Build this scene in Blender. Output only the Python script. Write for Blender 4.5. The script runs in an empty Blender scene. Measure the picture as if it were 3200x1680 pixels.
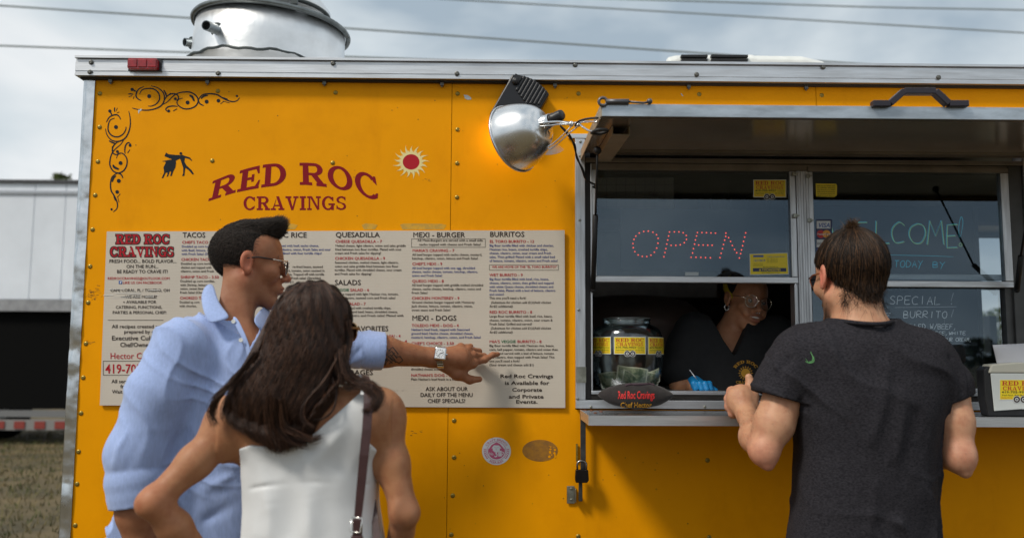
import bpy, bmesh, math, random
import numpy as np
from mathutils import Vector, Matrix, Quaternion, noise
R = math.radians
sc = bpy.context.scene
col = sc.collection
random.seed(7)

# ------------------------------------------------------------------ camera
FPX = 2700.0                       # focal length in pixels of the 3200 px wide photograph
CAM = Vector((0.0, -2.87, 1.45))
YAW, PITCH, ROLL = R(0.8), R(5.7), R(0.3)
MR = Matrix.Rotation(-YAW, 4, 'Z') @ Matrix.Rotation(R(90) + PITCH, 4, 'X') @ Matrix.Rotation(ROLL, 4, 'Z')
cam = bpy.data.cameras.new('camera')
cam.sensor_width = 36; cam.lens = FPX / 3200 * 36
cam.clip_start = 0.05; cam.clip_end = 2000
cam.dof.use_dof = True; cam.dof.focus_distance = 2.83; cam.dof.aperture_fstop = 2.4
camo = bpy.data.objects.new('camera', cam); col.objects.link(camo)
camo.matrix_world = Matrix.Translation(CAM) @ MR
sc.camera = camo

def W(px, py, d=0.0):
    """photograph point -> place in the scene, at d metres in front of the trailer wall (plane y = -d)"""
    v = MR.to_3x3() @ Vector(((px - 1600) / FPX, (840 - py) / FPX, -1.0))
    t = (-d - CAM.y) / v.y
    return CAM + v * t
def sc_at(d): return FPX / (2.87 - d)

# ------------------------------------------------------------------ sky, sun, exposure
SUN_EL, SUN_AZ = R(48), R(-52)     # high, from the left and behind the camera
world = bpy.data.worlds.new('World'); sc.world = world; world.use_nodes = True
nt = world.node_tree; nt.nodes.clear()
def N(nt, t, **kw):
    n = nt.nodes.new(t)
    for k, v in kw.items():
        if k in n.inputs: n.inputs[k].default_value = v
        else: setattr(n, k, v)
    return n
wo = N(nt, 'ShaderNodeOutputWorld'); bg = N(nt, 'ShaderNodeBackground'); bg.inputs['Strength'].default_value = 0.1
sky = N(nt, 'ShaderNodeTexSky'); sky.sky_type = 'NISHITA'; sky.sun_disc = False
sky.sun_elevation = SUN_EL; sky.sun_rotation = R(180) - SUN_AZ * -1
sky.air_density = 1.0; sky.dust_density = 2.0
tc = N(nt, 'ShaderNodeTexCoord')
mp = N(nt, 'ShaderNodeMapping'); mp.inputs['Scale'].default_value = (1.3, 1.3, 2.9); mp.inputs['Location'].default_value = (2.1, 0.4, 0.35)
ns = N(nt, 'ShaderNodeTexNoise'); ns.inputs['Scale'].default_value = 2.1; ns.inputs['Detail'].default_value = 5; ns.inputs['Roughness'].default_value = 0.48; ns.inputs['Distortion'].default_value = 0.25
rp = N(nt, 'ShaderNodeValToRGB')
e = rp.color_ramp.elements
e[0].position = 0.36; e[0].color = (4.0, 4.9, 5.7, 1)
e[1].position = 0.66; e[1].color = (9.3, 9.5, 9.6, 1)
m = rp.color_ramp.elements.new(0.5); m.color = (6.9, 7.6, 8.0, 1)
mx = N(nt, 'ShaderNodeMix'); mx.data_type = 'RGBA'; mx.inputs[0].default_value = 0.93
L = nt.links.new
L(tc.outputs['Generated'], mp.inputs['Vector']); L(mp.outputs[0], ns.inputs['Vector']); L(ns.outputs['Fac'], rp.inputs[0])
L(sky.outputs[0], mx.inputs[6]); L(rp.outputs[0], mx.inputs[7]); L(mx.outputs[2], bg.inputs['Color']); L(bg.outputs[0], wo.inputs[0])
sun = bpy.data.lights.new('sun', 'SUN'); sun.energy = 2.7; sun.angle = R(11); sun.color = (1.0, 0.94, 0.84)
suno = bpy.data.objects.new('sun', sun); col.objects.link(suno)
# direction towards the sun: azimuth measured from -Y (behind camera) to the left
sd = Vector((math.sin(SUN_AZ) * math.cos(SUN_EL), -math.cos(SUN_AZ) * math.cos(SUN_EL), math.sin(SUN_EL)))
suno.rotation_euler = sd.to_track_quat('Z', 'Y').to_euler(); suno.location = (0, -4, 6)
sky.sun_rotation = math.atan2(sd.x, sd.y)
sc.view_settings.view_transform = 'Standard'; sc.view_settings.look = 'None'
sc.view_settings.exposure = 0.0; sc.view_settings.gamma = 1.0; sc.view_settings.use_curve_mapping = False
sc.cycles.max_bounces = 10; sc.cycles.transparent_max_bounces = 16

# ------------------------------------------------------------------ materials
MATS = {}
def mat(name, c=(.5, .5, .5), rough=.5, metal=0., var=0., vscale=8., vstretch=(1, 1, 1), c2=None, bump=0., bscale=60., bstretch=(1, 1, 1),
        coat=0., spec=.5, emit=None, es=0., sss=0., attr=None, rvar=0., sheen=0., wob=0., wobscale=3., lo=.35, hi=.65, aniso=0., coords='Object', trans=0., ior=1.45, detail=4):
    if name in MATS: return MATS[name]
    m = bpy.data.materials.new(name); m.use_nodes = True; t = m.node_tree; b = t.nodes['Principled BSDF']; L = t.links.new
    b.inputs['Base Color'].default_value = (*c, 1); b.inputs['Roughness'].default_value = rough; b.inputs['Metallic'].default_value = metal
    b.inputs['Coat Weight'].default_value = coat; b.inputs['Coat Roughness'].default_value = .15
    b.inputs['Specular IOR Level'].default_value = spec; b.inputs['IOR'].default_value = ior
    b.inputs['Transmission Weight'].default_value = trans
    if sheen: b.inputs['Sheen Weight'].default_value = sheen
    if aniso: b.inputs['Anisotropic'].default_value = aniso
    if sss:
        b.inputs['Subsurface Weight'].default_value = sss; b.inputs['Subsurface Radius'].default_value = (.9, .35, .2); b.inputs['Subsurface Scale'].default_value = .012
    if emit: b.inputs['Emission Color'].default_value = (*emit, 1); b.inputs['Emission Strength'].default_value = es
    tcn = N(t, 'ShaderNodeTexCoord')
    src = None
    if attr:
        a = N(t, 'ShaderNodeAttribute'); a.attribute_name = attr; src = a.outputs['Color']
    if var or c2:
        mpn = N(t, 'ShaderNodeMapping'); mpn.inputs['Scale'].default_value = vstretch; L(tcn.outputs[coords], mpn.inputs[0])
        n1 = N(t, 'ShaderNodeTexNoise'); n1.inputs['Scale'].default_value = vscale; n1.inputs['Detail'].default_value = detail; n1.inputs['Roughness'].default_value = .6
        L(mpn.outputs[0], n1.inputs['Vector'])
        r = N(t, 'ShaderNodeMapRange'); r.inputs['From Min'].default_value = lo; r.inputs['From Max'].default_value = hi; L(n1.outputs['Fac'], r.inputs['Value'])
        mx = N(t, 'ShaderNodeMix'); mx.data_type = 'RGBA'
        L(r.outputs[0], mx.inputs[0])
        if src is not None:
            mul = N(t, 'ShaderNodeMix'); mul.data_type = 'RGBA'; mul.blend_type = 'MULTIPLY'; mul.inputs[0].default_value = 1
            cc = c2 or (1 - var,) * 3
            mx.inputs[6].default_value = (1, 1, 1, 1); mx.inputs[7].default_value = (*cc, 1)
            L(src, mul.inputs[6]); L(mx.outputs[2], mul.inputs[7]); L(mul.outputs[2], b.inputs['Base Color'])
        else:
            mx.inputs[6].default_value = (*c, 1); mx.inputs[7].default_value = (*(c2 or tuple(x * (1 - var) for x in c)), 1)
            L(mx.outputs[2], b.inputs['Base Color'])
        if rvar:
            rr = N(t, 'ShaderNodeMapRange'); rr.inputs['To Min'].default_value = rough; rr.inputs['To Max'].default_value = rough + rvar
            L(n1.outputs['Fac'], rr.inputs['Value']); L(rr.outputs[0], b.inputs['Roughness'])
    elif src is not None: L(src, b.inputs['Base Color'])
    last = None
    for (st, scl, strch, dist) in ((bump, bscale, bstretch, .002), (wob, wobscale, (1, 1, 1), .02)):
        if st:
            mpn = N(t, 'ShaderNodeMapping'); mpn.inputs['Scale'].default_value = strch; L(tcn.outputs[coords], mpn.inputs[0])
            n2 = N(t, 'ShaderNodeTexNoise'); n2.inputs['Scale'].default_value = scl; n2.inputs['Detail'].default_value = 3; L(mpn.outputs[0], n2.inputs['Vector'])
            bn = N(t, 'ShaderNodeBump'); bn.inputs['Strength'].default_value = st; bn.inputs['Distance'].default_value = dist
            L(n2.outputs['Fac'], bn.inputs['Height'])
            if last: L(last.outputs[0], bn.inputs['Normal'])
            last = bn
    if last: L(last.outputs[0], b.inputs['Normal']); 
    if last and coat: L(last.outputs[0], b.inputs['Coat Normal'])
    MATS[name] = m
    return m

M_yellow = mat('yellow_paint', (.88, .345, .0), .42, var=.10, vscale=2.2, spec=.10, bump=.06, bscale=220, wob=.10, wobscale=2.6, rvar=.12)
def streaks(m, tint, sx=9., sz=.5, lo=.52, hi=.75, amt=1.):
    t = m.node_tree; b = t.nodes['Principled BSDF']; L = t.links.new; src = b.inputs['Base Color'].links[0].from_socket
    tcn = N(t, 'ShaderNodeTexCoord'); mpn = N(t, 'ShaderNodeMapping'); mpn.inputs['Scale'].default_value = (sx, 1, sz); n1 = N(t, 'ShaderNodeTexNoise'); n1.inputs['Scale'].default_value = 2.5; n1.inputs['Detail'].default_value = 9; n1.inputs['Roughness'].default_value = .65
    L(tcn.outputs['Object'], mpn.inputs[0]); L(mpn.outputs[0], n1.inputs['Vector']); r = N(t, 'ShaderNodeMapRange'); r.inputs['From Min'].default_value = lo; r.inputs['From Max'].default_value = hi; r.inputs['To Max'].default_value = amt; L(n1.outputs['Fac'], r.inputs['Value'])
    mx = N(t, 'ShaderNodeMix'); mx.data_type = 'RGBA'; mx.blend_type = 'MULTIPLY'; L(r.outputs[0], mx.inputs[0]); L(src, mx.inputs[6]); mx.inputs[7].default_value = (*tint, 1); L(mx.outputs[2], b.inputs['Base Color'])
streaks(M_yellow, (.62, .50, .5), 4., .8, .55, .85, .30); streaks(M_yellow, (.72, .62, .6), 1.2, 1.2, .52, .8, .5)
M_alu = mat('aluminium_mill', (.70, .71, .73), .33, 1., var=.22, vscale=6, vstretch=(1, 1, 14), bump=.12, bscale=40, bstretch=(.3, 1, 16), rvar=.2)
M_aluv = mat('aluminium_upright', (.66, .67, .69), .34, 1., var=.25, vscale=6, vstretch=(14, 1, 1), bump=.12, bscale=40, bstretch=(16, 1, .3), rvar=.2)
M_sheet = mat('aluminium_sheet', (.86, .87, .88), .34, 1., var=.14, vscale=7, bump=.05, bscale=90, wob=.35, wobscale=7, rvar=.14)
M_crinkle = mat('aluminium_crinkled', (.78, .80, .82), .12, 1., var=.3, vscale=10, bump=.1, bscale=60, wob=1.0, wobscale=5, rvar=.25)
M_under = mat('awning_underside', (.52, .45, .39), .15, .6, var=.3, vscale=3, wob=.02, wobscale=5, rvar=.08)
M_underframe = mat('awning_frame_and_reflection', (.27, .235, .20), .4, .6, var=.3, vscale=8)  # awning frame brown, also its reflection painted on the window head rail
M_cream = mat('cream_tube', (.42, .36, .27), .45, .2, var=.25, vscale=9)
M_steeldk = mat('dark_steel', (.10, .10, .105), .45, .8, var=.4, vscale=25)
M_zinc = mat('zinc_steel', (.42, .42, .36), .4, 1., var=.4, vscale=30)
M_brass = mat('brass_rivet', (.42, .30, .06), .38, .7, var=.5, vscale=120)
M_bolt = mat('bolt_grey', (.13, .13, .12), .45, .7)
M_black = mat('black_rubber', (.012, .012, .013), .55)
M_blackpl = mat('black_plastic', (.018, .018, .020), .38, var=.2, vscale=40, bump=.1, bscale=300)
M_grime = mat('dark_grime', (.03, .025, .018), .8)
M_white = mat('white_plastic', (.74, .75, .72), .35, var=.06, vscale=8)
M_board = mat('corrugated_board', (.60, .535, .45), .5, spec=.25, var=.10, vscale=3, detail=8)
M_ink = mat('print_dark', (.045, .032, .026), .5, spec=.15)
M_red = mat('print_red', (.42, .018, .028), .45, spec=.15)
M_blue = mat('print_blue', (.035, .055, .22), .5, spec=.15)
M_green = mat('print_green', (.02, .14, .06), .5, spec=.15)
M_decalred = mat('decal_red', (.235, .010, .018), .35, spec=.15, var=.08, vscale=5)
M_decalblk = mat('decal_black', (.018, .022, .028), .35, spec=.15)
M_decalcream = mat('decal_cream', (.78, .66, .30), .4, spec=.15)
M_stick_y = mat('sticker_yellow', (.80, .62, .02), .4)
M_stick_r = mat('sticker_red', (.50, .02, .02), .4)
M_stick_w = mat('sticker_white', (.62, .64, .66), .4)
M_pink = mat('print_pink', (.48, .09, .19), .5)
M_stick_b = mat('sticker_blue', (.04, .10, .34), .4)
M_orange = mat('sticker_orange', (.75, .32, .04), .4)
M_cardblue = mat('card_navy', (.02, .03, .10), .4)
def glassmat(name, tint=(.93, .96, .97), refl=.10, rough=0.0, rc=(.9, .95, 1)):
    m = bpy.data.materials.new(name); m.use_nodes = True; t = m.node_tree; t.nodes.clear(); L = t.links.new
    o = N(t, 'ShaderNodeOutputMaterial'); tr = N(t, 'ShaderNodeBsdfTransparent'); tr.inputs[0].default_value = (*tint, 1)
    g = N(t, 'ShaderNodeBsdfGlossy'); g.inputs['Color'].default_value = (*rc, 1); g.inputs['Roughness'].default_value = rough
    fr = N(t, 'ShaderNodeLayerWeight'); fr.inputs[0].default_value = .22
    ad = N(t, 'ShaderNodeMath'); ad.operation = 'ADD'; ad.inputs[1].default_value = refl; ad.use_clamp = True
    mx = N(t, 'ShaderNodeMixShader'); L(fr.outputs['Fresnel'], ad.inputs[0]); L(ad.outputs[0], mx.inputs[0]); L(tr.outputs[0], mx.inputs[1]); L(g.outputs[0], mx.inputs[2]); L(mx.outputs[0], o.inputs[0])
    MATS[name] = m; return m
M_glass = glassmat('window_glass', (.72, .75, .76), .055, 0.0, (.72, .86, 1.0))
M_jar = glassmat('jar_plastic', (.86, .90, .86), .09, 0.12)
M_lens = glassmat('sunglass_lens', (.05, .05, .055), .03, .05, (.22, .22, .24))
M_clear = glassmat('clear_lens', (.93, .93, .93), .06)

# ------------------------------------------------------------------ mesh helpers
class MB:
    def __init__(s): s.v = []; s.f = []; s.mi = []; s.cur = 0
    def add(s, vs, fs):
        n = len(s.v); s.v += [tuple(v) for v in vs]; s.f += [tuple(i + n for i in f) for f in fs]; s.mi += [s.cur] * len(fs)
        return s
    def box(s, x0, x1, y0, y1, z0, z1, M=None):
        vs = [Vector((x, y, z)) for x in (x0, x1) for y in (y0, y1) for z in (z0, z1)]
        if M is not None: vs = [M @ v for v in vs]
        return s.add(vs, [(0, 1, 3, 2), (4, 6, 7, 5), (0, 4, 5, 1), (2, 3, 7, 6), (0, 2, 6, 4), (1, 5, 7, 3)])
    def prism(s, pts, y0, y1, M=None):
        """outline in x,z pushed from y0 to y1"""
        n = len(pts); vs = [Vector((p[0], y0, p[1])) for p in pts] + [Vector((p[0], y1, p[1])) for p in pts]
        if M is not None: vs = [M @ v for v in vs]
        return s.add(vs, [tuple(range(n)), tuple(range(2 * n - 1, n - 1, -1))] + [(i, i + n, (i + 1) % n + n, (i + 1) % n) for i in range(n)])
    def tube(s, pts, r, n=8, cap=True, squash=None):
        pts = [Vector(p) for p in pts]; rs = r if isinstance(r, (list, tuple)) else [r] * len(pts)
        vs = []; up = None
        for i, p in enumerate(pts):
            t = (pts[min(i + 1, len(pts) - 1)] - pts[max(i - 1, 0)])
            if t.length < 1e-9: t = Vector((0, 0, 1))
            t.normalize()
            if up is None: up = t.orthogonal().normalized()
            up = (up - t * up.dot(t)); 
            if up.length < 1e-6: up = t.orthogonal()
            up.normalize(); sd = t.cross(up)
            for k in range(n):
                a = 2 * math.pi * k / n
                vs.append(p + (up * math.cos(a) + sd * math.sin(a)) * rs[i])
        fs = [(i * n + k, i * n + (k + 1) % n, (i + 1) * n + (k + 1) % n, (i + 1) * n + k) for i in range(len(pts) - 1) for k in range(n)]
        if cap: fs += [tuple(range(n - 1, -1, -1)), tuple(range((len(pts) - 1) * n, len(pts) * n))]
        return s.add(vs, fs)
    def lathe(s, prof, M=None, n=32, closed=False):
        """profile of (r, h) about local z"""
        vs = []
        for (r, h) in prof:
            for k in range(n):
                a = 2 * math.pi * k / n; v = Vector((r * math.cos(a), r * math.sin(a), h)); vs.append(M @ v if M is not None else v)
        m = len(prof); fs = [(i * n + k, i * n + (k + 1) % n, (i + 1) * n + (k + 1) % n, (i + 1) * n + k) for i in range(m - 1) for k in range(n)]
        return s.add(vs, fs)
    def ribbon3(s, pts, w, nrm):
        """flat strip of width w (list or number) through pts, facing nrm"""
        pts = [Vector(p) for p in pts]; ws = w if isinstance(w, (list, tuple)) else [w] * len(pts); vs = []
        for i, p in enumerate(pts):
            t = (pts[min(i + 1, len(pts) - 1)] - pts[max(i - 1, 0)]).normalized(); nn = nrm[i] if isinstance(nrm, list) else nrm
            sd = t.cross(nn).normalized(); vs += [p + sd * ws[i] / 2, p - sd * ws[i] / 2]
        return s.add(vs, [(2 * i, 2 * i + 2, 2 * i + 3, 2 * i + 1) for i in range(len(pts) - 1)])
    def sphere(s, c, r, n=10, m=6, sq=(1, 1, 1), M=None):
        c = Vector(c); vs = [Vector((0, 0, sq[2] * r))]
        for i in range(1, m):
            b = math.pi * i / m
            for k in range(n):
                a = 2 * math.pi * k / n; vs.append(Vector((math.sin(b) * math.cos(a) * r * sq[0], math.sin(b) * math.sin(a) * r * sq[1], math.cos(b) * r * sq[2])))
        vs.append(Vector((0, 0, -sq[2] * r)))
        if M is not None: vs = [M @ v for v in vs]
        vs = [v + c for v in vs]
        fs = [(0, 1 + k, 1 + (k + 1) % n) for k in range(n)]
        for i in range(m - 2):
            fs += [(1 + i * n + k, 1 + (i + 1) * n + k, 1 + (i + 1) * n + (k + 1) % n, 1 + i * n + (k + 1) % n) for k in range(n)]
        b = 1 + (m - 2) * n; fs += [(b + k, len(vs) - 1, b + (k + 1) % n) for k in range(n)]
        return s.add(vs, fs)
    def mesh(s, name, mats):
        me = bpy.data.meshes.new(name); me.from_pydata([tuple(v) for v in s.v], [], s.f)
        for m in (mats if isinstance(mats, (list, tuple)) else [mats]): me.materials.append(m)
        if any(s.mi): me.polygons.foreach_set('material_index', s.mi)
        me.validate(); me.update(); return me
    def build(s, name, mats, parent=None, smooth=False, bevel=0., recalc=True, loc=None, solid=0.):
        me = s.mesh(name, mats)
        if recalc:
            b = bmesh.new(); b.from_mesh(me); bmesh.ops.recalc_face_normals(b, faces=b.faces); b.to_mesh(me); b.free()
        if smooth: me.polygons.foreach_set('use_smooth', [True] * len(me.polygons))
        o = link(name, me, parent)
        if solid: mo = o.modifiers.new('solid', 'SOLIDIFY'); mo.thickness = solid; mo.offset = 0
        if bevel: mo = o.modifiers.new('bevel', 'BEVEL'); mo.width = bevel; mo.segments = 2; mo.limit_method = 'ANGLE'
        return o
def link(name, data, parent=None, loc=None, rot=None, M=None):
    o = bpy.data.objects.new(name, data); col.objects.link(o)
    if M is not None: o.matrix_basis = M
    if loc is not None: o.location = loc
    if rot is not None: o.rotation_euler = rot
    if parent is not None:
        o.parent = parent; o.matrix_parent_inverse = wm(parent).inverted()
    return o
def wm(o):
    m = o.matrix_basis.copy()
    if o.parent: m = wm(o.parent) @ o.matrix_parent_inverse @ m
    return m
def tag(o, label=None, cat=None, group=None, kind=None):
    if label: o['label'] = label
    if cat: o['category'] = cat
    if group: o['group'] = group
    if kind: o['kind'] = kind
    return o
def empty(name, loc, label=None, cat=None, group=None):
    o = bpy.data.objects.new(name, None); col.objects.link(o); o.location = loc; o.empty_display_size = .05
    return tag(o, label, cat, group)
def catmull(pts, k=6):
    P = [Vector(p) for p in pts]; out = []
    for i in range(len(P) - 1):
        a, b, c, d = P[max(i - 1, 0)], P[i], P[i + 1], P[min(i + 2, len(P) - 1)]
        for j in range(k):
            t = j / k; out.append(.5 * ((2 * b) + (c - a) * t + (2 * a - 5 * b + 4 * c - d) * t * t + (3 * b - a - 3 * c + d) * t ** 3))
    out.append(P[-1]); return out
def axis_matrix(origin, z, x=None):
    z = Vector(z).normalized(); x = Vector(x) if x is not None else z.orthogonal()
    x = (x - z * x.dot(z)).normalized(); y = z.cross(x)
    m = Matrix((x, y, z)).transposed().to_4x4(); m.translation = Vector(origin); return m

# ------------------------------------------------------------------ lettering
CH = "ABCDEFGHIJKLMNOPQRSTUVWXYZabcdefghijklmnopqrstuvwxyz0123456789.,!-/&$()'\"@#:? "
GL = {}
def load_glyphs():
    jobs = []
    for st, off in (('n', .002), ('b', .012), ('x', .020)):
        for ch in list(CH) + ['|']:
            for suf in ('', '|'):
                cu = bpy.data.curves.new('g', 'FONT'); cu.body = ch + suf; cu.size = 1; cu.resolution_u = 2; cu.offset = 0 if ch == 'M' else off
                ob = bpy.data.objects.new('g', cu); col.objects.link(ob); jobs.append((st, ch, suf, ob, cu))
    bpy.context.view_layer.update(); dg = bpy.context.evaluated_depsgraph_get(); res = {}
    for st, ch, suf, ob, cu in jobs:
        me = ob.evaluated_get(dg).to_mesh(); v = [(q.co.x, q.co.y) for q in me.vertices]; f = [tuple(p.vertices) for p in me.polygons]
        res[st, ch, suf] = (v, f); ob.evaluated_get(dg).to_mesh_clear()
    for st in 'nbx':
        bar = max(x for x, y in res[st, '|', ''][0])
        for ch in CH:
            v, f = res[st, ch, '']; adv = max(x for x, y in res[st, ch, '|'][0]) - bar; GL[st, ch] = (v, f, adv)
    GL['cap'] = max(y for x, y in res['n', 'H', ''][0])
    for st, ch, suf, ob, cu in jobs: bpy.data.objects.remove(ob); bpy.data.curves.remove(cu)
load_glyphs()

def arcband(cx, cy, rx, ry, tx, ty, a0, a1, n=14):
    out = []
    for i in range(n + 1):
        a = R(a0 + (a1 - a0) * i / n); c, s_ = math.cos(a), math.sin(a)
        out.append(((cx + rx * c, cy + ry * s_), (cx + (rx - tx) * c, cy + (ry - ty) * s_)))
    return [[out[i][0], out[i + 1][0], out[i + 1][1], out[i][1]] for i in range(n)]
def rc(x0, y0, x1, y1, n=1):
    return [[(x0 + (x1 - x0) * i / n, y0), (x0 + (x1 - x0) * (i + 1) / n, y0), (x0 + (x1 - x0) * (i + 1) / n, y1), (x0 + (x1 - x0) * i / n, y1)] for i in range(n)]
S_ = .13
SLAB = {
 'R': (.98, rc(0, 0, .46, S_, 2) + rc(.12, S_, .34, .87) + rc(0, .87, .58, 1, 2) + rc(.34, .45, .58, .56) + arcband(.56, .725, .33, .275, .21, .12, -90, 90) + [[(.44, .45), (.68, .46), (.90, S_), (.66, S_)]] + rc(.62, 0, 1.0, S_, 2)),
 'E': (.82, rc(0, 0, .80, S_, 3) + rc(.12, S_, .34, .87) + rc(0, .87, .78, 1, 3) + rc(.34, .45, .56, .56) + rc(.50, .34, .60, .67) + [[(.66, S_), (.80, S_), (.84, .36), (.78, .36)], [(.66, .87), (.78, .87), (.80, .66), (.74, .66)]]),
 'D': (.92, rc(0, 0, .45, S_, 2) + rc(.12, S_, .34, .87) + rc(0, .87, .45, 1, 2) + arcband(.44, .5, .48, .5, .22, .13, -90, 90)),
 'O': (.96, arcband(.48, .5, .47, .51, .21, .12, 0, 360, 26)),
 'C': (.92, arcband(.48, .5, .47, .51, .21, .12, 42, 318, 22) + [[(.78, .95), (.86, .95), (.86, .62), (.72, .74)], [(.76, .28), (.86, .32), (.80, .10), (.70, .14)]]),
 'A': (1.02, [[(.40, 1), (.62, 1), (.93, S_), (.70, S_)], [(.42, .86), (.36, .72), (.145, S_), (.25, S_)]] + rc(.30, .28, .70, .38) + rc(0, 0, .38, S_, 2) + rc(.58, 0, 1.02, S_, 2)),
 'V': (1.0, [[(.13, .87), (.36, .87), (.60, .0), (.44, 0)], [(.72, .87), (.84, .87), (.60, 0), (.53, .22)]] + rc(0, .87, .44, 1, 2) + rc(.60, .87, .98, 1, 2)),
 'I': (.48, rc(0, 0, .46, S_, 2) + rc(.12, S_, .34, .87) + rc(0, .87, .46, 1, 2)),
 'N': (1.02, rc(0, 0, .34, S_, 2) + rc(.11, S_, .22, .87) + rc(0, .87, .32, 1, 2) + [[(.20, .95), (.36, 1), (.90, .05), (.76, 0)]] + rc(.78, .05, .90, .87) + rc(.66, .87, 1.02, 1, 2)),
 'G': (.98, arcband(.48, .5, .47, .51, .21, .12, 42, 335, 22) + [[(.78, .95), (.86, .95), (.86, .62), (.72, .74)]] + rc(.50, .36, .98, .48) + rc(.72, .0, .90, .36)),
 'S': (.80, arcband(.40, .735, .36, .265, .17, .12, 30, 235, 14) + [[(.22, .52), (.12, .62), (.60, .38), (.70, .46)], [(.16, .66), (.30, .60), (.62, .44), (.50, .40)]] + arcband(.40, .265, .36, .265, .17, .12, 58, -150, 14) + [[(.64, .95), (.71, .95), (.71, .66), (.60, .78)], [(.04, .34), (.10, .34), (.18, .16), (.05, .05)]]),
 ' ': (.36, []),
}
class Print:
    """flat print: polygons in photo pixels (x right, y down), each with a material and a layer"""
    def __init__(s): s.items = []; s.mats = []; s.layer = 1
    def _m(s, m):
        if m not in s.mats: s.mats.append(m)
        return s.mats.index(m)
    def poly(s, pts, m, lay=None):
        s.items.append(([tuple(p) for p in pts], [tuple(range(len(pts)))], s._m(m), s.layer if lay is None else lay))
    def rect(s, x0, y0, x1, y1, m, lay=None, n=1):
        for i in range(n):
            a = x0 + (x1 - x0) * i / n; b = x0 + (x1 - x0) * (i + 1) / n; s.poly([(a, y0), (b, y0), (b, y1), (a, y1)], m, lay)
    def frame(s, x0, y0, x1, y1, w, m, lay=None):
        s.rect(x0, y0, x1, y0 + w, m, lay); s.rect(x0, y1 - w, x1, y1, m, lay); s.rect(x0, y0 + w, x0 + w, y1 - w, m, lay); s.rect(x1 - w, y0 + w, x1, y1 - w, m, lay)
    def disc(s, cx, cy, r, m, lay=None, n=24, ry=None, r0=0):
        ry = ry or r
        P = [(cx + r * math.cos(2 * math.pi * i / n), cy + ry * math.sin(2 * math.pi * i / n)) for i in range(n)]
        if not r0: s.poly(P, m, lay)
        else:
            Q = [(cx + r0 * math.cos(2 * math.pi * i / n), cy + r0 * ry / r * math.sin(2 * math.pi * i / n)) for i in range(n)]
            for i in range(n): s.poly([P[i], P[(i + 1) % n], Q[(i + 1) % n], Q[i]], m, lay)
    def line(s, pts, w, m, lay=None, k=5, taper=True, smooth=True):
        P = catmull([(p[0], p[1], 0) for p in pts], k) if smooth and len(pts) > 2 else [Vector((p[0], p[1], 0)) for p in pts]
        n = len(P); vs = []
        for i, p in enumerate(P):
            t = (P[min(i + 1, n - 1)] - P[max(i - 1, 0)]).normalized(); q = Vector((-t.y, t.x, 0)); u = i / (n - 1)
            ww = w / 2 * ((.35 + .65 * math.sin(math.pi * min(max(u, .02), .98)) ** .6) if taper else 1)
            vs += [(p.x + q.x * ww, p.y + q.y * ww), (p.x - q.x * ww, p.y - q.y * ww)]
        s.items.append((vs, [(2 * i, 2 * i + 2, 2 * i + 3, 2 * i + 1) for i in range(n - 1)], s._m(m), s.layer if lay is None else lay))
    def text(s, t, x0, x1, base, cap, m, st='n', slant=0., lay=None, warp=None):
        adv = 0; parts = []
        for ch in t:
            v, f, a = GL[st, ch]; parts.append((v, f, adv)); adv += a
        if not adv: return
        sy = cap / GL['cap']; sx = (x1 - x0) / adv if x1 is not None else sy * .84
        VS = []; FS = []
        for v, f, o in parts:
            n = len(VS)
            for x, y in v:
                X = x0 + (x + o) * sx + slant * y * sy; Y = base - y * sy
                VS.append(warp(X, Y) if warp else (X, Y))
            FS += [tuple(i + n for i in q) for q in f]
        if VS: s.items.append((VS, FS, s._m(m), s.layer if lay is None else lay))
    def slab(s, t, x0, x1, base, cap, m, warp=None, lay=None, grow=0.):
        gap = .08; tot = sum(SLAB[c][0] + gap for c in t) - gap; u = 0
        for c in t:
            w, polys = SLAB[c]
            for i, pl in enumerate(polys):
                q = []
                for x, y in pl:
                    X = (u + x) / tot; Y = y
                    if warp: q.append(warp(X, Y))
                    else: q.append((x0 + X * (x1 - x0), base - Y * cap))
                if grow:
                    cx = sum(a for a, b in q) / len(q); cy = sum(b for a, b in q) / len(q)
                    q = [(a + math.copysign(grow, a - cx), b + math.copysign(grow, b - cy)) for a, b in q]
                s.items.append((q, [tuple(range(len(q)))], s._m(m), (s.layer if lay is None else lay) + (i % 12) * .03))
            u += w + gap
    def build(s, name, mapf, parent=None, step=.0006):
        mb = MB()
        for vs, fs, mi, lay in s.items:
            mb.cur = mi; mb.add([mapf(x, y, lay * step) for x, y in vs], fs)
        return mb.build(name, s.mats, parent, recalc=False)
def xf(x, y, ox, oy, k): return (ox + x * k, oy + y * k)
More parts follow.
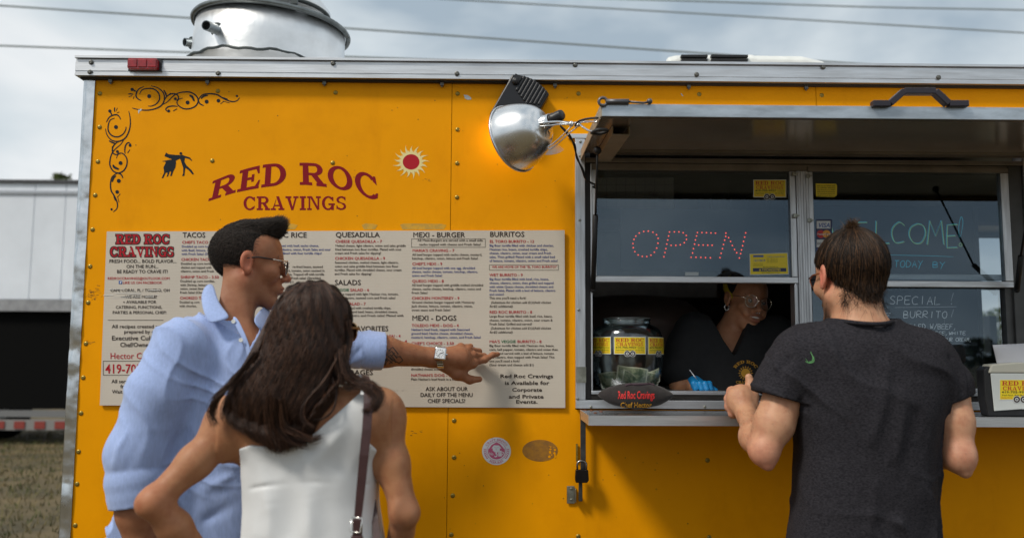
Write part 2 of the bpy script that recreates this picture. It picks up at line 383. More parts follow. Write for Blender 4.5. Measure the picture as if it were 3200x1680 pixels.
# ------------------------------------------------------------------ ground, far truck, cables
def ground():
    mb = MB(); n = 60; vs = []; fs = []
    for i in range(n + 1):
        for j in range(n + 1):
            x = -60 + 120 * i / n; y = -60 + 120 * j / n
            vs.append((x, y, 0))
    for i in range(n):
        for j in range(n): a = i * (n + 1) + j; fs.append((a, a + n + 1, a + n + 2, a + 1))
    mb.add(vs, fs); mb.add([(-900, -900, -.03), (900, -900, -.03), (900, 900, -.03), (-900, 900, -.03)], [(0, 1, 2, 3)])
    g = mat('dry_field', (.125, .090, .042), .95, c2=(.055, .045, .022), vscale=1.6, bump=.6, bscale=12, detail=10, lo=.4, hi=.62)
    tag(mb.build('ground', g), kind='structure')
    # grass: clumps of blades over the stretch that shows at the left
    rng = np.random.default_rng(3); nb = 26000
    x = rng.uniform(-9, -1.9, nb); y = rng.uniform(.3, 14, nb); h = rng.uniform(.02, .075, nb); a = rng.uniform(0, 6.28, nb); w = rng.uniform(.004, .010, nb)
    V = np.zeros((nb, 3, 3)); V[:, 0] = np.stack([x - w * np.cos(a), y - w * np.sin(a), 0 * x], 1); V[:, 1] = np.stack([x + w * np.cos(a), y + w * np.sin(a), 0 * x], 1)
    V[:, 2] = np.stack([x + h * .5 * np.sin(a * 3), y + h * .5 * np.cos(a * 5), h], 1)
    me = bpy.data.meshes.new('grass'); me.from_pydata(V.reshape(-1, 3).tolist(), [], np.arange(nb * 3).reshape(-1, 3).tolist())
    me.materials.append(mat('dry_grass', (.20, .15, .07), .9, c2=(.06, .075, .02), vscale=3, lo=.4, hi=.6))
    tag(link('grass', me), 'short dry brown grass of the field at the left', 'grass', kind='stuff')
ground()

def far_truck():
    D = -11.2
    def X(px, py=900): return W(px, py, D).x
    def Z(py): return W(100, py, D).z
    t = empty('box_truck', (X(0), 11.2, 0), 'white box truck parked on the field behind the trailer, blurred', 'truck')
    x0, x1 = X(0) - 5.5, X(330)
    wbox = mat('truck_white', (.78, .82, .88), .35, var=.14, vscale=.9, wob=.5, wobscale=.8)
    zt, zb = Z(572), Z(935)
    # side panels, each its own sheet
    px = [x0, x0 + 1.25, x0 + 2.5, x0 + 3.75, X(-165), X(92), X(190), x1]
    px = sorted(px)
    for a, b in zip(px[:-1], px[1:]):
        MB().box(a + .003, b - .003, 11.2, 11.24, zb, zt).build('side_panel', wbox, t, bevel=.01)
    MB().box(x0, x1, 11.24, 13.6, zb, zt - .01).build('cargo_box', wbox, t)
    MB().box(x0, x1, 11.16, 13.62, zt, zt + .05).build('top_rail', mat('truck_rail_dark', (.06, .06, .065), .5), t)
    MB().box(x0, x1, 11.17, 11.239, zt - .18, zt - .13).build('trim_strip', mat('truck_trim', (.42, .44, .47), .4, .5), t)
    MB().box(x0, x1, 11.17, 13.62, zb - .19, zb - .005).build('bottom_rail', mat('truck_rail_grey', (.36, .36, .37), .5, .4, var=.3), t)
    dk = mat('truck_underbody', (.006, .006, .006), .9, spec=.05)
    MB().box(x0, x1, 11.28, 13.4, Z(1278), zb - .2).build('underbody', dk, t)
    rail = MB().box(x0, x1, 11.22, 11.3, Z(1302), Z(1282)).build('guard_rail', mat('guard_grey', (.16, .16, .16), .6), t)
    bm_ = MB().box(x0, x1, 11.12, 11.2, Z(1342), Z(1310)).build('side_guard', mat('guard_white', (.22, .21, .20), .6), t)
    xx = X(-300)
    for k in range(7):
        a = X(18 + 62 * k - 186); MB().box(a, a + (X(50) - X(18)), 11.105, 11.119, Z(1337), Z(1314)).build('reflector', mat('reflector_red', (.24, .04, .03), .5), t)
    for wx in (X(-60), X(300), X(-330)):
        Mx = axis_matrix((wx, 12.0, .48), (0, 1, 0)); w = MB().lathe([(.0, -.14), (.28, -.14), (.45, -.13), (.48, -.08), (.48, .08), (.45, .13), (0, .14)], Mx, 28).build('wheel', dk, t, smooth=True)
        MB().lathe([(0, -.15), (.2, -.148), (.22, -.12)], Mx, 20).build('rim', mat('truck_trim'), w)
    # ragged plant top showing over the truck
far_truck()

def far_tree(px, py, d, h, w, label, n=700, seed=1, cat='tree'):
    base = W(px, py, d); rng = random.Random(seed)
    t = empty('tree', (base.x, base.y, 0), label, cat)
    MB().tube([(base.x, base.y, 0), (base.x + .1, base.y, base.z - h * .5), (base.x, base.y, base.z)], [.16, .1, .03], 7).build('trunk', mat('bark', (.06, .045, .03), .9, var=.4), t)
    mb = MB()
    for i in range(n):
        a = rng.uniform(0, 6.28); u = rng.random(); rr = w * (rng.random() ** .5) * (1 - .75 * u)
        c = Vector((base.x + rr * math.cos(a), base.y + rr * math.sin(a), base.z - h + h * u)); s_ = rng.uniform(.05, .13)
        q = Quaternion((rng.gauss(0, 1), rng.gauss(0, 1), rng.gauss(0, 1), rng.gauss(0, 1))).normalized()
        mb.add([c + q @ Vector(v) * s_ for v in ((-1, -.4, 0), (0, -.6, .2), (1, 0, 0), (0, .6, .2))], [(0, 1, 2, 3)])
    mb.build('crown', mat('foliage', (.055, .085, .022), .8, c2=(.09, .10, .02), vscale=2), t)
far_tree(196, 545, -30, 3.0, 1.1, 'tree whose tip just shows above the roof of the white box truck')
# trees seen through the window of the far side of the trailer
for i, (px, py, w_) in enumerate(((3030, 985, 3.4), (3135, 962, 3.6), (3215, 990, 3.5))):
    far_tree(px, py, -34, 5.5, w_, ['olive tree seen through the trailer window, left of two others', 'tallest yellow-green tree seen through the trailer window', 'rightmost tree seen through the trailer window'][i], 2600, 20 + i)

def cable(p, label, r=.02, name='power_line'):
    P = [W(x, y, -17) for x, y in p]
    a, b = P[0], P[-1]; d = (b - a)
    P = [a - d * .6] + P + [b + d * .6]
    tag(MB().tube(catmull(P, 4), r, 6).build(name, mat('cable_grey', (.23, .26, .26), .6)), label, 'power line', 'power lines across the sky')
cable([(0, 18), (600, 57), (1100, 90), (2100, 160)], 'power line that passes behind the top of the metal roof fan', .022)
cable([(0, 143), (560, 163), (1100, 178), (1700, 200)], 'lowest power line, just above the trailer roof at the left', .022)
cable([(1400, -2), (2300, 50), (3200, 103)], 'power line running down to the right above the white roof unit', .018)
cable([(2100, 2), (2700, 22), (3200, 32)], 'topmost power line in the right corner of the sky', .018)

# surroundings behind the camera that the glass and metal mirror
def tree_row():
    rng = np.random.default_rng(11); V = []; F = []; n = 0; mb = MB()
    for i in range(190):
        x = -150 + 300 * i / 189 + rng.uniform(-1, 1); y = -95 + rng.uniform(-6, 6); h = rng.uniform(2.4, 3.8)
        for k in range(120):
            a = rng.uniform(0, 6.28); u = rng.random(); rr = 2.6 * math.sqrt(rng.random()) * (1.1 - .8 * u)
            c = Vector((x + rr * math.cos(a), y + rr * math.sin(a), .4 + h * u)); s_ = rng.uniform(.3, .6)
            q = Quaternion(rng.normal(size=4)).normalized()
            mb.add([c + q @ Vector(v) * s_ for v in ((-1, -.4, 0), (0, -.6, .2), (1, 0, 0), (0, .6, .2))], [(0, 1, 2, 3)])
    tag(mb.build('tree_line', mat('foliage_far', (.035, .05, .02), .9)), 'row of dark trees along the far edge of the field', 'trees', kind='stuff')
tree_row()

# ------------------------------------------------------------------ the food trailer
def wx(px, py): return W(px, py).x
def wz(px, py): return W(px, py).z
XL = wx(262, 900); XS1 = wx(1405, 900); XW0 = wx(1797, 850); XS2 = wx(2550, 300); XR = 3.3; XW1 = wx(3240, 850)
ZT = wz(1600, 236); ZWT = wz(1800, 436); ZWB = wz(2100, 1276); ZB = .5
truck = empty('food_trailer', (0, 1.0, 0), 'yellow food trailer with red slab lettering and an open service window under a raised awning', 'food trailer')
TY = .03
def wav(x, z):
    w = noise.noise(Vector((x * 2.2, z * 2.0, 3.3))) * .0035
    w *= max(0, min(1, (XW0 - x) / .06)) if x > XW0 - .06 else 1      # flat beside the window
    dd = math.hypot(x - DENT.x, z - DENT.z); return w - .004 * math.exp(-(dd / .05) ** 2)
def panel(name, x0, x1, z0, z1, y0=0, y1=.03):
    n = max(2, int((x1 - x0) / .05)); mz = max(2, int((z1 - z0) / .05)); mb = MB(); vs = []
    for i in range(n + 1):
        for j in range(mz + 1):
            x = x0 + (x1 - x0) * i / n; z = z0 + (z1 - z0) * j / mz
            vs.append((x, y0 - wav(x, z), z))
    fs = [(i * (mz + 1) + j, (i + 1) * (mz + 1) + j, (i + 1) * (mz + 1) + j + 1, i * (mz + 1) + j + 1) for i in range(n) for j in range(mz)]
    mb.add(vs, fs); mb.box(x0, x1, y0 + .008, y1, z0, z1)
    o = mb.build(name, M_yellow, truck, recalc=False); o.data.polygons.foreach_set('use_smooth', [len(p.vertices) == 4 and i < len(fs) for i, p in enumerate(o.data.polygons)])
    return o
DENT = W(1628, 640)
g = .0009
p_left = panel('wall_panel', XL, XS1 - g, ZB, ZT); tag(p_left, 'left wall panel with the shop name')
p_mid = panel('wall_panel', XS1 + g, XW0, ZB, ZT)
p_top1 = panel('wall_panel', XW0, XS2 - g, ZWT + .004, ZT)
p_top2 = panel('wall_panel', XS2 + g, XR, ZWT + .004, ZT)
p_low = panel('wall_panel', XW0, XR, ZB, ZWB - .004)
p_end = panel('wall_panel', XW1 + .002, XR, ZWB, ZWT)
MB().box(XL, XW0, .03, .06, ZB, ZT).build('wall_core', M_grime, truck)
# nearly closed joint strips behind seams are the dark core above

def rivet_mesh():
    mb = MB(); M0 = axis_matrix((0, 0, 0), (0, -1, 0)); r = .0062
    mb.lathe([(r * 1.25, 0), (r * 1.2, .0009), (r * .95, .0022), (r * .5, .0032), (r * .2, .0030), (0, .0022)], M0, 12)
    me = mb.mesh('rivet', M_brass); me.polygons.foreach_set('use_smooth', [True] * len(me.polygons)); return me
RIV = rivet_mesh()
def rivets(pts, par):
    for px, py in pts:
        p = W(px, py); o = link('rivet', RIV, par, loc=(p.x, -wav(p.x, p.z) - .0002, p.z))
rivets([(312, 292), (311, 397), (306, 505), (298, 610), (290, 717), (282, 832), (276, 945), (269, 1073), (261, 1179), (254, 1290), (246, 1410), (241, 1511), (235, 1640),
        (681, 285), (663, 502), (1049, 290), (1040, 509), (680, 730)], p_left)
rivets([(1430, 293), (1430, 405), (1429, 510), (1428, 616), (1419, 1313), (1419, 1428), (1415, 1547), (1410, 1669), (1807, 1674)], p_mid)
rivets([(1808, 293), (2185, 295)], p_top1); rivets([(2568, 298), (2950, 300)], p_top2); rivets([(2216, 1677), (2211, 1437)], p_low)

# roof rail (extruded aluminium) with ridges
zr1, zr0, ztop = W(1600, 197, .036).z, W(1600, 248, .036).z, W(1600, 187, .04).z
XRL = wx(251, 215)
mb = MB(); prof = [(0, zr0), (-.016, zr0), (-.016, zr0 + .006), (-.013, zr0 + .0065), (-.013, zr0 + .016), (-.015, zr0 + .0165), (-.015, zr1 - .012), (-.013, zr1 - .0115), (-.013, zr1 - .002),
                   (-.008, zr1 - .001), (-.008, zr1 + .001), (-.022, zr1 + .002), (-.022, ztop), (.05, ztop + .002), (.05, zr0)]
vs = [(XRL, y - .02, z) for y, z in prof] + [(XR, y - .02, z) for y, z in prof]; n = len(prof)
mb.add(vs, [tuple(range(n)), tuple(range(2 * n - 1, n - 1, -1))] + [(i, (i + 1) % n, (i + 1) % n + n, i + n) for i in range(n)])
rail = mb.build('roof_rail', M_alu, truck)
MB().box(XRL + .01, XR, -.016, .03, zr0 - .006, zr0 - .0005).build('rail_gasket', M_grime, truck)
BOLT = MB().lathe([(.0085, 0), (.0085, .001), (.0065, .0015), (.0062, .0055), (.004, .0065), (0, .0060)], axis_matrix((0, 0, 0), (0, -1, 0)), 10).mesh('bolt', M_bolt)
for px, py in ((283, 194), (279, 224), (680, 228), (1040, 197), (1428, 229), (1798, 202), (2178, 232), (2574, 209), (2935, 241)):
    p = W(px, py, .04); link('bolt', BOLT, rail, loc=(p.x, -.0352, p.z))
NUT = MB().box(-.006, .006, -.006, .004, -.008, .004).tube([(0, -.001, -.004), (0, -.001, -.013)], .003, 6).mesh('screw', M_bolt)
for px in (350, 652, 1016, 1382, 1734, 2150, 2515, 2889):
    p = W(px, 250); link('screw', NUT, rail, loc=(p.x, -.008, zr0 - .008))
# clearance light
ml = W(450, 201, .05)
MB().box(ml.x - .056, ml.x + .054, -.040, -.0355, ml.z - .020, ml.z + .021).build('light_base', M_blackpl, truck)
mk = MB(); 
mk.prism([(ml.x - .052, ml.z - .014), (ml.x - .047, ml.z - .019), (ml.x + .042, ml.z - .019), (ml.x + .047, ml.z - .013), (ml.x + .047, ml.z + .014), (ml.x + .042, ml.z + .019), (ml.x - .047, ml.z + .019), (ml.x - .052, ml.z + .014)], -.058, -.040)
for i in range(3): mk.box(ml.x - .048 + i * .032, ml.x - .020 + i * .032, -.061, -.0581, ml.z - .013, ml.z + .013)
mk.build('marker_light', mat('red_lens', (.36, .006, .012), .15, coat=.6, var=.4, vscale=60), truck, bevel=.003)

# corner trim: bright crinkled aluminium wrapped round the front corner
mb = MB(); n = 46; vs = []; rng = random.Random(5)
K = 7
for i in range(n + 1):
    z = ZB + (zr0 - .004 - ZB) * i / n
    wv = .007 * math.sin(i * 1.7) * rng.random() + (.010 * math.exp(-((z - 1.50) / .16) ** 2) * math.sin(i * 2.3))
    for k in range(K + 1):
        u = k / K
        if u < .45: x = XL + .002 - (u / .45) * .034; y = -.005 - wv * (.3 + u)
        else:
            a = (u - .45) / .55; x = XL - .032 - .014 * math.sin(a * math.pi / 2) + wv * .4; y = -.005 + .035 * a * a + .01 * a - wv
        vs.append((x, y, z))
mb.add(vs, [(i * (K + 1) + k, (i + 1) * (K + 1) + k, (i + 1) * (K + 1) + k + 1, i * (K + 1) + k + 1) for i in range(n) for k in range(K)])
ct = mb.build('corner_trim', M_crinkle, truck, smooth=True, recalc=False)
# shell: front end, roof, floor, far side with window opening
DB = 2.15
back_ow = (W(3066, 900, -DB).x, W(3205, 900, -DB).x, W(3100, 1110, -DB).z, W(3100, 742, -DB).z)
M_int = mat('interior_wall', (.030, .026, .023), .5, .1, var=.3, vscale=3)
M_roof = mat('roof_sheet', (.55, .56, .57), .4, .6, var=.15)
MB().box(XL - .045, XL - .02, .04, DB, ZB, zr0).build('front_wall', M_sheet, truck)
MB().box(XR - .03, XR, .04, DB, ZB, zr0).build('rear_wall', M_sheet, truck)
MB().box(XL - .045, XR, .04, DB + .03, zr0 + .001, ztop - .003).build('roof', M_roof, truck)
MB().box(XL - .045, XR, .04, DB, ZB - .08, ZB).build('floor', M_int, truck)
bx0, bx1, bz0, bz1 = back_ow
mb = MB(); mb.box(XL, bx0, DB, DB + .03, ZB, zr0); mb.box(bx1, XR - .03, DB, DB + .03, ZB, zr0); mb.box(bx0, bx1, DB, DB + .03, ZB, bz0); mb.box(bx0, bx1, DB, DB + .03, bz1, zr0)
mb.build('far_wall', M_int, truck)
MB().box(XW0 - .6, XW0 - .57, .06, DB, ZB, zr0).build('partition', mat('partition_steel', (.12, .11, .10), .35, .6, var=.3), truck)
mb = MB(); mb.box(bx0, bx1, DB - .01, DB + .02, W(3100, 905, -DB).z, W(3100, 882, -DB).z); mb.build('far_window_bar', M_int, truck)
MB().box(W(3103, 900, -DB).x, W(3124, 900, -DB).x, DB + .05, DB + .12, bz0 - .02, W(3110, 985, -DB).z).build('post', mat('post_dark', (.04, .045, .05), .6), truck)
for wy in (.25,):
    for wxx in (1.6, 2.45):
        Mx = axis_matrix((wxx, wy, .34), (0, 1, 0)); w = MB().lathe([(.0, -.1), (.2, -.1), (.31, -.09), (.34, -.05), (.34, .06), (.31, .1), (0, .1)], Mx, 24).build('wheel', M_black, truck, smooth=True)
        MB().lathe([(0, -.11), (.17, -.105), (.19, -.08)], Mx, 20).build('hub', M_alu, w)

# --- service window frame
zc0, zc1 = ZWB, ZWT           # outer frame
def fr(name, x0, x1, z0, z1, y0, y1, m, par=truck, bevel=.0015): return MB().box(x0, x1, y0, y1, z0, z1).build(name, m, par, bevel=bevel)
xo1 = wx(1828, 850); zb1 = wz(2100, 1249); xin = wx(1846, 850)
f1 = fr('window_frame', XW0, xo1, zb1, ZWT - .0, -.012, .05, M_aluv)
fr('frame_corner', XW0 - .022, xo1 + .02, ZWT + .001, ZWT + .017, -.013, .0, M_alu, f1)
f2 = fr('window_frame', XW0, XR, ZWB, zb1 - .001, -.012, .05, M_alu)
SCREW = MB().lathe([(.0045, 0), (.0048, .001), (.0035, .003), (0, .0036)], axis_matrix((0, 0, 0), (0, -1, 0)), 10).mesh('screw', M_zinc)
for px, py in ((1812, 490), (1811, 690), (1808, 968), (1805, 1245), (1808, 1152), (1808, 1187)): p = W(px, py); link('screw', SCREW, f1, loc=(p.x, -.013, p.z))
for px, py in ((2200, 1270), (1846, 1270), (2900, 1268)): p = W(px, py); link('screw', SCREW, f2, loc=(p.x, -.013, p.z))
p = W(1813, 446); link('screw', SCREW, f1, loc=(p.x, -.014, p.z))
# hinge plate low on the left stile
pa, pb = W(1797, 1145), W(1826, 1194)
MB().box(XW0 + .001, xo1 + .001, -.017, -.0125, pb.z, pa.z).build('strike_plate', M_zinc, f1)
# dark rubber reveal, left, top and bottom
M_gasket = mat('reveal_dark', (.020, .016, .015), .5)
fr('reveal', xo1 + .001, xin, wz(2000, 1249) + .001, ZWT - .02, .006, .05, M_gasket)
fr('reveal', xin, XR, wz(2100, 1249) + .001, wz(2100, 1233), .012, .05, mat('reveal_brown', (.05, .042, .035), .6, var=.4, vscale=20))
# inner sill lip
fr('sill', xin, XR, wz(2100, 1232), wz(2100, 1221), -.004, .05, M_alu)
ZC = wz(2100, 1221)
fr('inner_counter', xin, XW1, ZC - .03, ZC - .002, .051, .50, mat('counter_steel', (.35, .36, .38), .3, .9, var=.2))
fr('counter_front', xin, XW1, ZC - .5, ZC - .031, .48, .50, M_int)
# stiles and rails of the two sashes
fr('jamb', xin, xin + .006, ZC + .0, wz(1850, 510), .0, .05, M_aluv)
zh = wz(2100, 510); zh2 = wz(2100, 531)
fr('head_rail', xin + .007, XW1, zh2, zh, .004, .05, M_underframe)  # brown reflection of the awning put into the rail's colour
fr('head_channel', XW0 + .036, XW1, zh + .001, wz(2100, 496), -.006, .05, M_underframe)
xm0, xm1 = wx(2491, 700), wx(2528, 700)
mul = MB(); w_ = xm1 - xm0
mul.box(xm0, xm1, -.004, .05, ZC + .001, zh2 - .001)
for k in range(4): mul.box(xm0 + w_ * (.12 + .22 * k), xm0 + w_ * (.20 + .22 * k), -.0075, -.0041, ZC + .001, zh2 - .001)
mulo = mul.build('mullion', M_aluv, truck, bevel=.001)
# left sash
zs0, zs1 = wz(2100, 882), wz(2100, 863)
xs0, xs1 = xin + .012, wx(2472, 700)
sash = fr('sash_rail', xs0, xm0 - .001, zs0, zs1, -.001, .028, M_alu)
fr('sash_stile', xs1, xm0 - .001, zs1 + .001, zh2 - .001, .002, .028, M_aluv, sash)
fr('sash_stile', xs0 - .005, xs0 + .008, zs1 + .001, zh2 - .001, .002, .028, M_aluv, sash)
fr('jamb', xm0 - .013, xm0 - .001, ZC + .001, zs0 - .001, .006, .05, M_aluv)
pane = MB().box(xs0 + .008, xs1, .014, .0152, zs1 + .001, zh2 - .001).build('window_pane', M_glass, sash)
# right sash: upper pane in front, lower pane behind
x20, x21 = wx(2543, 700), wx(3132, 700); xr1 = wx(3157, 700)
z20, z21 = wz(2800, 896), wz(2800, 877); zt2 = wz(2800, 523); zt3 = wz(2800, 538)
sash2 = fr('sash_rail', xm1 + .001, xr1, z20, z21, -.003, .022, M_alu)
fr('sash_rail', xm1 + .001, xr1, wz(2800, 871), wz(2800, 853), .026, .045, M_alu, sash2)
fr('sash_rail', xm1 + .001, xr1, zt3, zt2, -.003, .022, M_underframe, sash2)
fr('sash_stile', xm1 + .001, x20, z21 + .001, zt3 - .001, -.003, .022, M_aluv, sash2)
fr('sash_stile', x21, xr1, z21 + .001, zt3 - .001, -.003, .022, M_aluv, sash2)
MB().box(x20, x21, .009, .0102, z21 + .001, zt3 - .001).build('window_pane', M_glass, sash2)
MB().box(x20, x21, .034, .0352, ZC + .001, wz(2800, 871) - .001).build('window_pane', M_glass, truck)
fr('sash_stile', xm1 + .001, x20 - .004, ZC + .001, z20 - .001, .026, .045, M_aluv)
fr('sash_rail', x20, x21 + .003, ZC + .001, ZC + .012, .026, .045, M_alu)
mg = mat('grey_jamb', (.11, .11, .11), .5, .5, var=.3)
fr('sash_stile', wx(3152, 1000), wx(3175, 1000), ZC + .001, z20 - .001, .012, .045, mg)
fr('jamb', xr1 + .001, wx(3200, 700), ZC + .001, zh - .001, .0, .05, mg)
fr('window_frame', wx(3201, 700), XW1, zb1, ZWT, -.012, .05, M_aluv)
# sash latches
for px, py in ((2480, 545), (2484, 675), (2523, 552), (2528, 690)):
    p = W(px, py); MB().box(p.x - .008, p.x + .006, -.012, -.0045, p.z - .006, p.z + .007).box(p.x + .002, p.x + .011, -.016, -.0121, p.z - .002, p.z + .003).build('latch', M_zinc, truck, bevel=.001)

# --- interior things of the trailer
MB().box(XW0 - .5, W(2250, 900, -1.6).x, 1.55, DB - .01, 1.72, 2.1).build('range_hood', mat('hood_steel', (.20, .18, .165), .3, .9, var=.3), truck, bevel=.03)
hd = MB(); c0 = W(1990, 1010, -1.2)
for i in range(13):
    pass
hd.lathe([(0, .16), (.12, .155), (.22, .13), (.29, .07), (.31, 0), (.31, -.2)], Matrix.Translation((c0.x, c0.y + .1, c0.z - .02)) @ Matrix.Diagonal((1.15, .8, 1, 1)), 28)
hd.build('cooker_hood', mat('hood_brown', (.30, .23, .20), .35, .4, var=.2), truck, smooth=True)
sh = MB(); zsh = W(2100, 690, -1.9).z
sh.box(XW0 - .4, XR - .1, 1.86, 2.13, zsh - .02, zsh); sh.build('shelf', mat('hood_steel'), truck)

rg_ = random.Random(6); cols_ = [((.20, .10, .05), 'brown box'), ((.22, .22, .20), 'pale tub'), ((.16, .03, .03), 'red tin'), ((.05, .12, .06), 'green tin'), ((.25, .20, .08), 'mustard tub')]
xs_ = [XW0 - .25 + i * .21 for i in range(9)]
for i, x_ in enumerate(xs_):
    c_, nm_ = cols_[i % 5]; h_ = rg_.uniform(.09, .20); r_ = rg_.uniform(.045, .07); places = ['leftmost', 'second', 'third', 'fourth', 'middle', 'sixth', 'seventh', 'eighth', 'rightmost']
    o_ = empty('shelf_%s' % nm_.split()[1], (x_, 2.0, zsh), '%s, %s of the row on the dim shelf inside the trailer' % (nm_, places[i]), nm_.split()[1], 'goods on the shelf inside the trailer')
    m_ = mat('goods_%d' % (i % 5), c_, .5, var=.3)
    if 'box' in nm_: MB().box(x_ - r_, x_ + r_, 1.93, 2.07, zsh + .001, zsh + h_).build('carton', m_, o_, bevel=.004)
    else:
        MB().lathe([(0, .001), (r_, .001), (r_ * 1.02, h_ * .9), (r_ * .9, h_), (0, h_)], Matrix.Translation((x_, 2.0, zsh)), 20).build('container', m_, o_, smooth=False); MB().lathe([(r_ * .95, h_ + .001), (r_ * .95, h_ + .015), (0, h_ + .018)], Matrix.Translation((x_, 2.0, zsh)), 20).build('lid', M_white, o_)
# paper with grid hanging at the left of the interior (seen through the upper pane)
pr = Print(); K3 = .5629
def z3(x, y): return (1750 + x * K3, 150 + y * K3)
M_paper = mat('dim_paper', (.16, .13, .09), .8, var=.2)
a, b = z3(205, 720), z3(632, 890)
pr.rect(a[0], a[1], b[0], b[1], M_paper, 1)
for i in range(9):
    x = a[0] + (b[0] - a[0]) * i / 8; pr.rect(x - .5, a[1], x + .5, b[1], M_ink, 2)
for i in range(5):
    y = a[1] + (b[1] - a[1]) * i / 4.2; pr.rect(a[0], y - .5, b[0], y + .5, M_ink, 2)
pr.text('Party', b[0] - 48, b[0] - 20, b[1] - 22, 13, M_ink, 'b', lay=3); pr.text('Cajun', b[0] - 78, b[0] - 50, b[1] - 40, 12, M_ink, 'b', lay=3)
pr.build('wall_calendar', lambda x, y, l: W(x, y, -.25 + l), truck)

# --- counter shelf (fold-down)
zsh1, zsh0 = W(2100, 1299, .28).z, W(2100, 1329, .28).z
xa = W(1843, 1300, .28).x
shelf = MB().box(xa, XR, -.28, -.0135, zsh1 - .004, zsh1).build('counter_shelf', mat('shelf_steel', (.40, .41, .42), .16, 1., var=.2, vscale=5, rvar=.2), truck, bevel=.001)
MB().box(xa, XR, -.283, -.2785, zsh0, zsh1 + .001).build('shelf_lip', M_alu, shelf)
MB().box(xa - .004, xa - .0005, -.283, -.0135, zsh0, zsh1 + .001).build('shelf_end', M_alu, shelf)
for dx, dy in ((.012, -.03), (.03, -.05), (.055, -.10), (.03, -.16)):
    MB().lathe([(.006, 0), (.005, .002), (0, .003)], Matrix.Translation((xa + dx, dy, zsh1 + .0002)), 8).build('screw', mat('rust', (.14, .045, .02), .7), shelf)
# locking bar at the left
def wall_bar(px0, py0, px1, py1, d0, d1, m, name):
    a, b = W(px0, py0, d0), W(px1, py1, d1); return a, b
a, b = W(1822, 1290, .035), W(1815, 1566, .035)
barp = MB(); barp.box(a.x - .0085, a.x + .0085, -.036, -.030, W(1818, 1505, .035).z - .0, a.z); barp.box(b.x - .006, b.x + .006, -.030, -.020, b.z, W(1818, 1480, .035).z)
bar = barp.build('locking_bar', M_steeldk, truck, bevel=.0015)
MB().tube([(a.x, -.033, a.z - .005), (a.x + .012, -.033, a.z + .004)], .006, 8).build('pivot', M_steeldk, bar)
pa, pb = W(1771, 1516), W(1803, 1571)
br = MB(); br.box(pa.x, pb.x - .008, -.008, -.0045, pb.z, pa.z); br.box(pb.x - .0085, pb.x - .005, -.03, -.0045, pb.z + .006, pa.z - .006)
bro = br.build('catch_bracket', M_zinc, truck, bevel=.0015)
for py in (1525, 1559): p = W(1785, py); link('screw', SCREW, bro, loc=(p.x, -.0082, p.z))
p1 = W(1803, 1385); MB().box(p1.x - .004, p1.x + .002, -.008, -.0045, W(1803, 1440).z, W(1803, 1385).z).build('catch_strip', M_brass, truck)

# padlock
c = W(1818, 1484, .05); pl = empty('padlock', c, 'dark padlock hanging from the locking bar below the counter shelf', 'padlock')
MB().prism([(c.x - .020, c.z - .022), (c.x + .016, c.z - .022), (c.x + .022, c.z - .014), (c.x + .020, c.z + .018), (c.x - .020, c.z + .018), (c.x - .022, c.z - .010)], -.062, -.040).build('lock_body', mat('padlock_black', (.018, .013, .013), .35, .6, var=.3, vscale=60), pl, bevel=.002)
sh_pts = [(c.x - .014, -.05, c.z + .016), (c.x - .015, -.05, c.z + .032)] + [(c.x - .015 * math.cos(t), -.05, c.z + .034 + .012 * math.sin(t)) for t in [i * math.pi / 8 for i in range(1, 8)]] + [(c.x + .015, -.05, c.z + .032), (c.x + .014, -.05, c.z + .016)]
MB().tube(sh_pts, .0035, 8).build('shackle', mat('shackle_steel', (.35, .34, .33), .25, 1.), pl, smooth=True)

# ------------------------------------------------------------------ awning
dA = .60
zA1 = W(2200, 327, dA).z; zA0 = W(2200, 366, dA).z; zH = W(2100, 494, .0).z
xA0 = W(1881, 345, dA).x; xA1 = XR
aw = empty('awning', (xA0, 0, zH)); aw.parent = truck; aw.matrix_parent_inverse = wm(truck).inverted()
# panel (horizontal, polished underside)
zp = zA0 + .012
def slope(y): return zH + .012 + (zp - zH - .012) * (-y / dA)
mb = MB(); th = .004
mb.add([(xA0, -dA + .004, slope(-dA)), (xA1, -dA + .004, slope(-dA)), (xA1, -.01, slope(0)), (xA0, -.01, slope(0)), (xA0, -dA + .004, slope(-dA) + th), (xA1, -dA + .004, slope(-dA) + th), (xA1, -.01, slope(0) + th), (xA0, -.01, slope(0) + th)],
       [(0, 1, 2, 3), (4, 7, 6, 5), (0, 4, 5, 1), (1, 5, 6, 2), (2, 6, 7, 3), (3, 7, 4, 0)])
mb.build('awning_panel', M_under, aw)
MB().box(xA0, xA1, -dA, -dA + .0035, zA0, zA1).build('awning_edge', mat('aluminium_weathered', (.52, .58, .64), .42, .7, var=.35, vscale=9, vstretch=(1, 1, 4), bump=.2, bscale=50, detail=8), aw, bevel=.001)
MB().add([(xA0 - .003, -dA, zA0), (xA0 - .003, -dA, zA1), (xA0 - .003, -.012, zH + .02), (xA0 - .003, -.012, zH - .012), (xA0, -dA, zA0), (xA0, -dA, zA1), (xA0, -.012, zH + .02), (xA0, -.012, zH - .012)],
         [(0, 1, 2, 3), (7, 6, 5, 4), (0, 4, 5, 1), (1, 5, 6, 2), (2, 6, 7, 3), (3, 7, 4, 0)]).build('awning_side', M_cream, aw)
MB().box(xA0 + .0, xA1, -dA + .0036, -dA + .02, zA0, zA0 + .003).build('awning_lip', M_underframe, aw)
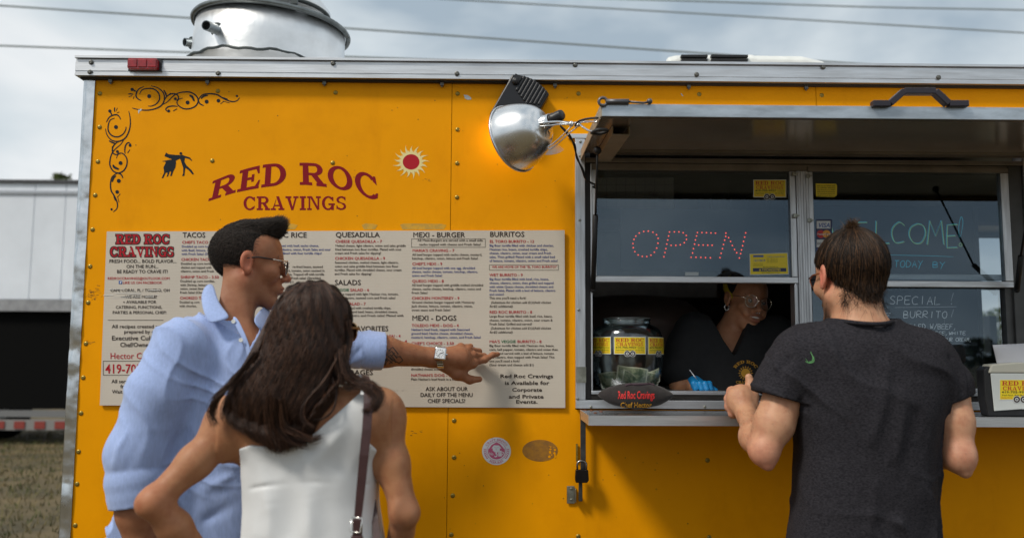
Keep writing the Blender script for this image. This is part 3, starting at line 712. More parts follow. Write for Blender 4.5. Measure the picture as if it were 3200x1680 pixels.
# cream channel running back from the front
a = W(1913, 431, .44); b_ = W(1968, 403, .44)
wch = b_.x - a.x; zc = slope(-.44)
def chz(y): return slope(y) - .003
ch = MB(); x0, x1 = a.x, b_.x; hgt = .026
for (xa_, xb_, dz0, dz1) in ((x0, x1, -hgt, -hgt + .003), (x0, x0 + .003, -hgt + .0031, 0), (x1 - .003, x1, -hgt + .0031, 0)):
    ch.add([(xa_, -.44, chz(-.44) + dz0), (xb_, -.44, chz(-.44) + dz0), (xb_, -.44, chz(-.44) + dz1), (xa_, -.44, chz(-.44) + dz1), (xa_, -.02, chz(-.02) + dz0), (xb_, -.02, chz(-.02) + dz0), (xb_, -.02, chz(-.02) + dz1), (xa_, -.02, chz(-.02) + dz1)],
           [(0, 1, 2, 3), (7, 6, 5, 4), (0, 4, 5, 1), (1, 5, 6, 2), (2, 6, 7, 3), (3, 7, 4, 0)])
ch.build('awning_channel', M_cream, aw)
for yy in (-.035, -.07): MB().box(x1 + .01, xA1, yy - .006, yy + .004, slope(yy) - .008, slope(yy) - .0005).build('awning_rib', M_underframe, aw)
# dark handle on the awning's outer skin
hp = [W(x, y, .605) for x, y in ((2724, 326), (2778, 326), (2822, 287), (2920, 287), (2962, 326), (3022, 326))]
mb = MB(); 
for i in range(5):
    a, b = hp[i], hp[i + 1]; t = (b - a).normalized(); nn = Vector((-t.z, 0, t.x)) * .0085
    mb.add([a - nn + Vector((0, y, 0)) for y in (-.012, .012)] + [b - nn + Vector((0, y, 0)) for y in (-.012, .012)] + [a + nn + Vector((0, y, 0)) for y in (-.012, .012)] + [b + nn + Vector((0, y, 0)) for y in (-.012, .012)],
           [(0, 1, 3, 2), (4, 6, 7, 5), (0, 4, 5, 1), (2, 3, 7, 6), (0, 2, 6, 4), (1, 5, 7, 3)])
mb.build('awning_handle', mat('handle_black', (.022, .018, .026), .4), aw, bevel=.002)
# little latch on the awning edge
la = [W(x, y, .605) for x, y in ((1893, 318), (1965, 318), (2010, 322), (2033, 318))]
mb = MB(); mb.tube([la[0], la[1]], .0075, 8); mb.tube([la[1], la[2], la[3]], .003, 6)
c0 = W(1884, 318, .605); ring = [(c0.x + .011 * math.cos(t), c0.y, c0.z + .011 * math.sin(t)) for t in [i * math.pi / 6 for i in range(13)]]
mb.tube(ring, .004, 6); mb.sphere(W(2030, 317, .605), .008); mb.build('edge_latch', mat('latch_metal', (.13, .13, .14), .4, .7, var=.3), aw, smooth=True)
# gas struts
def strut(a, m_, b, name='gas_strut'):
    o = MB().tube([a, m_], .0035, 8).tube([m_, b], .0085, 10).sphere(a, .013, 8, 6).sphere(b, .010, 8, 6).build(name, M_black, aw, smooth=True); return o
strut(W(1867, 470, .30), W(1861, 672, .15), W(1853, 905, .01))
strut(W(3242, 470, .30), W(3190, 800, .13), W(3178, 905, .03))

# ------------------------------------------------------------------ roof fan
fc = W(852, 60, -.62); fc.z = 1.45
tilt = Matrix.Rotation(R(3.2), 4, 'Y')
vf = empty('roof_fan', (fc.x, fc.y, ztop)); vf.parent = truck; vf.matrix_parent_inverse = wm(truck).inverted()
def FM(z): return Matrix.Translation((fc.x, fc.y, z)) @ tilt
rD = .305; zt_ = 1.45 + 1.335; zb_ = 1.45 + 1.145
def lathe_wob(prof, M, n, amp, seed):
    mb = MB().lathe(prof, M, n); 
    mb.v = [tuple(Vector(v) + Vector((noise.noise(Vector(v) * 7 + Vector((seed, 0, 0))), noise.noise(Vector(v) * 7 + Vector((0, seed, 0))), .5 * noise.noise(Vector(v) * 9))) * amp) for v in mb.v]; return mb
lathe_wob([(rD, zb_ - zt_ - .02), (rD - .002, (zb_ - zt_) / 2), (rD - .004, 0), (rD - .02, .002)], FM(zt_), 64, .005, 2).build('fan_drum', M_sheet, vf, smooth=True)
M_rimd = mat('rim_dark', (.24, .26, .26), .4, .9, var=.4, vscale=20)
MB().tube([FM(zt_) @ Vector(((rD + .006) * math.cos(t), (rD + .006) * math.sin(t), 0)) for t in [i * 2 * math.pi / 64 for i in range(65)]], .011, 8).build('fan_rim', M_rimd, vf, smooth=True)
lathe_wob([(rD - .03, -.18), (rD - .005, -.09), (rD + .018, -.01), (rD + .024, .0)], FM(zb_), 64, .006, 5).build('fan_base', M_sheet, vf, smooth=True)
mb = MB(); 
mb.tube([FM(zb_) @ Vector(((rD + .022) * math.cos(t), (rD + .022) * math.sin(t), .004 * math.sin(9 * t) + .003 * math.sin(23 * t))) for t in [i * 2 * math.pi / 90 for i in range(91)]], .006, 6)
mb.build('fan_lower_rim', mat('rim_black', (.07, .08, .08), .5, .6), vf, smooth=True)
# motor hood on top
MB().lathe([(.17, .0), (.172, .06), (.185, .065), (.187, .085), (.12, .16), (0, .18)], FM(zt_ + .01) @ Matrix.Translation((.045, 0, 0)), 40).build('motor_hood', M_sheet, vf, smooth=True)
MB().tube([FM(zt_ + .075) @ Vector((.045 + .187 * math.cos(t), .187 * math.sin(t), 0)) for t in [i * 2 * math.pi / 48 for i in range(49)]], .008, 6).build('hood_rim', mat('rim_black'), vf, smooth=True)
MB().box(-.012, .012, -.01, .01, -.012, .012, Matrix.Translation(W(920, 5, -.36))).build('hood_clip', mat('rim_black'), vf)
# pipe stubs
def stub(a, b, r):
    mb = MB(); t = (b - a).normalized(); M0 = axis_matrix(a, t); Ln = (b - a).length
    mb.lathe([(r * 1.45, -.004), (r * 1.45, .012), (r, .014), (r, Ln), (r * .86, Ln), (r * .86, .02)], M0, 20)
    o = mb.build('pipe_stub', mat('pipe_zinc', (.36, .40, .42), .35, .9, var=.3), vf, smooth=False, recalc=False)
    MB().lathe([(r * .86, Ln * .75), (0, Ln * .75)], M0, 16).build('pipe_mouth', M_black, o)
    MB().lathe([(r * 1.02, -.004), (r * 1.5, .003), (r * 1.5, .013), (r * 1.02, .014)], M0, 20).build('pipe_collar', M_rimd if False else mat('rim_black'), o)
stub(W(684, 96, -.36), W(644, 80, -.27), .019)
stub(W(606, 136, -.55), W(577, 132, -.52), .017)

# ------------------------------------------------------------------ roof air conditioner
ay0, ay1 = .75, 1.35
def AX(px): return W(px, 180, -ay0).x
zz = W(2300, 158, -ay0).z; zg = ztop
ac = MB()
def sec(x, top, inset=0.): return [(x, ay0 + inset, zg - .01), (x, ay0 + inset + .02, top - .03), (x, ay0 + inset + .06, top), (x, ay1 - .06, top), (x, ay1, top - .04), (x, ay1, zg - .01)]
S = [sec(AX(2080), zz - .055, .01), sec(AX(2096), zz - .012), sec(AX(2120), zz - .003), sec(AX(2360), zz + .004), sec(AX(2372), zz + .0), sec(AX(2520), zz - .001), sec(AX(2590), zz - .02, .01), sec(AX(2640), zz - .055, .04)]
ac.add([v for s_ in S for v in s_], [(i * 6 + k, (i + 1) * 6 + k, (i + 1) * 6 + k + 1, i * 6 + k + 1) for i in range(7) for k in range(5)] + [(0, 1, 2, 3, 4, 5), (47, 46, 45, 44, 43, 42)])
aco = tag(ac.build('air_conditioner', mat('white_shroud', (.72, .73, .70), .5, var=.12, vscale=14, detail=8), truck, smooth=False, bevel=.006), 'white roof air conditioner')
for px0, px1 in ((2130, 2212), (2224, 2338)):
    for py0, py1 in ((171, 177), (184, 189)):
        a, b = W(px0, py1, -ay0 - .0), W(px1, py0, -ay0 - .0)
        MB().box(a.x, b.x, ay0 + .002, ay0 + .03, a.z, b.z).build('vent_slot', M_black, aco)
# ------------------------------------------------------------------ lettering and decals on the wall
K1 = .5177
def lerp_tab(tab, x):
    if x <= tab[0][0]: return tab[0][1]
    for (a, b), (c, d) in zip(tab[:-1], tab[1:]):
        if x <= c: return b + (d - b) * (x - a) / (c - a)
    return tab[-1][1]
TOP = [(1272, 1092), (1340, 1064), (1400, 1041), (1500, 1011), (1600, 990), (1700, 983), (1850, 982), (1950, 988), (2080, 1008), (2180, 1032), (2287, 1062)]
BOT = [(1272, 1213), (1340, 1190), (1410, 1165), (1500, 1146), (1600, 1128), (1700, 1117), (1850, 1115), (2000, 1132), (2100, 1156), (2200, 1190), (2287, 1222)]
def arch(u, v):
    x = 1270 + 1017 * u; xs = x + (v - .5) * (x - 1775) * -.055
    return (xs * K1, (lerp_tab(BOT, x) * (1 - v) + lerp_tab(TOP, x) * v) * K1)
def wall(x, y, l):
    p = W(x, y, .001); p.y = -wav(p.x, p.z) - .0004 - l * .5; return p
P = Print(); P.slab('RED ROC', 0, 1, 0, 1, M_decalred, warp=arch)
P.slab('CRAVINGS', 760, 1083, 656, 43, M_decalred)
tag(P.build('lettering', wall, truck, step=.0004), 'dark red arched slab lettering RED ROC CRAVINGS')
# scroll ornament
def scroll(mp, name):
    P = Print(); z = lambda pts: [mp(x, y) for x, y in pts]; w = 3.2 * K1 * 1.25
    for pts in ([(870, 522), (835, 540), (820, 575), (830, 595), (852, 607)], [(842, 570), (855, 545), (885, 535), (925, 537), (955, 560), (963, 595), (945, 625), (915, 640), (898, 640)],
                [(910, 519), (950, 530), (985, 560), (992, 600), (975, 635), (940, 655), (890, 665), (840, 662), (797, 652)],
                [(975, 635), (1010, 615), (1040, 585), (1070, 565), (1110, 556), (1150, 558), (1185, 580), (1196, 610), (1180, 640), (1145, 656), (1105, 655), (1075, 635), (1068, 615), (1080, 600), (1102, 593)],
                [(985, 625), (1000, 590), (1030, 568), (1065, 570), (1078, 592), (1065, 608)], [(1072, 643), (1045, 640), (1015, 645), (1000, 660), (1012, 675)],
                [(1196, 610), (1205, 590), (1225, 572), (1265, 566), (1310, 572), (1340, 590), (1375, 607), (1405, 614), (1430, 608), (1446, 590)],
                [(1196, 600), (1205, 625), (1230, 638)], [(797, 540), (812, 548), (822, 552)]):
        P.line(z(pts), w * 2.1, M_decalblk)
    for pts, ww in (([(988, 543), (1000, 565), (1004, 580)], 8), ([(1030, 562), (1008, 580)], 6), ([(1143, 575), (1160, 585), (1172, 612)], 12), ([(1045, 670), (1068, 657)], 8), ([(1213, 596), (1228, 582), (1255, 575)], 9),
                    ([(1335, 588), (1352, 592), (1375, 600)], 6), ([(1330, 627), (1350, 612)], 6), ([(1345, 610), (1385, 622)], 6), ([(772, 568), (790, 567), (803, 570)], 6), ([(776, 584), (797, 577)], 6), ([(803, 597), (808, 582)], 6)):
        P.line(z(pts), ww * K1 * 1.2, M_decalblk, 1.5)
    for x, y, r in ((900, 581, 12), (797, 540, 10), (1058, 597, 9), (1132, 619, 12), (1018, 670, 9), (1430, 580, 7), (1247, 614, 12), (1318, 608, 11)):
        c = mp(x, y); P.disc(c[0], c[1], r * K1, M_decalblk, 2, 14)
    P.build(name, wall, truck, step=.0004)
scroll(lambda x, y: (x * K1, y * K1), 'scroll_ornament')
scroll(lambda x, y: ((779 + (y - 655) * 1.02 - (x - 797) * .045) * K1, (670 + (x - 797) * .937) * K1), 'scroll_ornament')
# bullfighter
P = Print(); q = lambda pts: [(x * K1, y * K1) for x, y in pts]
P.poly(q([(975, 1075), (990, 1040), (986, 1010), (998, 985), (1000, 976), (975, 973), (1003, 968), (1015, 965), (1040, 962), (1060, 968), (1062, 985), (1058, 1010), (1045, 1035), (1035, 1062), (1026, 1062), (1032, 1038), (1025, 1032), (1015, 1062), (1005, 1068), (1012, 1042), (1000, 1042), (985, 1074)]), M_decalblk, 1)
P.poly(q([(992, 942), (1002, 920), (1015, 930), (1060, 935), (1085, 935), (1080, 957), (1060, 970), (1040, 962), (1010, 950)]), M_decalblk, 1.5)
P.poly(q([(1080, 938), (1100, 935), (1120, 942), (1145, 950), (1160, 968), (1155, 970), (1140, 958), (1115, 952), (1112, 975), (1125, 998), (1155, 1025), (1170, 1050), (1160, 1052), (1140, 1028), (1118, 1012), (1114, 1040), (1112, 1060), (1098, 1062), (1105, 1045), (1105, 1010), (1096, 985), (1090, 965), (1085, 957), (1072, 962), (1070, 955)]), M_decalblk, 2)
P.disc(1091 * K1, 926 * K1, 8.5 * K1, M_decalblk, 2.5, 12); P.build('bullfighter_emblem', wall, truck, step=.0004)
# sun
P = Print(); K2 = .4438; cx, cy = 1200 + 191 * K2, 100 + 915 * K2; N_ = 17; pts = []
for i in range(N_):
    a = 2 * math.pi * i / N_ - .1; Rr = 127 if i % 2 == 0 else 118
    for da, r in ((-.13, 72), (-.055, 96), (.03, Rr), (.045, 100), (.12, 76), (.17, 84), (.20, 74)):
        aa = a + da + (0.05 if r > 100 else 0); pts.append((cx + r * K2 * math.cos(aa) * 1.04, cy + r * K2 * math.sin(aa) * .97))
P.poly(pts, M_decalcream, 1); P.disc(cx, cy, 59 * K2, M_red, 2, 32, ry=54 * K2); tag(P.build('sun_emblem', wall, truck, step=.0004), 'cream sun with a red disc')
# bar sticker, adhesive ghost of an oval sticker, paint chips
P = Print(); KB = .2589; bx = lambda x: 1480 + x * KB; by = lambda y: 1330 + y * KB; cx, cy, rr = bx(276), by(303), 174 * KB
P.disc(cx, cy, rr, M_stick_w, 1, 40, ry=166 * KB); P.disc(cx, cy, 118 * KB, M_pink, 2, 36, r0=113 * KB)
def arctext(t, R_, a0, a1, m, cap, top=True):
    tot = sum(GL['b', c][2] for c in t)
    def wp(X, Y):
        u = X / 1000.; rad = R_ + (Y if top else -Y); a = R(a0 + (a1 - a0) * u); return (cx + rad * math.cos(a), cy - rad * .96 * math.sin(a))
    P.text(t, 0, 1000, 0, cap, m, 'b', lay=2, warp=(lambda X, Y: wp(X, -Y)))
arctext('CRAFT BREWS', 130 * KB, 152, 28, M_pink, 26 * KB)
arctext('BEER BAR', 155 * KB, 235, 305, M_pink, 26 * KB, top=False)
for sg in (-1, 1):
    for i in range(6):
        a = R(180 - 8 + i * 9) if sg < 0 else R(8 - i * 9); x = cx + 140 * KB * math.cos(a); y = cy - 138 * KB * math.sin(a) * (1 if sg > 0 else -1) * (1 if sg > 0 else 1)
        a2 = a; y = cy + abs(138 * KB * math.sin(a)) * (1 if i > 0 else -1)
        P.line([(x - 4, y - 3), (x, y + 1), (x + 4, y - 3)], 2.2, M_pink, 2)
P.poly([(cx + 102 * KB * math.cos(t), cy + 98 * KB * math.sin(t)) for t in [R(v) for v in range(-20, 201, 10)]], M_pink, 2)
P.poly([(cx - 95 * KB, cy - 20 * KB), (cx - 60 * KB, cy - 75 * KB), (cx - 30 * KB, cy - 92 * KB), (cx, cy - 108 * KB), (cx + 40 * KB, cy - 90 * KB), (cx + 75 * KB, cy - 50 * KB), (cx + 98 * KB, cy - 15 * KB), (cx + 60 * KB, cy - 35 * KB), (cx + 30 * KB, cy - 70 * KB), (cx - 30 * KB, cy - 72 * KB), (cx - 60 * KB, cy - 35 * KB)], M_pink, 2.3)
P.poly([(cx - 42 * KB, cy - 62 * KB), (cx + 36 * KB, cy - 62 * KB), (cx + 42 * KB, cy - 10 * KB), (cx + 10 * KB, cy + 14 * KB), (cx - 20 * KB, cy + 14 * KB), (cx - 46 * KB, cy - 12 * KB)], M_stick_w, 2.6)
P.line([(cx - 30 * KB, cy - 48 * KB), (cx - 5 * KB, cy - 44 * KB)], 5 * KB, M_pink, 3); P.line([(cx + 4 * KB, cy - 44 * KB), (cx + 30 * KB, cy - 48 * KB)], 5 * KB, M_pink, 3); P.line([(cx - 2 * KB, cy - 40 * KB), (cx - 6 * KB, cy - 20 * KB), (cx + 4 * KB, cy - 18 * KB)], 4 * KB, M_pink, 3)
P.text('No.', cx - 88 * KB, cx - 30 * KB, cy + 48 * KB, 34 * KB, M_stick_w, 'b', lay=3.4); P.text('3', cx - 30 * KB, cx + 20 * KB, cy + 70 * KB, 84 * KB, M_stick_w, 'b', lay=3.2)
P.rect(cx + 22 * KB, cy - 5 * KB, cx + 62 * KB, cy + 62 * KB, M_stick_w, 3); P.line([(cx + 64 * KB, cy + 5 * KB), (cx + 86 * KB, cy + 20 * KB), (cx + 64 * KB, cy + 48 * KB)], 10 * KB, M_stick_w, 3.1)
for dx in (-10, 0, 10): P.line([(cx + (42 + dx) * KB, cy + 5 * KB), (cx + (42 + dx) * KB, cy + 40 * KB)], 4 * KB, M_pink, 3.6)
P.line([(cx + 42 * KB, cy + 30 * KB), (cx + 42 * KB, cy + 58 * KB)], 4 * KB, M_pink, 3.7)
P.text('CAPE CORAL, FL', cx - 62 * KB, cx + 62 * KB, cy + 148 * KB, 11 * KB, M_pink, 'n', lay=2.5)
tag(P.build('round_sticker', wall, truck, step=.0003), 'round white and pink beer bar sticker')
P = Print(); cx, cy = bx(802), by(296)
P.disc(cx, cy, 214 * KB, mat('adhesive_brown', (.34, .15, .012), .7, c2=(.24, .11, .02), vscale=40, lo=.4, hi=.6, detail=8), 1, 40, ry=131 * KB)
rng = random.Random(4)
for i in range(16):
    x = cx + rng.uniform(110, 190) * KB; y = cy + rng.uniform(-60, 80) * KB; r = rng.uniform(4, 22) * KB
    P.poly([(x + r * rng.uniform(.5, 1) * math.cos(t), y + r * rng.uniform(.5, 1) * math.sin(t)) for t in [k * 2 * math.pi / 8 for k in range(8)]], M_yellow, 1.2 + i * .05)
P.build('sticker_residue', wall, truck, step=.0003)
P = Print()
def chip(pts, m=None): P.poly(pts, m or mat('bare_metal', (.50, .52, .52), .5, .3), 1)
chip([(1449, 296), (1462, 298), (1472, 305), (1473, 311), (1462, 312), (1453, 308)]); chip([(432, 341), (442, 340), (444, 344), (436, 348), (433, 356), (431, 350)])
chip([(2127, 293), (2130, 292), (2136, 301), (2132, 300)])
M_scuff = mat('scuff_brown', (.16, .085, .02), .8, var=.3, vscale=60)
for (x, y, w, h, n_) in ((1290, 1350, 22, 8, 9), (1335, 566, 12, 7, 6), (283, 915, 26, 16, 26), (268, 1071, 24, 5, 9), (1440, 370, 30, 12, 0), (1770, 305, 10, 4, 3), (290, 930, 14, 9, 10), (1745, 252, 9, 3, 4), (380, 252, 14, 3, 5), (820, 250, 10, 3, 3)):
    for i in range(n_):
        a = x + rng.gauss(0, w * .5); b = y + rng.gauss(0, h * .5); P.line([(a, b), (a + rng.uniform(3, w * .5), b + rng.uniform(-3, 2))], rng.uniform(.8, 2.6), M_scuff, 1)
for i in range(60):
    a, b = rng.uniform(330, 1790), rng.choice([rng.uniform(262, 700), rng.uniform(1300, 1660)]); P.disc(a, b, rng.uniform(.6, 1.8), M_scuff, 1, 6)
for i in range(14):
    a = rng.uniform(1850, 2250); b = rng.uniform(1400, 1660); P.disc(a, b, rng.uniform(.8, 2.2), M_scuff, 1, 6)
# sticky tape marks above the menu
M_tape = mat('old_glue', (.50, .30, .05), .8, c2=(.62, .34, .03), vscale=50, lo=.45, hi=.55)
for x0, x1 in ((880, 930), (1130, 1180), (1250, 1395)): P.poly([(x0, 702), (x0 + 12, 698), (x1 - 15, 699), (x1, 703), (x1 - 8, 716), (x0 + 8, 717)], M_tape, .5)
P.build('paint_chip', wall, truck, step=.0004)
# spiral scratches behind the lamp
P = Print(); cx, cy = 1710, 452
for i in range(9):
    r = 16 + i * 4.2; P.line([(cx + r * 1.2 * math.cos(t), cy + r * .62 * math.sin(t)) for t in [R(a + i * 5) for a in range(-10, 150, 20)]], 1.5, mat('bare_metal'), 1)
P.build('scratch_marks', wall, truck, step=.0004)

# ------------------------------------------------------------------ menu board
def board():
    A, B, C_, D_ = W(330, 722, .02), W(1765, 718, .02), W(1767, 1274, .02), W(308, 1266, .02)
    t = empty('menu_board', ((A.x + B.x) / 2, -.01, A.z), 'large cream corrugated plastic menu board with columns of red, blue and black print', 'menu')
    mb = MB(); nseg = 58; 
    # corrugated sheet: shallow flutes across the height
    ys = []
    for k in range(nseg * 4 + 1):
        u = k / (nseg * 4); ys.append((u, .00006 * (1 if (k % 4) in (0,) else 0)))
    vs = []
    for u, dy in ys:
        l = D_.lerp(A, u); r = C_.lerp(B, u)
        for q in (l, r): vs.append((q.x, -.0115 + dy, q.z))
    mb.add(vs, [(2 * i, 2 * i + 1, 2 * i + 3, 2 * i + 2) for i in range(len(ys) - 1)])
    n = len(mb.v)
    mb.add([(p.x, -.0112, p.z) for p in (D_, C_, B, A)] + [(p.x, -.0058, p.z) for p in (D_, C_, B, A)], [(4, 7, 6, 5), (0, 4, 5, 1), (1, 5, 6, 2), (2, 6, 7, 3), (3, 7, 4, 0)])
    mb.build('board_sheet', M_board, t, recalc=False)
    P = Print(); s = .4437
    def T(ox):
        def f(txt, x0, x1, base, cap, m, st='n', slant=0):
            X0 = ox + x0 * s; X1 = ox + (x1 * s if x1 else 0)
            if x1 is None: X1 = X0 + len(txt) * 10.25 * s * (cap / 15.)
            P.text(txt, X0, X1, 700 + base * s, cap * s, m, st, slant)
        return f
    a = T(1000); k, r, b, g = M_ink, M_red, M_blue, M_green; c = 15.5; h = 19
    def H(t_, x0, x1, base): a(t_, x0, x1, base, 35, k, 'b')
    H('QUESADILLA', 109, 420, 92); a('CHEESE QUESADILLA - 7', 108, 436, 131, h, r, 'b')
    for t_, x0, x1, y in (('Melted cheese, light cilantro, onion and salsa griddle', 107, 604, 159), ('fried between two flour tortillas. Plated with sour', 107, 573, 185), ('cream and Fresh salsa for dipping!', 105, 430, 211),
        ('Seasoned chicken, melted cheese, light cilantro,', 104, 553, 277), ('onion and salsa griddle fried between two flour', 104, 551, 304), ('tortillas. Plated with shredded cheese, sour cream', 103, 575, 330), ('and Fresh salsa for dipping!', 103, 363, 357),
        ('Lettuce topped with light Mexican rice, tomato,', 100, 553, 499), ('onion, cilantro, sauteed corn and Fresh salsa!', 100, 531, 526), ('Lettuce topped with crushed tortilla chips,', 100, 500, 597), ('seasoned ground beef, beans, shredded cheese,', 100, 548, 624), ('tomato, cilantro and Fresh salsa! Plated with', 100, 589, 650),
        ('All beef burger topped with nacho cheese, mustard,', 649, 1141, 222), ('ketchup, cilantro, onion, lettuce and Fresh Salsa!', 648, 1113, 248), ('All beef burger topped with griddle melted shredded', 647, 1149, 436), ('cheese, nacho cheese, ketchup, cilantro, onion and', 646, 1133, 463), ('Fresh Salsa!', 645, 758, 490),
        ('Ground chicken burger topped with Monterey', 646, 1088, 557), ('Jack cheese, lettuce, tomato, cilantro, onion,', 645, 1075, 584), ('sweet sauce and Fresh Salsa!', 645, 919, 611), ("Nathan's beef frank, onion, cilantro, and", 641, 1010, 1000), ('shredded cheese and Fresh Salsa!', 641, 945, 1027), ("Plain Nathan's beef frank in a bun!", 640, 972, 1098),
        ('All Mexi-Burgers are served with a small side', 686, 1146, 121), ('nacho topped with cheese and Fresh Salsa!', 698, 1133, 150), ("This one you'll need a fork!", 1192, 1452, 527),
        ('Large flour tortilla filled with beef, rice, beans,', 1193, 1637, 655), ('cheese, tomato, cilantro, onion, sour cream &', 1193, 1638, 683), ('Fresh Salsa! Grilled and served!', 1193, 1494, 710),
        ('Big flour tortilla filled with Mexican rice, beans,', 1192, 1650, 862), ('corn, bell pepper, tomato, cilantro and onion then', 1192, 1676, 889), ('grilled and served with a bed of lettuce, tomato', 1192, 1649, 916), ('and cilantro, then topped with Fresh Salsa! This', 1192, 1652, 943), ("one you'll need a fork!", 1192, 1406, 970), ('(Sour cream and cheese add $1)', 1192, 1507, 997)):
        a(t_, x0, x1, y, c, k, 'b')
    for t_, x0, x1, y in (('All beef burger topped with one egg, shredded', 648, 1092, 316), ('cheese, nacho cheese, tomato, ketchup, cilantro,', 647, 1111, 342), ('onion and Fresh Salsa!', 647, 861, 369), ("Nathan's beef frank, topped with Seasoned", 643, 1054, 749), ('ground beef, Nacho cheese, shredded cheese,', 643, 1080, 776),
        ('mustard, ketchup, cilantro, onion, and Fresh Salsa!', 642, 1133, 803), ("Nathan's beef frank, topped with White Queso,", 643, 1096, 874), ('mustard, ketchup, onion and Fresh Salsa!', 643, 1030, 900),
        ('Big flour tortilla filled with chicken and chorizo,', 1193, 1647, 158), ('Mexican rice, beans, crushed tortilla chips,', 1193, 1603, 185), ('cheese, cilantro, onion, sour cream and Fresh', 1193, 1628, 211), ('salsa. Then grilled! Plated with a small salad bed', 1193, 1654, 238), ('of lettuce, tomato, cilantro, onion and Fresh salsa!', 1193, 1675, 265),
        ('Big flour tortilla filled with beef, rice, beans,', 1193, 1612, 394), ('cheese, cilantro, onion, then grilled and topped', 1193, 1645, 421), ('with white Queso cheese, shredded cheese and', 1193, 1643, 448), ('Fresh Salsa, Plated with a bed of lettuce, cilantro', 1193, 1658, 474), ('and onion!', 1193, 1296, 501)):
        a(t_, x0, x1, y, c, b, 'b')
    for t_, x0, x1, y in (('(Substitute for chicken add $1)/(Add chicken', 1203, 1627, 558), ('for$2 additional)', 1194, 1357, 585), ('(Substitute for chicken add $1)/(Add chicken', 1201, 1626, 739), ('for$2 additional)', 1194, 1356, 767)):
        a(t_, x0, x1, y, c, k, 'b', .2)
    for t_, x0, x1, y in (('CHICKEN QUESADILLA - 9', 105, 458, 250), ('SALAD - 6', 212, 346, 472), ('TACO SALAD - 7', 103, 321, 570), ('CHIPS & SALSA! - 4', 330, 567, 796), ('CHIPS & CHEESE! - 4', 320, 613, 834), ("MARIA'S CRAVING - 7", 650, 946, 195), ("CHEF'S MEXI - 9", 649, 861, 289), ('QUESO MEXI - 8', 648, 872, 410), ('CHICKEN MONTEREY - 9', 646, 982, 530),
        ('TOLEDO MEXI - DOG - 4', 645, 977, 722), ("CHEF'S CHOICE - 3.50", 643, 943, 848), ("NATHAN'S DOG - 2.50", 641, 960, 1072), ('EL TORO BURRITO - 12', 1194, 1508, 131), ('WET BURRITO - 9', 1193, 1428, 367), ('RED ROC BURRITO - 8', 1193, 1494, 628), ("MIA'S", 1192, 1267, 835), ('BURRITO - 8', 1389, 1560, 835)):
        a(t_, x0, x1, y, h, r, 'b')
    a('WE ARE HOME OF THE "EL TORO BURRITO!"', 1211, 1671, 308, 15, r, 'b')
    a('VEGGIE', 1276, 1379, 835, h, g, 'b'); a('VEGGIE', 104, 205, 472, h, g, 'b')
    for t_, x0, x1, y in (('SALADS', 103, 289, 428), ('FAVORITES', 230, 482, 752), ('BEVERAGES', 90, 373, 1060), ('MEXI - BURGER', 653, 1021, 93), ('MEXI - DOGS', 647, 962, 678), ('BURRITOS', 1195, 1440, 89)): H(t_, x0, x1, y)
    for t_, x0, x1, y in (('ASK ABOUT OUR', 744, 1040, 1172), ('DAILY OFF THE MENU', 706, 1076, 1214), ('CHEF SPECIALS!', 757, 1024, 1256)): a(t_, x0, x1, y, 27, k, 'b')
    for t_, x0, x1, y in (('Red Roc Cravings', 1268, 1642, 1081), ('is Available for', 1300, 1614, 1129), ('Corporate', 1352, 1564, 1177), ('and Private', 1330, 1575, 1225), ('Events.', 1378, 1534, 1261)): a(t_, x0, x1, y, 25, k, 'x')
    P.frame(1000 + 643 * s, 700 + 102 * s, 1000 + 1165 * s, 700 + 163 * s, 1., M_ink); P.frame(1000 + 1192 * s, 700 + 285 * s, 1000 + 1680 * s, 700 + 324 * s, 1., M_ink)
    # rubbed-off characters
    rr = random.Random(2)
    for i in range(26):
        x = 1000 + (455 + i * 6) * s; 
        if i in (17, 18): continue
        y = 700 + 1168 * s; P.line([(x, y + rr.uniform(-4, 4)), (x + rr.uniform(-2, 3), y + rr.uniform(-4, 4))], 1.1, mat('rubbed_print', (.30, .26, .22), .6), 1, smooth=False)
    a = T(300)
    for grow, m, ly in ((2.4, M_ink, .5), (-.0, M_red, 1.5)):
        P.slab('RED ROC', 300 + 140 * s, 300 + 518 * s, 700 + 139 * s, 66 * s, m, lay=ly, grow=grow)
        P.slab('CRAVINGS', 300 + 100 * s, 300 + 548 * s, 700 + 229 * s, 68 * s, m, lay=ly, grow=grow)
    for t_, x0, x1, y, cp in (('FRESH FOOD... BOLD FLAVOR...', 92, 567, 272, 23), ('ON THE RUN...', 213, 440, 309, 23), ('BE READY TO CRAVE IT!', 146, 506, 345, 23), ('CAPE CORAL, FL / TOLEDO, OH', 101, 519, 475, 20), ('WE ARE MOBILE!', 205, 430, 521, 20), ('AVAILABLE FOR', 213, 424, 557, 20), ('CATERING, FUNCTIONS,', 138, 466, 594, 20), ('PARTIES & PERSONAL CHEF!', 116, 496, 631, 20),
        ('All recipes created and', 111, 475, 731, 24), ('prepared by our', 197, 445, 768, 24), ('Executive Culinary', 109, 478, 816, 30), ('Chef/Owner', 169, 385, 863, 30), ('All servings made', 109, 370, 1117, 24), ('fresh daily!', 171, 345, 1153, 24), ('Wait times vary', 113, 345, 1190, 24), ('TACOS', 610, 770, 94, 35), ('RED ROC RICE', 1120, 1485, 94, 35)):
        a(t_, x0, x1, y, cp, k, 'b')
    a('REDROCCRAVINGS@OUTLOOK.COM', 81, 519, 390, 17, r, 'b'); a('LIKE US ON FACEBOOK', 188, 465, 420, 17, r, 'b')
    P.rect(300 + 160 * s, 700 + 398 * s, 300 + 183 * s, 700 + 421 * s, M_stick_b); a('f', 167, 178, 419, 17, M_stick_w, 'x')
    P.items[-1] = (P.items[-1][0], P.items[-1][1], P.items[-1][2], 2)
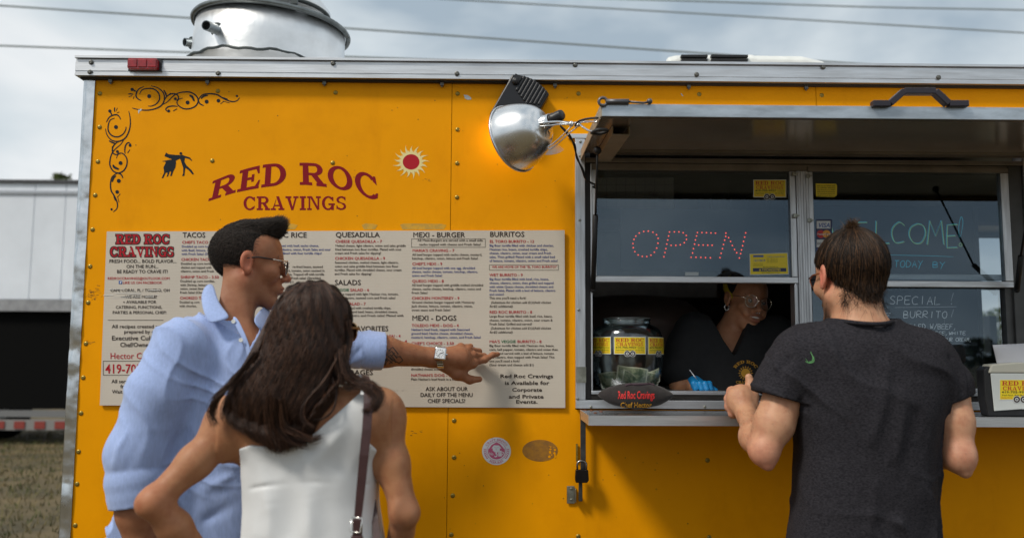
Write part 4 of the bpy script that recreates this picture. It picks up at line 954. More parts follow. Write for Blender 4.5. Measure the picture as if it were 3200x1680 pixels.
    P.rect(300 + 83 * s, 700 + 673.5 * s, 300 + 475 * s, 700 + 676.5 * s, M_ink)
    for yy in (512, 549): P.disc(300 + 197 * s, 700 + yy * s, 2.2, M_ink, 1, 8)
    a('Hector Cruz', 98, 400, 947, 42, r, 'n'); a('419-705-9927', 65, 500, 1048, 62, r, 'b'); P.frame(300 + 49 * s, 700 + 961 * s, 300 + 515 * s, 700 + 1063 * s, 1.3, M_ink)
    for t_, x0, y, m in (('Doubled up corn tortillas', 603, 164, b), ('with Beef, lettuce, cheese', 602, 191, b), ('with Fresh Salsa! (Sour', 602, 217, b), ('Doubled up corn tortillas', 597, 285, k), ('chicken and topped with', 597, 312, k), ('cilantro, onion and Fresh', 596, 338, k), ('Doubled up corn tortillas.', 593, 408, k), ('with Shrimp, lettuce,', 593, 435, k), ('onion, sweet lime,', 592, 461, k), ('Fresh Salsa! (Cheese', 591, 488, k), ('Doubled up corn', 588, 556, k), ('with chorizo,', 587, 583, k)):
        a(t_, x0, x0 + len(t_) * 9.4, y, c, m, 'b')
    for t_, x0, x1, y in (("CHEF'S TACO 2.50", 606, 850, 137), ('CHICKEN TACO - 3', 600, 850, 258), ('SHRIMP TACO - 3.50', 595, 865, 382), ('CHORIZO TACO', 590, 800, 529)): a(t_, x0, x1, y, h, r, 'b')
    for t_, x0, x1, y, m in (('Rice topped with beef, nacho cheese,', 1225, 1570, 159, b), ('cilantro, onion, Fresh Salsa and sour', 1302, 1653, 186, b), ('cream. Bowl with four tortilla chips!', 1245, 1590, 212, b), ('re-fried beans, sauteed', 1384, 1598, 307, k), ('rice, tomato, onion sauteed in', 1330, 1610, 334, k), ('salsa. Topped off with tortilla', 1335, 1607, 360, k), ('and Fresh salsa! (Shredded', 1335, 1582, 387, k), ('cream $1)', 1305, 1391, 413, k)):
        a(t_, x0, x1, y, c, m, 'b')
    P.build('menu_print', lambda x, y, l: W(x, y, .0122 + l), t, step=.0003)
    # pale scrape across the left column
    P = Print(); rr = random.Random(8)
    for i in range(16): x = 320 + rr.uniform(0, 150); y = 922 + rr.gauss(0, 9); P.line([(x, y), (x + rr.uniform(20, 60), y + rr.uniform(-1, 1))], rr.uniform(1, 4), mat('scrape_white', (.66, .64, .60), .5), 1)
    P.build('scrape_mark', lambda x, y, l: W(x, y, .0124 + l), t, step=.0003)
board()

# ------------------------------------------------------------------ yellow shop stickers
def shop_sticker(name, parent, x0, y0, w, h, mapf, label=None):
    """x0,y0 top left and size in photo pixels"""
    P = Print(); X = lambda u: x0 + u * w; Y = lambda v: y0 + v * h
    n = 12
    P.rect(X(-.02), Y(-.035), X(1.02), Y(1.035), M_stick_w, 0, n)
    P.rect(X(0), Y(0), X(1), Y(1), M_stick_y, 1, n)
    P.slab('RED ROC', X(.05), X(.95), Y(.28), h * .22, M_stick_r, lay=2); P.slab('CRAVINGS', X(.07), X(.93), Y(.53), h * .20, M_stick_r, lay=2)
    P.text('419-705-9927', X(.04), X(.70), Y(.68), h * .11, M_ink, 'x', lay=2)
    P.text("In a Hurry?", X(.74), X(.96), Y(.62), h * .045, M_ink, 'b', lay=2); P.text("Call Ahead!", X(.74), X(.96), Y(.69), h * .045, M_ink, 'b', lay=2)
    P.text('Fresh Food.. Bold Flavor.. On the Run..', X(.04), X(.96), Y(.82), h * .075, M_ink, 'b', .35, lay=2)
    P.text('Catering & Parties', X(.02), X(.30), Y(.935), h * .055, M_stick_r, 'b', lay=2); P.text('FOOD & TRUCK MENU', X(.66), X(.96), Y(.935), h * .05, M_stick_r, 'b', lay=2)
    for cx in (.41, .58):
        P.disc(X(cx), Y(1.0), h * .19, M_stick_w, 2.5, 18); P.disc(X(cx), Y(1.0), h * .165, M_ink, 3, 18); P.disc(X(cx), Y(1.0), h * .09, M_stick_w, 3.6, 14); P.disc(X(cx), Y(1.0), h * .045, M_ink, 4.2, 10)
    o = P.build(name, mapf, parent, step=.00022)
    if label: o['label'] = label
    return o
pane_map = lambda x, y, l: W(x, y, -.0135 + l)
shop_sticker('window_sticker', truck, 2356, 563, 99, 52, pane_map, 'yellow shop sticker high on the left window')
# licence sticker
P = Print(); x0, y0, x1, y1 = 2345, 792, 2462, 856
P.poly([(2342, 793), (2461, 789), (2465, 857), (2343, 859)], M_stick_w, .5); P.poly([(2344, 794), (2460, 791), (2463, 855), (2345, 857)], M_stick_y, 1)
P.rect(2354, 797, 2386, 803, M_stick_b, 2); P.text('Mobile License Decal', 2396, 2452, 803, 3.5, M_stick_b, 'b', lay=2)
P.text('12/1/2019', 2354, 2392, 817, 7, M_stick_b, 'b', lay=2)
for i in range(4): P.text('Dept. of Agriculture and', 2396, 2430, 808 + i * 4, 1.8, M_ink, 'b', lay=2)
for i in range(3): P.text('Department of Hotels', 2354, 2384, 824 + i * 3.6, 1.8, M_ink, 'b', lay=2)
P.text('RED ROC CRAVINGS LLC', 2384, 2432, 835, 3.2, M_ink, 'b', lay=2)
P.rect(2353, 837, 2457, 848, M_cardblue, 2); P.text('# MFD4650785', 2372, 2440, 846, 7, M_stick_y, 'b', lay=3); P.text('VIN # 5WKBE1625C1013217', 2380, 2438, 853.5, 3, M_ink, 'b', lay=2)
tag(P.build('licence_sticker', pane_map, truck, step=.0002), 'yellow licence sticker in the lower corner of the left window')
P = Print(); P.rect(2141, 850, 2183, 861, mat('frosted_tab', (.45, .50, .52), .4), 1); P.build('window_tab', pane_map, truck)
pane2 = lambda x, y, l: W(x, y, -.0085 + l)
P = Print(); P.poly([(2549, 573), (2612, 574), (2616, 580), (2615, 610), (2608, 616), (2550, 614)], M_stick_y, 1)
for i, t_ in enumerate(('SIDE WING UP TO TOP', 'POSITION. GRADLEY TO', 'LEAN. N. COMING TO', 'WINDOW IN POSITION', 'ALLOWING WINDOW TO', 'MOVE WITH AIR')): P.text(t_, 2610, 2554, 579 + i * 6.3, -3.6, M_ink, 'b', lay=2)
tag(P.build('notice_sticker', pane2, truck, step=.0002), 'small yellow notice stuck upside down on the right window')
P = Print(); P.rect(2550, 685, 2600, 905, M_cardblue, .5); x0, x1 = 2552, 2595
P.rect(x0, 690, x1, 714, M_stick_w, 1); P.text('VISA', x0 + 4, x1 - 2, 710, 13, M_stick_b, 'x', .25, lay=2)
P.disc(2565, 731, 12.5, M_stick_r, 1, 18); P.disc(2583, 731, 12.5, M_orange, 1.5, 18); P.text('MasterCard', 2553, 2595, 734, 6, M_stick_w, 'b', lay=2)
P.rect(x0, 748, x1, 772, M_stick_w, 1); P.text('DISCOVER', 2554, 2594, 764, 6.5, M_ink, 'b', lay=2); P.rect(x0, 777, x1, 800, M_stick_b, 1); P.text('AMEX', 2554, 2594, 793, 7, M_stick_w, 'b', lay=2)
tag(P.build('card_sticker', pane2, truck, step=.0002), 'stack of payment card stickers')

# ------------------------------------------------------------------ open sign behind the left pane
os_ = empty('open_sign', W(2150, 770, -.07), 'dark sign with OPEN in small red lights behind the left window pane', 'open sign')
a, b = W(1937, 652, -.09), W(2458, 850, -.09)
MB().box(a.x, b.x, .082, .10, b.z, a.z).build('sign_panel', mat('sign_dark', (.018, .024, .034), .25, var=.2), os_, bevel=.003)
LED = MB().sphere((0, 0, 0), .0022, 8, 6).mesh('led', mat('led_red', (.5, .02, .01), .3, emit=(1, .07, .03), es=3.))
led_pts = [(440, 1027), (465, 1018), (490, 1016), (516, 1022), (536, 1036), (545, 1056), (544, 1083), (537, 1110), (524, 1133), (505, 1149), (482, 1157), (457, 1156), (434, 1148), (416, 1130), (407, 1108), (405, 1085), (411, 1062), (421, 1043),
 (577, 1158), (583, 1135), (588, 1113), (593, 1088), (598, 1065), (603, 1043), (608, 1021), (635, 1020), (660, 1020), (684, 1025), (701, 1040), (702, 1062), (690, 1080), (668, 1092), (643, 1095), (617, 1095),
 (728, 1161), (736, 1137), (741, 1113), (747, 1088), (752, 1065), (758, 1043), (763, 1024), (788, 1024), (813, 1025), (838, 1026), (863, 1027), (770, 1093), (795, 1093), (820, 1094), (845, 1094), (755, 1161), (782, 1162), (808, 1163), (835, 1164),
 (888, 1163), (895, 1139), (902, 1113), (908, 1090), (914, 1066), (920, 1045), (921, 1027), (936, 1052), (947, 1073), (957, 1096), (969, 1118), (981, 1136), (1003, 1141), (996, 1165), (1008, 1120), (1014, 1097), (1019, 1073), (1025, 1049), (1031, 1026)]
for x, y in led_pts:
    q_ = z3(x, y); p = W(q_[0], q_[1], -.079); link('led', LED, os_, loc=p)

# ------------------------------------------------------------------ chalk board behind the right panes
cb = empty('chalk_board', W(2800, 1180, -.12), 'dark writing board with WELCOME and SPECIAL BURRITO hand lettering behind the right window', 'writing board')
bd = -.13
a, b = W(2530, 640, bd), W(3068, 1186, bd)
zf = lambda x, y: W(x, y, bd)
MB().box(a.x, b.x, .132, .15, b.z, a.z).build('board_panel', mat('board_slate', (.020, .026, .036), .35, var=.25, vscale=4), cb)
mf = mat('board_frame', (.055, .055, .058), .4, .3)
def bframe(x0, y0, x1, y1): p, q = zf(x0, y0), zf(x1, y1); MB().box(p.x, q.x, .122, .152, q.z, p.z).build('frame_rail', mf, cb, bevel=.002)
bframe(2522, 628, 3080, 648); bframe(3040, 649, 3076, 1172); bframe(2522, 1173, 3080, 1192)
cb2 = None
CHK = {'c': mat('chalk_cyan_glow', (.08, .75, .92), .6, emit=(.05,.6,.8), es=.24), 'g': mat('chalk_green_glow', (.50, .85, .35), .6, emit=(.4,.8,.25), es=.24), 'w': mat('chalk_white_glow', (.85, .88, .90), .7, emit=(.8,.85,.9), es=.24)}  # emission added so the lettering reads brighter behind the glass
FONT1 = {'A': [[(0, 0), (.5, 1), (1, 0)], [(.2, .4), (.8, .4)]], 'B': [[(0, 0), (0, 1), (.7, .95), (.75, .6), (0, .52)], [(.1, .52), (.9, .4), (.85, .05), (0, 0)]], 'C': [[(1, .85), (.6, 1), (.1, .75), (0, .4), (.3, .03), (1, .08)]],
 'D': [[(0, 0), (.05, 1), (.7, .85), (1, .5), (.7, .1), (0, 0)]], 'E': [[(1, 1), (.05, .97), (0, .5), (.02, 0), (1, .02)], [(0, .5), (.8, .52)]], 'F': [[(1, 1), (.1, .97), (0, 0)], [(.05, .5), (.75, .52)]], 'H': [[(0, 0), (.05, 1)], [(1, 0), (.95, 1)], [(0, .5), (1, .5)]],
 'I': [[(.5, 0), (.5, 1)]], 'L': [[(.05, 1), (0, 0), (1, .03)]], 'M': [[(0, 0), (.15, 1), (.5, .35), (.85, 1), (1, 0)]], 'N': [[(0, 0), (.05, 1), (.9, 0), (1, 1)]], 'O': [[(.5, 1), (.1, .8), (0, .4), (.3, .02), (.75, .05), (1, .5), (.85, .9), (.5, 1)]],
 'P': [[(0, 0), (.05, 1), (.8, .95), (.85, .6), (.05, .5)]], 'R': [[(0, 0), (.05, 1), (.8, .95), (.8, .6), (.05, .5), (1, 0)]], 'S': [[(.9, .9), (.4, 1), (.1, .75), (.5, .52), (.9, .3), (.6, .02), (0, .1)]], 'T': [[(0, 1), (1, 1)], [(.5, 1), (.45, 0)]], 'U': [[(0, 1), (.05, .2), (.5, 0), (.9, .2), (1, 1)]],
 'W': [[(0, 1), (.25, 0), (.5, .6), (.75, 0), (1, 1)]], 'Y': [[(0, 1), (.5, .5), (1, 1)], [(.6, .6), (.2, -.3)]], '/': [[(0, -.1), (1, 1.1)]], ',': [[(.5, .1), (.2, -.25)]], '!': [[(.7, 1.1), (.4, .3)], [(.3, .06), (.34, 0)]], ' ': [], '.': [[(.3, .05), (.35, 0)]]}
def hand(P, t, x0, x1, y0, y1, m, w=2.2, slant=.06, seed=0, curve=True):
    r_ = random.Random(seed); n = len(t); cw = (x1 - x0) / n
    for i, ch in enumerate(t):
        ox = x0 + i * cw; oy = r_.uniform(-.04, .04) * (y1 - y0)
        for st in FONT1[ch]:
            P.line([(ox + cw * (.1 + .75 * a) + slant * (y1 - y0) * b + r_.uniform(-.02, .02) * cw, y1 + oy - b * (y1 - y0)) for a, b in st], w, m, 1, k=3, taper=False, smooth=curve and len(st) > 4)
P = Print(); KH = .3697; hx = lambda v: 2560 + v * KH; hy = lambda v: 500 + v * KH
for i, (dx, dy, m) in enumerate(((0, 0, CHK['c']), (4.5, 3.5, CHK['g']))):
    for ch, xa_, xb_, ya_, yb_ in (('W', 90, 270, 530, 700), ('E', 300, 400, 522, 640), ('L', 472, 590, 512, 705), ('C', 610, 715, 522, 700), ('O', 757, 895, 535, 700), ('M', 910, 1050, 510, 710), ('E', 1075, 1165, 540, 738)):
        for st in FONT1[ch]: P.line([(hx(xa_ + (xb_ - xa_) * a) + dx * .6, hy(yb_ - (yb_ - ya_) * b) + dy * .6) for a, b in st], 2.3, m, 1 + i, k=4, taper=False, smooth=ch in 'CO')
P.line([(hx(1185), hy(655)), (hx(1180), hy(560)), (hx(1200), hy(480)), (hx(1215), hy(530)), (hx(1195), hy(650))], 2.3, CHK['c'], 1); P.disc(hx(1195), hy(716), 6, CHK['g'], 1, 12, r0=4)
P.line([(hx(540), hy(800)), (hx(900), hy(808)), (hx(1135), hy(816))], 1.8, CHK['c'], 1)
hand(P, 'TODAY', hx(630), hx(880), hy(850), hy(905), CHK['c'], 2, seed=1); hand(P, 'BY', hx(955), hx(1070), hy(860), hy(905), CHK['c'], 2, seed=2)
hand(P, 'HECTOR.', hx(480), hx(820), hy(1055), hy(1100), mat('chalk_dim', (.3, .28, .28), .7), 1.8, seed=3); P.line([(hx(560), hy(1103)), (hx(800), hy(1100))], 1.4, mat('chalk_dim'), 1)
hand(P, 'SPECIAL', hx(590), hx(1030), hy(1150), hy(1218), CHK['w'], 2.0, seed=4); P.line([(hx(1135), hy(1120)), (hx(1115), hy(1190))], 2, CHK['w'], 1); P.disc(hx(1118), hy(1214), 1.6, CHK['w'], 1, 8)
P.line([(hx(480), hy(1248)), (hx(585), hy(1246))], 1.8, CHK['w'], 1); P.line([(hx(640), hy(1245)), (hx(1160), hy(1238))], 1.8, CHK['w'], 1)
s4 = .4068; ux = lambda v: 2840 + v * s4; uy = lambda v: 850 + v * s4
hand(P, 'BEEF', hx(360), hx(610), hy(1295), hy(1335), CHK['w'], 2, seed=5); hand(P, 'BURRITO', ux(-45), ux(300), uy(300), uy(350), CHK['w'], 2, seed=6); P.line([(ux(345), uy(285)), (ux(325), uy(345))], 2, CHK['w'], 1)
hand(P, 'FILLED W/BEEF,', ux(-50), ux(370), uy(398), uy(435), CHK['w'], 1.7, seed=7); hand(P, 'AND CHEESE,WHITE', ux(10), ux(440), uy(455), uy(480), CHK['w'], 1.7, seed=8); hand(P, 'ONION,SOUR CREAM,', ux(125), ux(485), uy(503), uy(530), CHK['w'], 1.7, seed=9)
P.line([(ux(275), uy(340)), (ux(278), uy(450)), (ux(288), uy(590))], 2.4, mat('chalk_dim'), .8)
P.build('hand_lettering', lambda x, y, l: W(x, y, -.1305 + l), cb, step=.0004)

# ------------------------------------------------------------------ clamp lamp
ce = W(1605, 434, .18); ax = Vector((-.72, .64, -.22)).normalized()
lamp = empty('clamp_lamp', ce, 'spun aluminium clamp lamp clipped to the corner of the awning, facing the wall', 'lamp')
A0 = axis_matrix(ce, ax); rr = .108; dd = .125
prof = [(rr * 1.03, -.004), (rr * 1.045, 0), (rr * 1.03, .004), (rr, 0)]
for i in range(22):
    u = (i + 1) / 22; r_ = rr * math.sqrt(max(0, 1 - u ** 1.7)) * .985 + .021 * u ** 3; prof.append((max(r_, .021) + (.0007 if i % 2 else 0), -dd * u))
prof += [(.0215, -dd - .006), (.0195, -dd - .03)]
M_spun = mat('spun_aluminium', (.78, .79, .80), .24, 1., var=.08, vscale=20, bump=.03, bscale=60, rvar=.06)
rf = MB().lathe(prof, A0, 56); ro = rf.build('reflector', M_spun, lamp, smooth=True, recalc=False); 
mo = ro.modifiers.new('solid', 'SOLIDIFY'); mo.thickness = .0012
neck = A0 @ Vector((0, 0, -dd - .006))
MB().lathe([(.0, -dd - .075), (.014, -dd - .075), (.0165, -dd - .07), (.0165, -dd - .045), (.0185, -dd - .042), (.0185, -dd - .028), (.0, -dd - .028)], A0, 20).build('socket', M_blackpl, lamp, smooth=True)
MB().lathe([(.024, -dd + .0), (.024, -dd - .012), (.0215, -dd - .014)], A0, 24).build('collar', M_spun, lamp, smooth=True)
for k in range(5):
    a = k * 1.2; pp = A0 @ Vector((.023 * math.cos(a), .023 * math.sin(a), -dd - .006)); 
# clamp wires
M_chrome = mat('chrome_wire', (.75, .76, .77), .15, 1.)
V2 = lambda x, y, d: W(1200 + x * K2, 100 + y * K2, d)
mb = MB()
mb.tube(catmull([V2(1080, 645, .27), V2(1150, 637, .30), V2(1240, 633, .34), V2(1318, 645, .40)], 4), .0042, 6)
mb.tube(catmull([V2(1085, 668, .27), V2(1160, 660, .30), V2(1240, 650, .34), V2(1318, 650, .40)], 4), .003, 6)
mb.tube(catmull([V2(1318, 645, .40), V2(1365, 640, .44), V2(1400, 668, .48), V2(1445, 697, .52), V2(1490, 700, .56)], 4), .0032, 6)
mb.tube(catmull([V2(1345, 665, .42), V2(1370, 640, .44), V2(1420, 632, .50), V2(1500, 634, .56)], 4), .0030, 6)
mb.tube(catmull([V2(1318, 665, .40), V2(1270, 715, .36), V2(1200, 780, .32), V2(1150, 812, .30), V2(1175, 822, .30), V2(1230, 780, .33), V2(1300, 715, .38), V2(1360, 668, .43)], 4), .0022, 6)
mb.sphere(V2(1318, 648, .405), .0085, 12, 8); mb.sphere(V2(1368, 655, .44), .006, 10, 6)
mb.build('clamp', M_chrome, lamp, smooth=True)
mb = MB(); mb.tube(catmull([V2(1345, 660, .43), V2(1370, 630, .45), V2(1430, 612, .50), V2(1505, 605, .56)], 5), .0032, 6)
mb.tube(catmull([V2(1240, 660, .34), V2(1275, 690, .34), V2(1310, 730, .33), V2(1335, 790, .31), V2(1360, 880, .28), V2(1395, 970, .25), V2(1420, 1035, .2), V2(1480, 1070, .12)], 6), .0026, 6)
mb.tube(catmull([V2(1243, 664, .338), V2(1270, 695, .336), V2(1305, 738, .326), V2(1345, 798, .307), V2(1356, 885, .276), V2(1400, 965, .246), V2(1425, 1040, .2), V2(1480, 1074, .12)], 6), .0026, 6)
mb.tube(catmull([V2(1480, 1070, .12), V2(1500, 1080, .06), V2(1470, 1090, .06), V2(1505, 1104, .05)], 5), .003, 6)
mb.build('cord', M_black, lamp, smooth=True)
mb = MB(); mb.tube(catmull([V2(1460, 712, .55), V2(1500, 690, .57), V2(1560, 688, .57), V2(1570, 700, .56), V2(1520, 715, .55), V2(1465, 712, .55)], 5), .0045, 6); mb.build('clamp_pad', M_black, lamp, smooth=True)

# ------------------------------------------------------------------ black wall light
cw = W(1200 + 962 * K2, 100 + 505 * K2, .03)
ang = R(-28.8); U = Vector((math.cos(ang), 0, math.sin(ang))); Vv = Vector((math.sin(ang), 0, -math.cos(ang)))
wl = empty('wall_light', cw, 'black finned wall light mounted askew behind the clamp lamp, giving a warm glow', 'wall light')
ML = Matrix((U, Vector((0, -1, 0)), -Vv)).transposed().to_4x4(); ML.translation = Vector((cw.x, 0, cw.z))
hw, hl = .071, .088
mb = MB(); n = 8
def top(u): return hl - .018 * u * u / (hw * hw)
prof = [(-hw, -hl), (hw * .96, -hl), (hw, top(hw))] + [(hw * (1 - 2 * i / 8), top(hw * (1 - 2 * i / 8))) for i in range(1, 9)]
mb.prism([(a, b) for a, b in prof], .004, .052); mb.v = [tuple(ML @ Vector(v)) for v in mb.v]
mb.build('light_housing', mat('housing_black', (.014, .014, .017), .33, var=.15), wl, bevel=.005)
for k in range(8):
    u = -hw + .040 + k * .0125; l1 = top(u) - .002; l0 = .002 + .006 * abs(k - 4)
    mb = MB().box(u - .0042, u + .0042, .0525, .0575, l0, l1, ML); mb.build('fin', mat('housing_black'), wl, bevel=.002)
MB().sphere(ML @ Vector((-hw + .022, .056, hl - .036)), .013, 12, 8).box(-hw + .01, -hw + .034, .0521, .060, hl - .03, hl - .014, ML).build('photo_sensor', M_blackpl, wl, smooth=False)
MB().box(-hw + .006, hw - .006, .008, .046, -hl - .011, -hl - .0005, ML).build('lens', mat('warm_lens', (.9, .75, .5), .3, emit=(1, .62, .20), es=3.), wl, bevel=.003)
ll = bpy.data.lights.new('wall_light_glow', 'AREA'); ll.shape = 'RECTANGLE'; ll.size = .10; ll.size_y = .03; ll.energy = .22; ll.color = (1, .66, .26)
lp = ML @ Vector((0, .030, -hl - .014)); link('light_source', ll, wl, M=Matrix.Translation(lp) @ (Vector((-Vv.x * 1, 0, -Vv.z)) * -1).to_track_quat('-Z', 'Y').to_matrix().to_4x4())

# ------------------------------------------------------------------ jar of tips
jc = W(1960, 1222, -.125); jc.z = ZC
jar = empty('tip_jar', jc, 'big clear plastic tip jar with yellow shop stickers, holding banknotes', 'jar')
jr = .1245; jh = .233
def jp(z): return Matrix.Translation((jc.x, jc.y, jc.z)) 
prof = [(0, .002), (.085, .002), (.100, .008), (.112, .028), (.120, .060), (jr, .095), (jr, .16), (.119, .190), (.106, .210), (.084, .222), (.080, .2225), (.080, .242)]
sm = [(p.x, p.y) for p in catmull([(r_, h_, 0) for r_, h_ in prof], 3)]
MB().lathe(sm, jp(0), 48).build('jar_body', M_jar, jar, smooth=True, recalc=False)
mb = MB(); mb.lathe([(.080, .226), (.083, .2275), (.083, .230), (.080, .2315), (.080, .236), (.083, .2375), (.083, .240), (.080, .243), (.078, .243)], jp(0), 48)
mb.build('jar_neck', glassmat('jar_rim', (.75, .80, .78), .16, .05), jar, smooth=True, recalc=False)
MB().lathe([(.080, .2425), (.083, .243), (.080, .2445), (.076, .243)], jp(0), 48).build('jar_rim', mat('jar_edge', (.30, .34, .33), .2, var=.1), jar, smooth=True)
def jmap(a0):
    def f(x, y, l):          # x: 0..1000 along the sticker -> arc, y: down
        a = R(a0) + (x / 1000 - .5) * (.104 / jr); z = jc.z + .176 - y / 1000 * .104 * 1.
        rr_ = jr + .0012 + l; return Vector((jc.x + rr_ * math.sin(a), jc.y - rr_ * math.cos(a), z))
    return f
for a0, lb in ((-3.5, 'front sticker'), (50, 'right sticker'), (-58, 'left sticker')): shop_sticker('jar_sticker', jar, 0, 0, 1000, 520, jmap(a0), lb)
# banknotes inside the jar
M_note = mat('banknote_green', (.34, .36, .25), .8, c2=(.12, .17, .11), vscale=70, lo=.42, hi=.58, detail=8)
M_noteb = mat('banknote_margin', (.50, .50, .40), .8)
rng = random.Random(12); labels = ['folded banknote standing upright behind the front sticker of the jar', 'banknote lying at the left of the jar', 'creased banknote in front at the jar bottom', 'banknote leaning to the right in the jar', 'rightmost banknote curled against the jar wall', 'banknote at the bottom of the jar, half hidden']
for i, (dx, dy, dz, rx, ry, rz) in enumerate(((.010, -.045, .050, 78, 8, -8), (-.050, -.030, .034, 70, -4, 25), (.018, -.070, .026, 55, 24, 10), (.052, -.032, .038, 72, 14, -20), (.068, -.02, .03, 66, -28, -50), (-.01, -.02, .02, 20, 6, 60))):
    M0 = Matrix.Translation((jc.x + dx, jc.y + dy, jc.z + dz)) @ Matrix.Rotation(R(rz), 4, 'Z') @ Matrix.Rotation(R(ry), 4, 'Y') @ Matrix.Rotation(R(rx), 4, 'X')
    n = 10; o = empty('banknote', M0.translation, labels[i], 'banknote', 'banknotes in the tip jar')
    for nm, hx_, hy_, m, off in (('margin', .052, .028, M_noteb, 0), ('printed_face', .047, .0235, M_note, .0005)):
        vs = []
        for a in range(n + 1):
            for b in range(3):
                x = (a / n - .5) * 2 * hx_; y = (b / 2 - .5) * 2 * hy_; vs.append(M0 @ Vector((x, y, .006 * math.sin(x * 60 + i * 2) + off)))
        MB().add(vs, [(a * 3 + b, (a + 1) * 3 + b, (a + 1) * 3 + b + 1, a * 3 + b + 1) for a in range(n) for b in range(2)]).build(nm, m, o, smooth=True)

# ------------------------------------------------------------------ black cap lying on the sill
cc = W(1985, 1270, .12); zc_ = zsh1
cap = empty('cap', (cc.x, -.12, zc_), 'crumpled black cap embroidered in red and gold, lying against the tip jar', 'cap')
mb = MB(); n = 40; mm = 14; vs = []; c0 = Vector((cc.x, -.045, 0)); zb_c = W(1985, 1277, .10).z; zt_c = W(1985, 1193, .06).z
# soft lens-shaped bag: wide pointed ends, front face bulging towards the camera
xl, xr = W(1868, 1230, .08).x, W(2106, 1238, .08).x
def cap_pt(u, v):
    """u along width 0..1, v around 0..1"""
    x = xl + (xr - xl) * u; e = math.sin(math.pi * u) ** .62
    zc1 = W(0, 1231, .08).z + .006 * math.cos(u * 9) + .004 * (u - .5)
    zc1 = W(1985, 1234, .08).z
    up = (zt_c - zc1) * (e if not .22 < u < .76 else e * .98); dn = (zc1 - zb_c) * e ** 1.1
    a = 2 * math.pi * v; zz_ = math.sin(a) * (up if math.sin(a) > 0 else dn); yy = -math.cos(a) * .042 * e
    w = .0035 * noise.noise(Vector((x * 26, zz_ * 40, a))) * e
    return Vector((x, -.075 + yy - w - (.012 * (1 - math.sin(a)) * e), zc1 + zz_ + w))
vs = [cap_pt(min(max(i / n, .004), .996), j / 24) for i in range(n + 1) for j in range(24)]
mb.add(vs, [(i * 24 + j, (i + 1) * 24 + j, (i + 1) * 24 + (j + 1) % 24, i * 24 + (j + 1) % 24) for i in range(n) for j in range(24)] + [tuple(range(23, -1, -1)), tuple(range(n * 24, n * 24 + 24))])
M_capf = mat('cap_cloth', (.022, .017, .017), .9, var=.4, vscale=60, bump=.5, bscale=320, sheen=.2)
co = mb.build('cap_crown', M_capf, cap, smooth=True)
P = Print(); q5 = lambda x, y: (1820 + x * .2663, 960 + y * .2663)
from mathutils.bvhtree import BVHTree
bv = BVHTree.FromPolygons([tuple(v) for v in mb.v], [list(f) for f in mb.f])
def capmap(x, y, l):
    p = W(x, y, .3); d = (p - CAM).normalized(); h_ = bv.ray_cast(CAM, d); q_ = h_[0] if h_[0] is not None else W(x, y, .11); return q_ - d * (.0012 + l)
a, b = q5(415, 1068), q5(848, 1068); P.text('Red Roc Cravings', a[0], b[0], a[1], 23, mat('thread_red', (.55, .02, .02), .7), 'x')
a, b = q5(445, 1172), q5(812, 1172); P.text('Chef Hector', a[0], b[0], a[1], 15.5, mat('thread_gold', (.62, .30, .02), .7), 'x')
P.build('embroidery', capmap, cap, step=.0003)
mb = MB(); 
pts = [capmap(*q5(x, y), .001) for x, y in ((505, 920), (560, 902), (620, 905), (680, 905), (740, 900), (800, 898), (845, 912))]
mb.tube(catmull(pts, 4), .0042, 6).build('cap_band', mat('cap_band', (.075, .045, .06), .9, var=.5, vscale=200), cap, smooth=True)

# ------------------------------------------------------------------ napkin dispenser
dn = .23; 
def NP(x, y, d=dn): return W(x, y, d)
nz0 = zsh1; nx0 = NP(3077, 1200).x; nx1 = NP(3292, 1200).x; nzt = NP(3100, 1142).z; nf = NP(3100, 1163).z
nd = empty('napkin_dispenser', ((nx0 + nx1) / 2, -.16, nz0), 'black and white napkin dispenser with a yellow shop sticker on the counter shelf', 'napkin dispenser')
MB().prism([(nx0 + .008, nz0), (nx1 - .008, nz0), (nx1, nz0 + .05), (nx1, nzt - .012), (nx1 - .01, nzt - .002), (nx0 + .01, nzt - .002), (nx0, nzt - .012), (nx0, nz0 + .05)], -dn, -.185).build('dispenser_body', M_blackpl, nd, bevel=.004)
MB().prism([(nx0 + .024, nz0 + .016), ((nx0 + nx1) / 2, nz0 + .022), (nx1 - .024, nz0 + .016), (nx1 - .018, nf - .002), (nx0 + .018, nf - .002)], -dn - .004, -dn - .0005).build('front_plate', mat('plate_white', (.60, .63, .62), .25, var=.05), nd, bevel=.003)
MB().prism([(nx0 + .012, nzt - .022), (nx1 - .012, nzt - .022), (nx1 - .022, nzt + .006), ((nx0 + nx1) / 2, nzt + .011), (nx0 + .022, nzt + .004)], -dn - .006, -.182).build('lid', mat('lid_cream', (.50, .49, .42), .35), nd, bevel=.004)
shop_sticker('sticker', nd, 3125, 1186, 128, 61, lambda x, y, l: W(x, y, dn + .0046 + l))
nk = empty('napkin', (nx0 + .09, -.205, nzt), 'white paper napkin standing out of the top of the dispenser', 'napkin')
mb = MB(); vs = []; n = 12
for i in range(n + 1):
    for j in range(6):
        u = i / n; v = j / 5; lx = 3117 - 15 * v; x = lx + u * (3275 - lx); y = 1142 + (1077 - 8 * u - 1142) * v
        p = W(x, y, .205 + .012 * math.sin(u * 5 + v * 2) * v); vs.append(p)
mb.add(vs, [(i * 6 + j, (i + 1) * 6 + j, (i + 1) * 6 + j + 1, i * 6 + j + 1) for i in range(n) for j in range(5)])
mb.build('napkin_sheet', mat('napkin_white', (.62, .62, .66), .8, bump=.3, bscale=120), nk, smooth=True, solid=.0008)
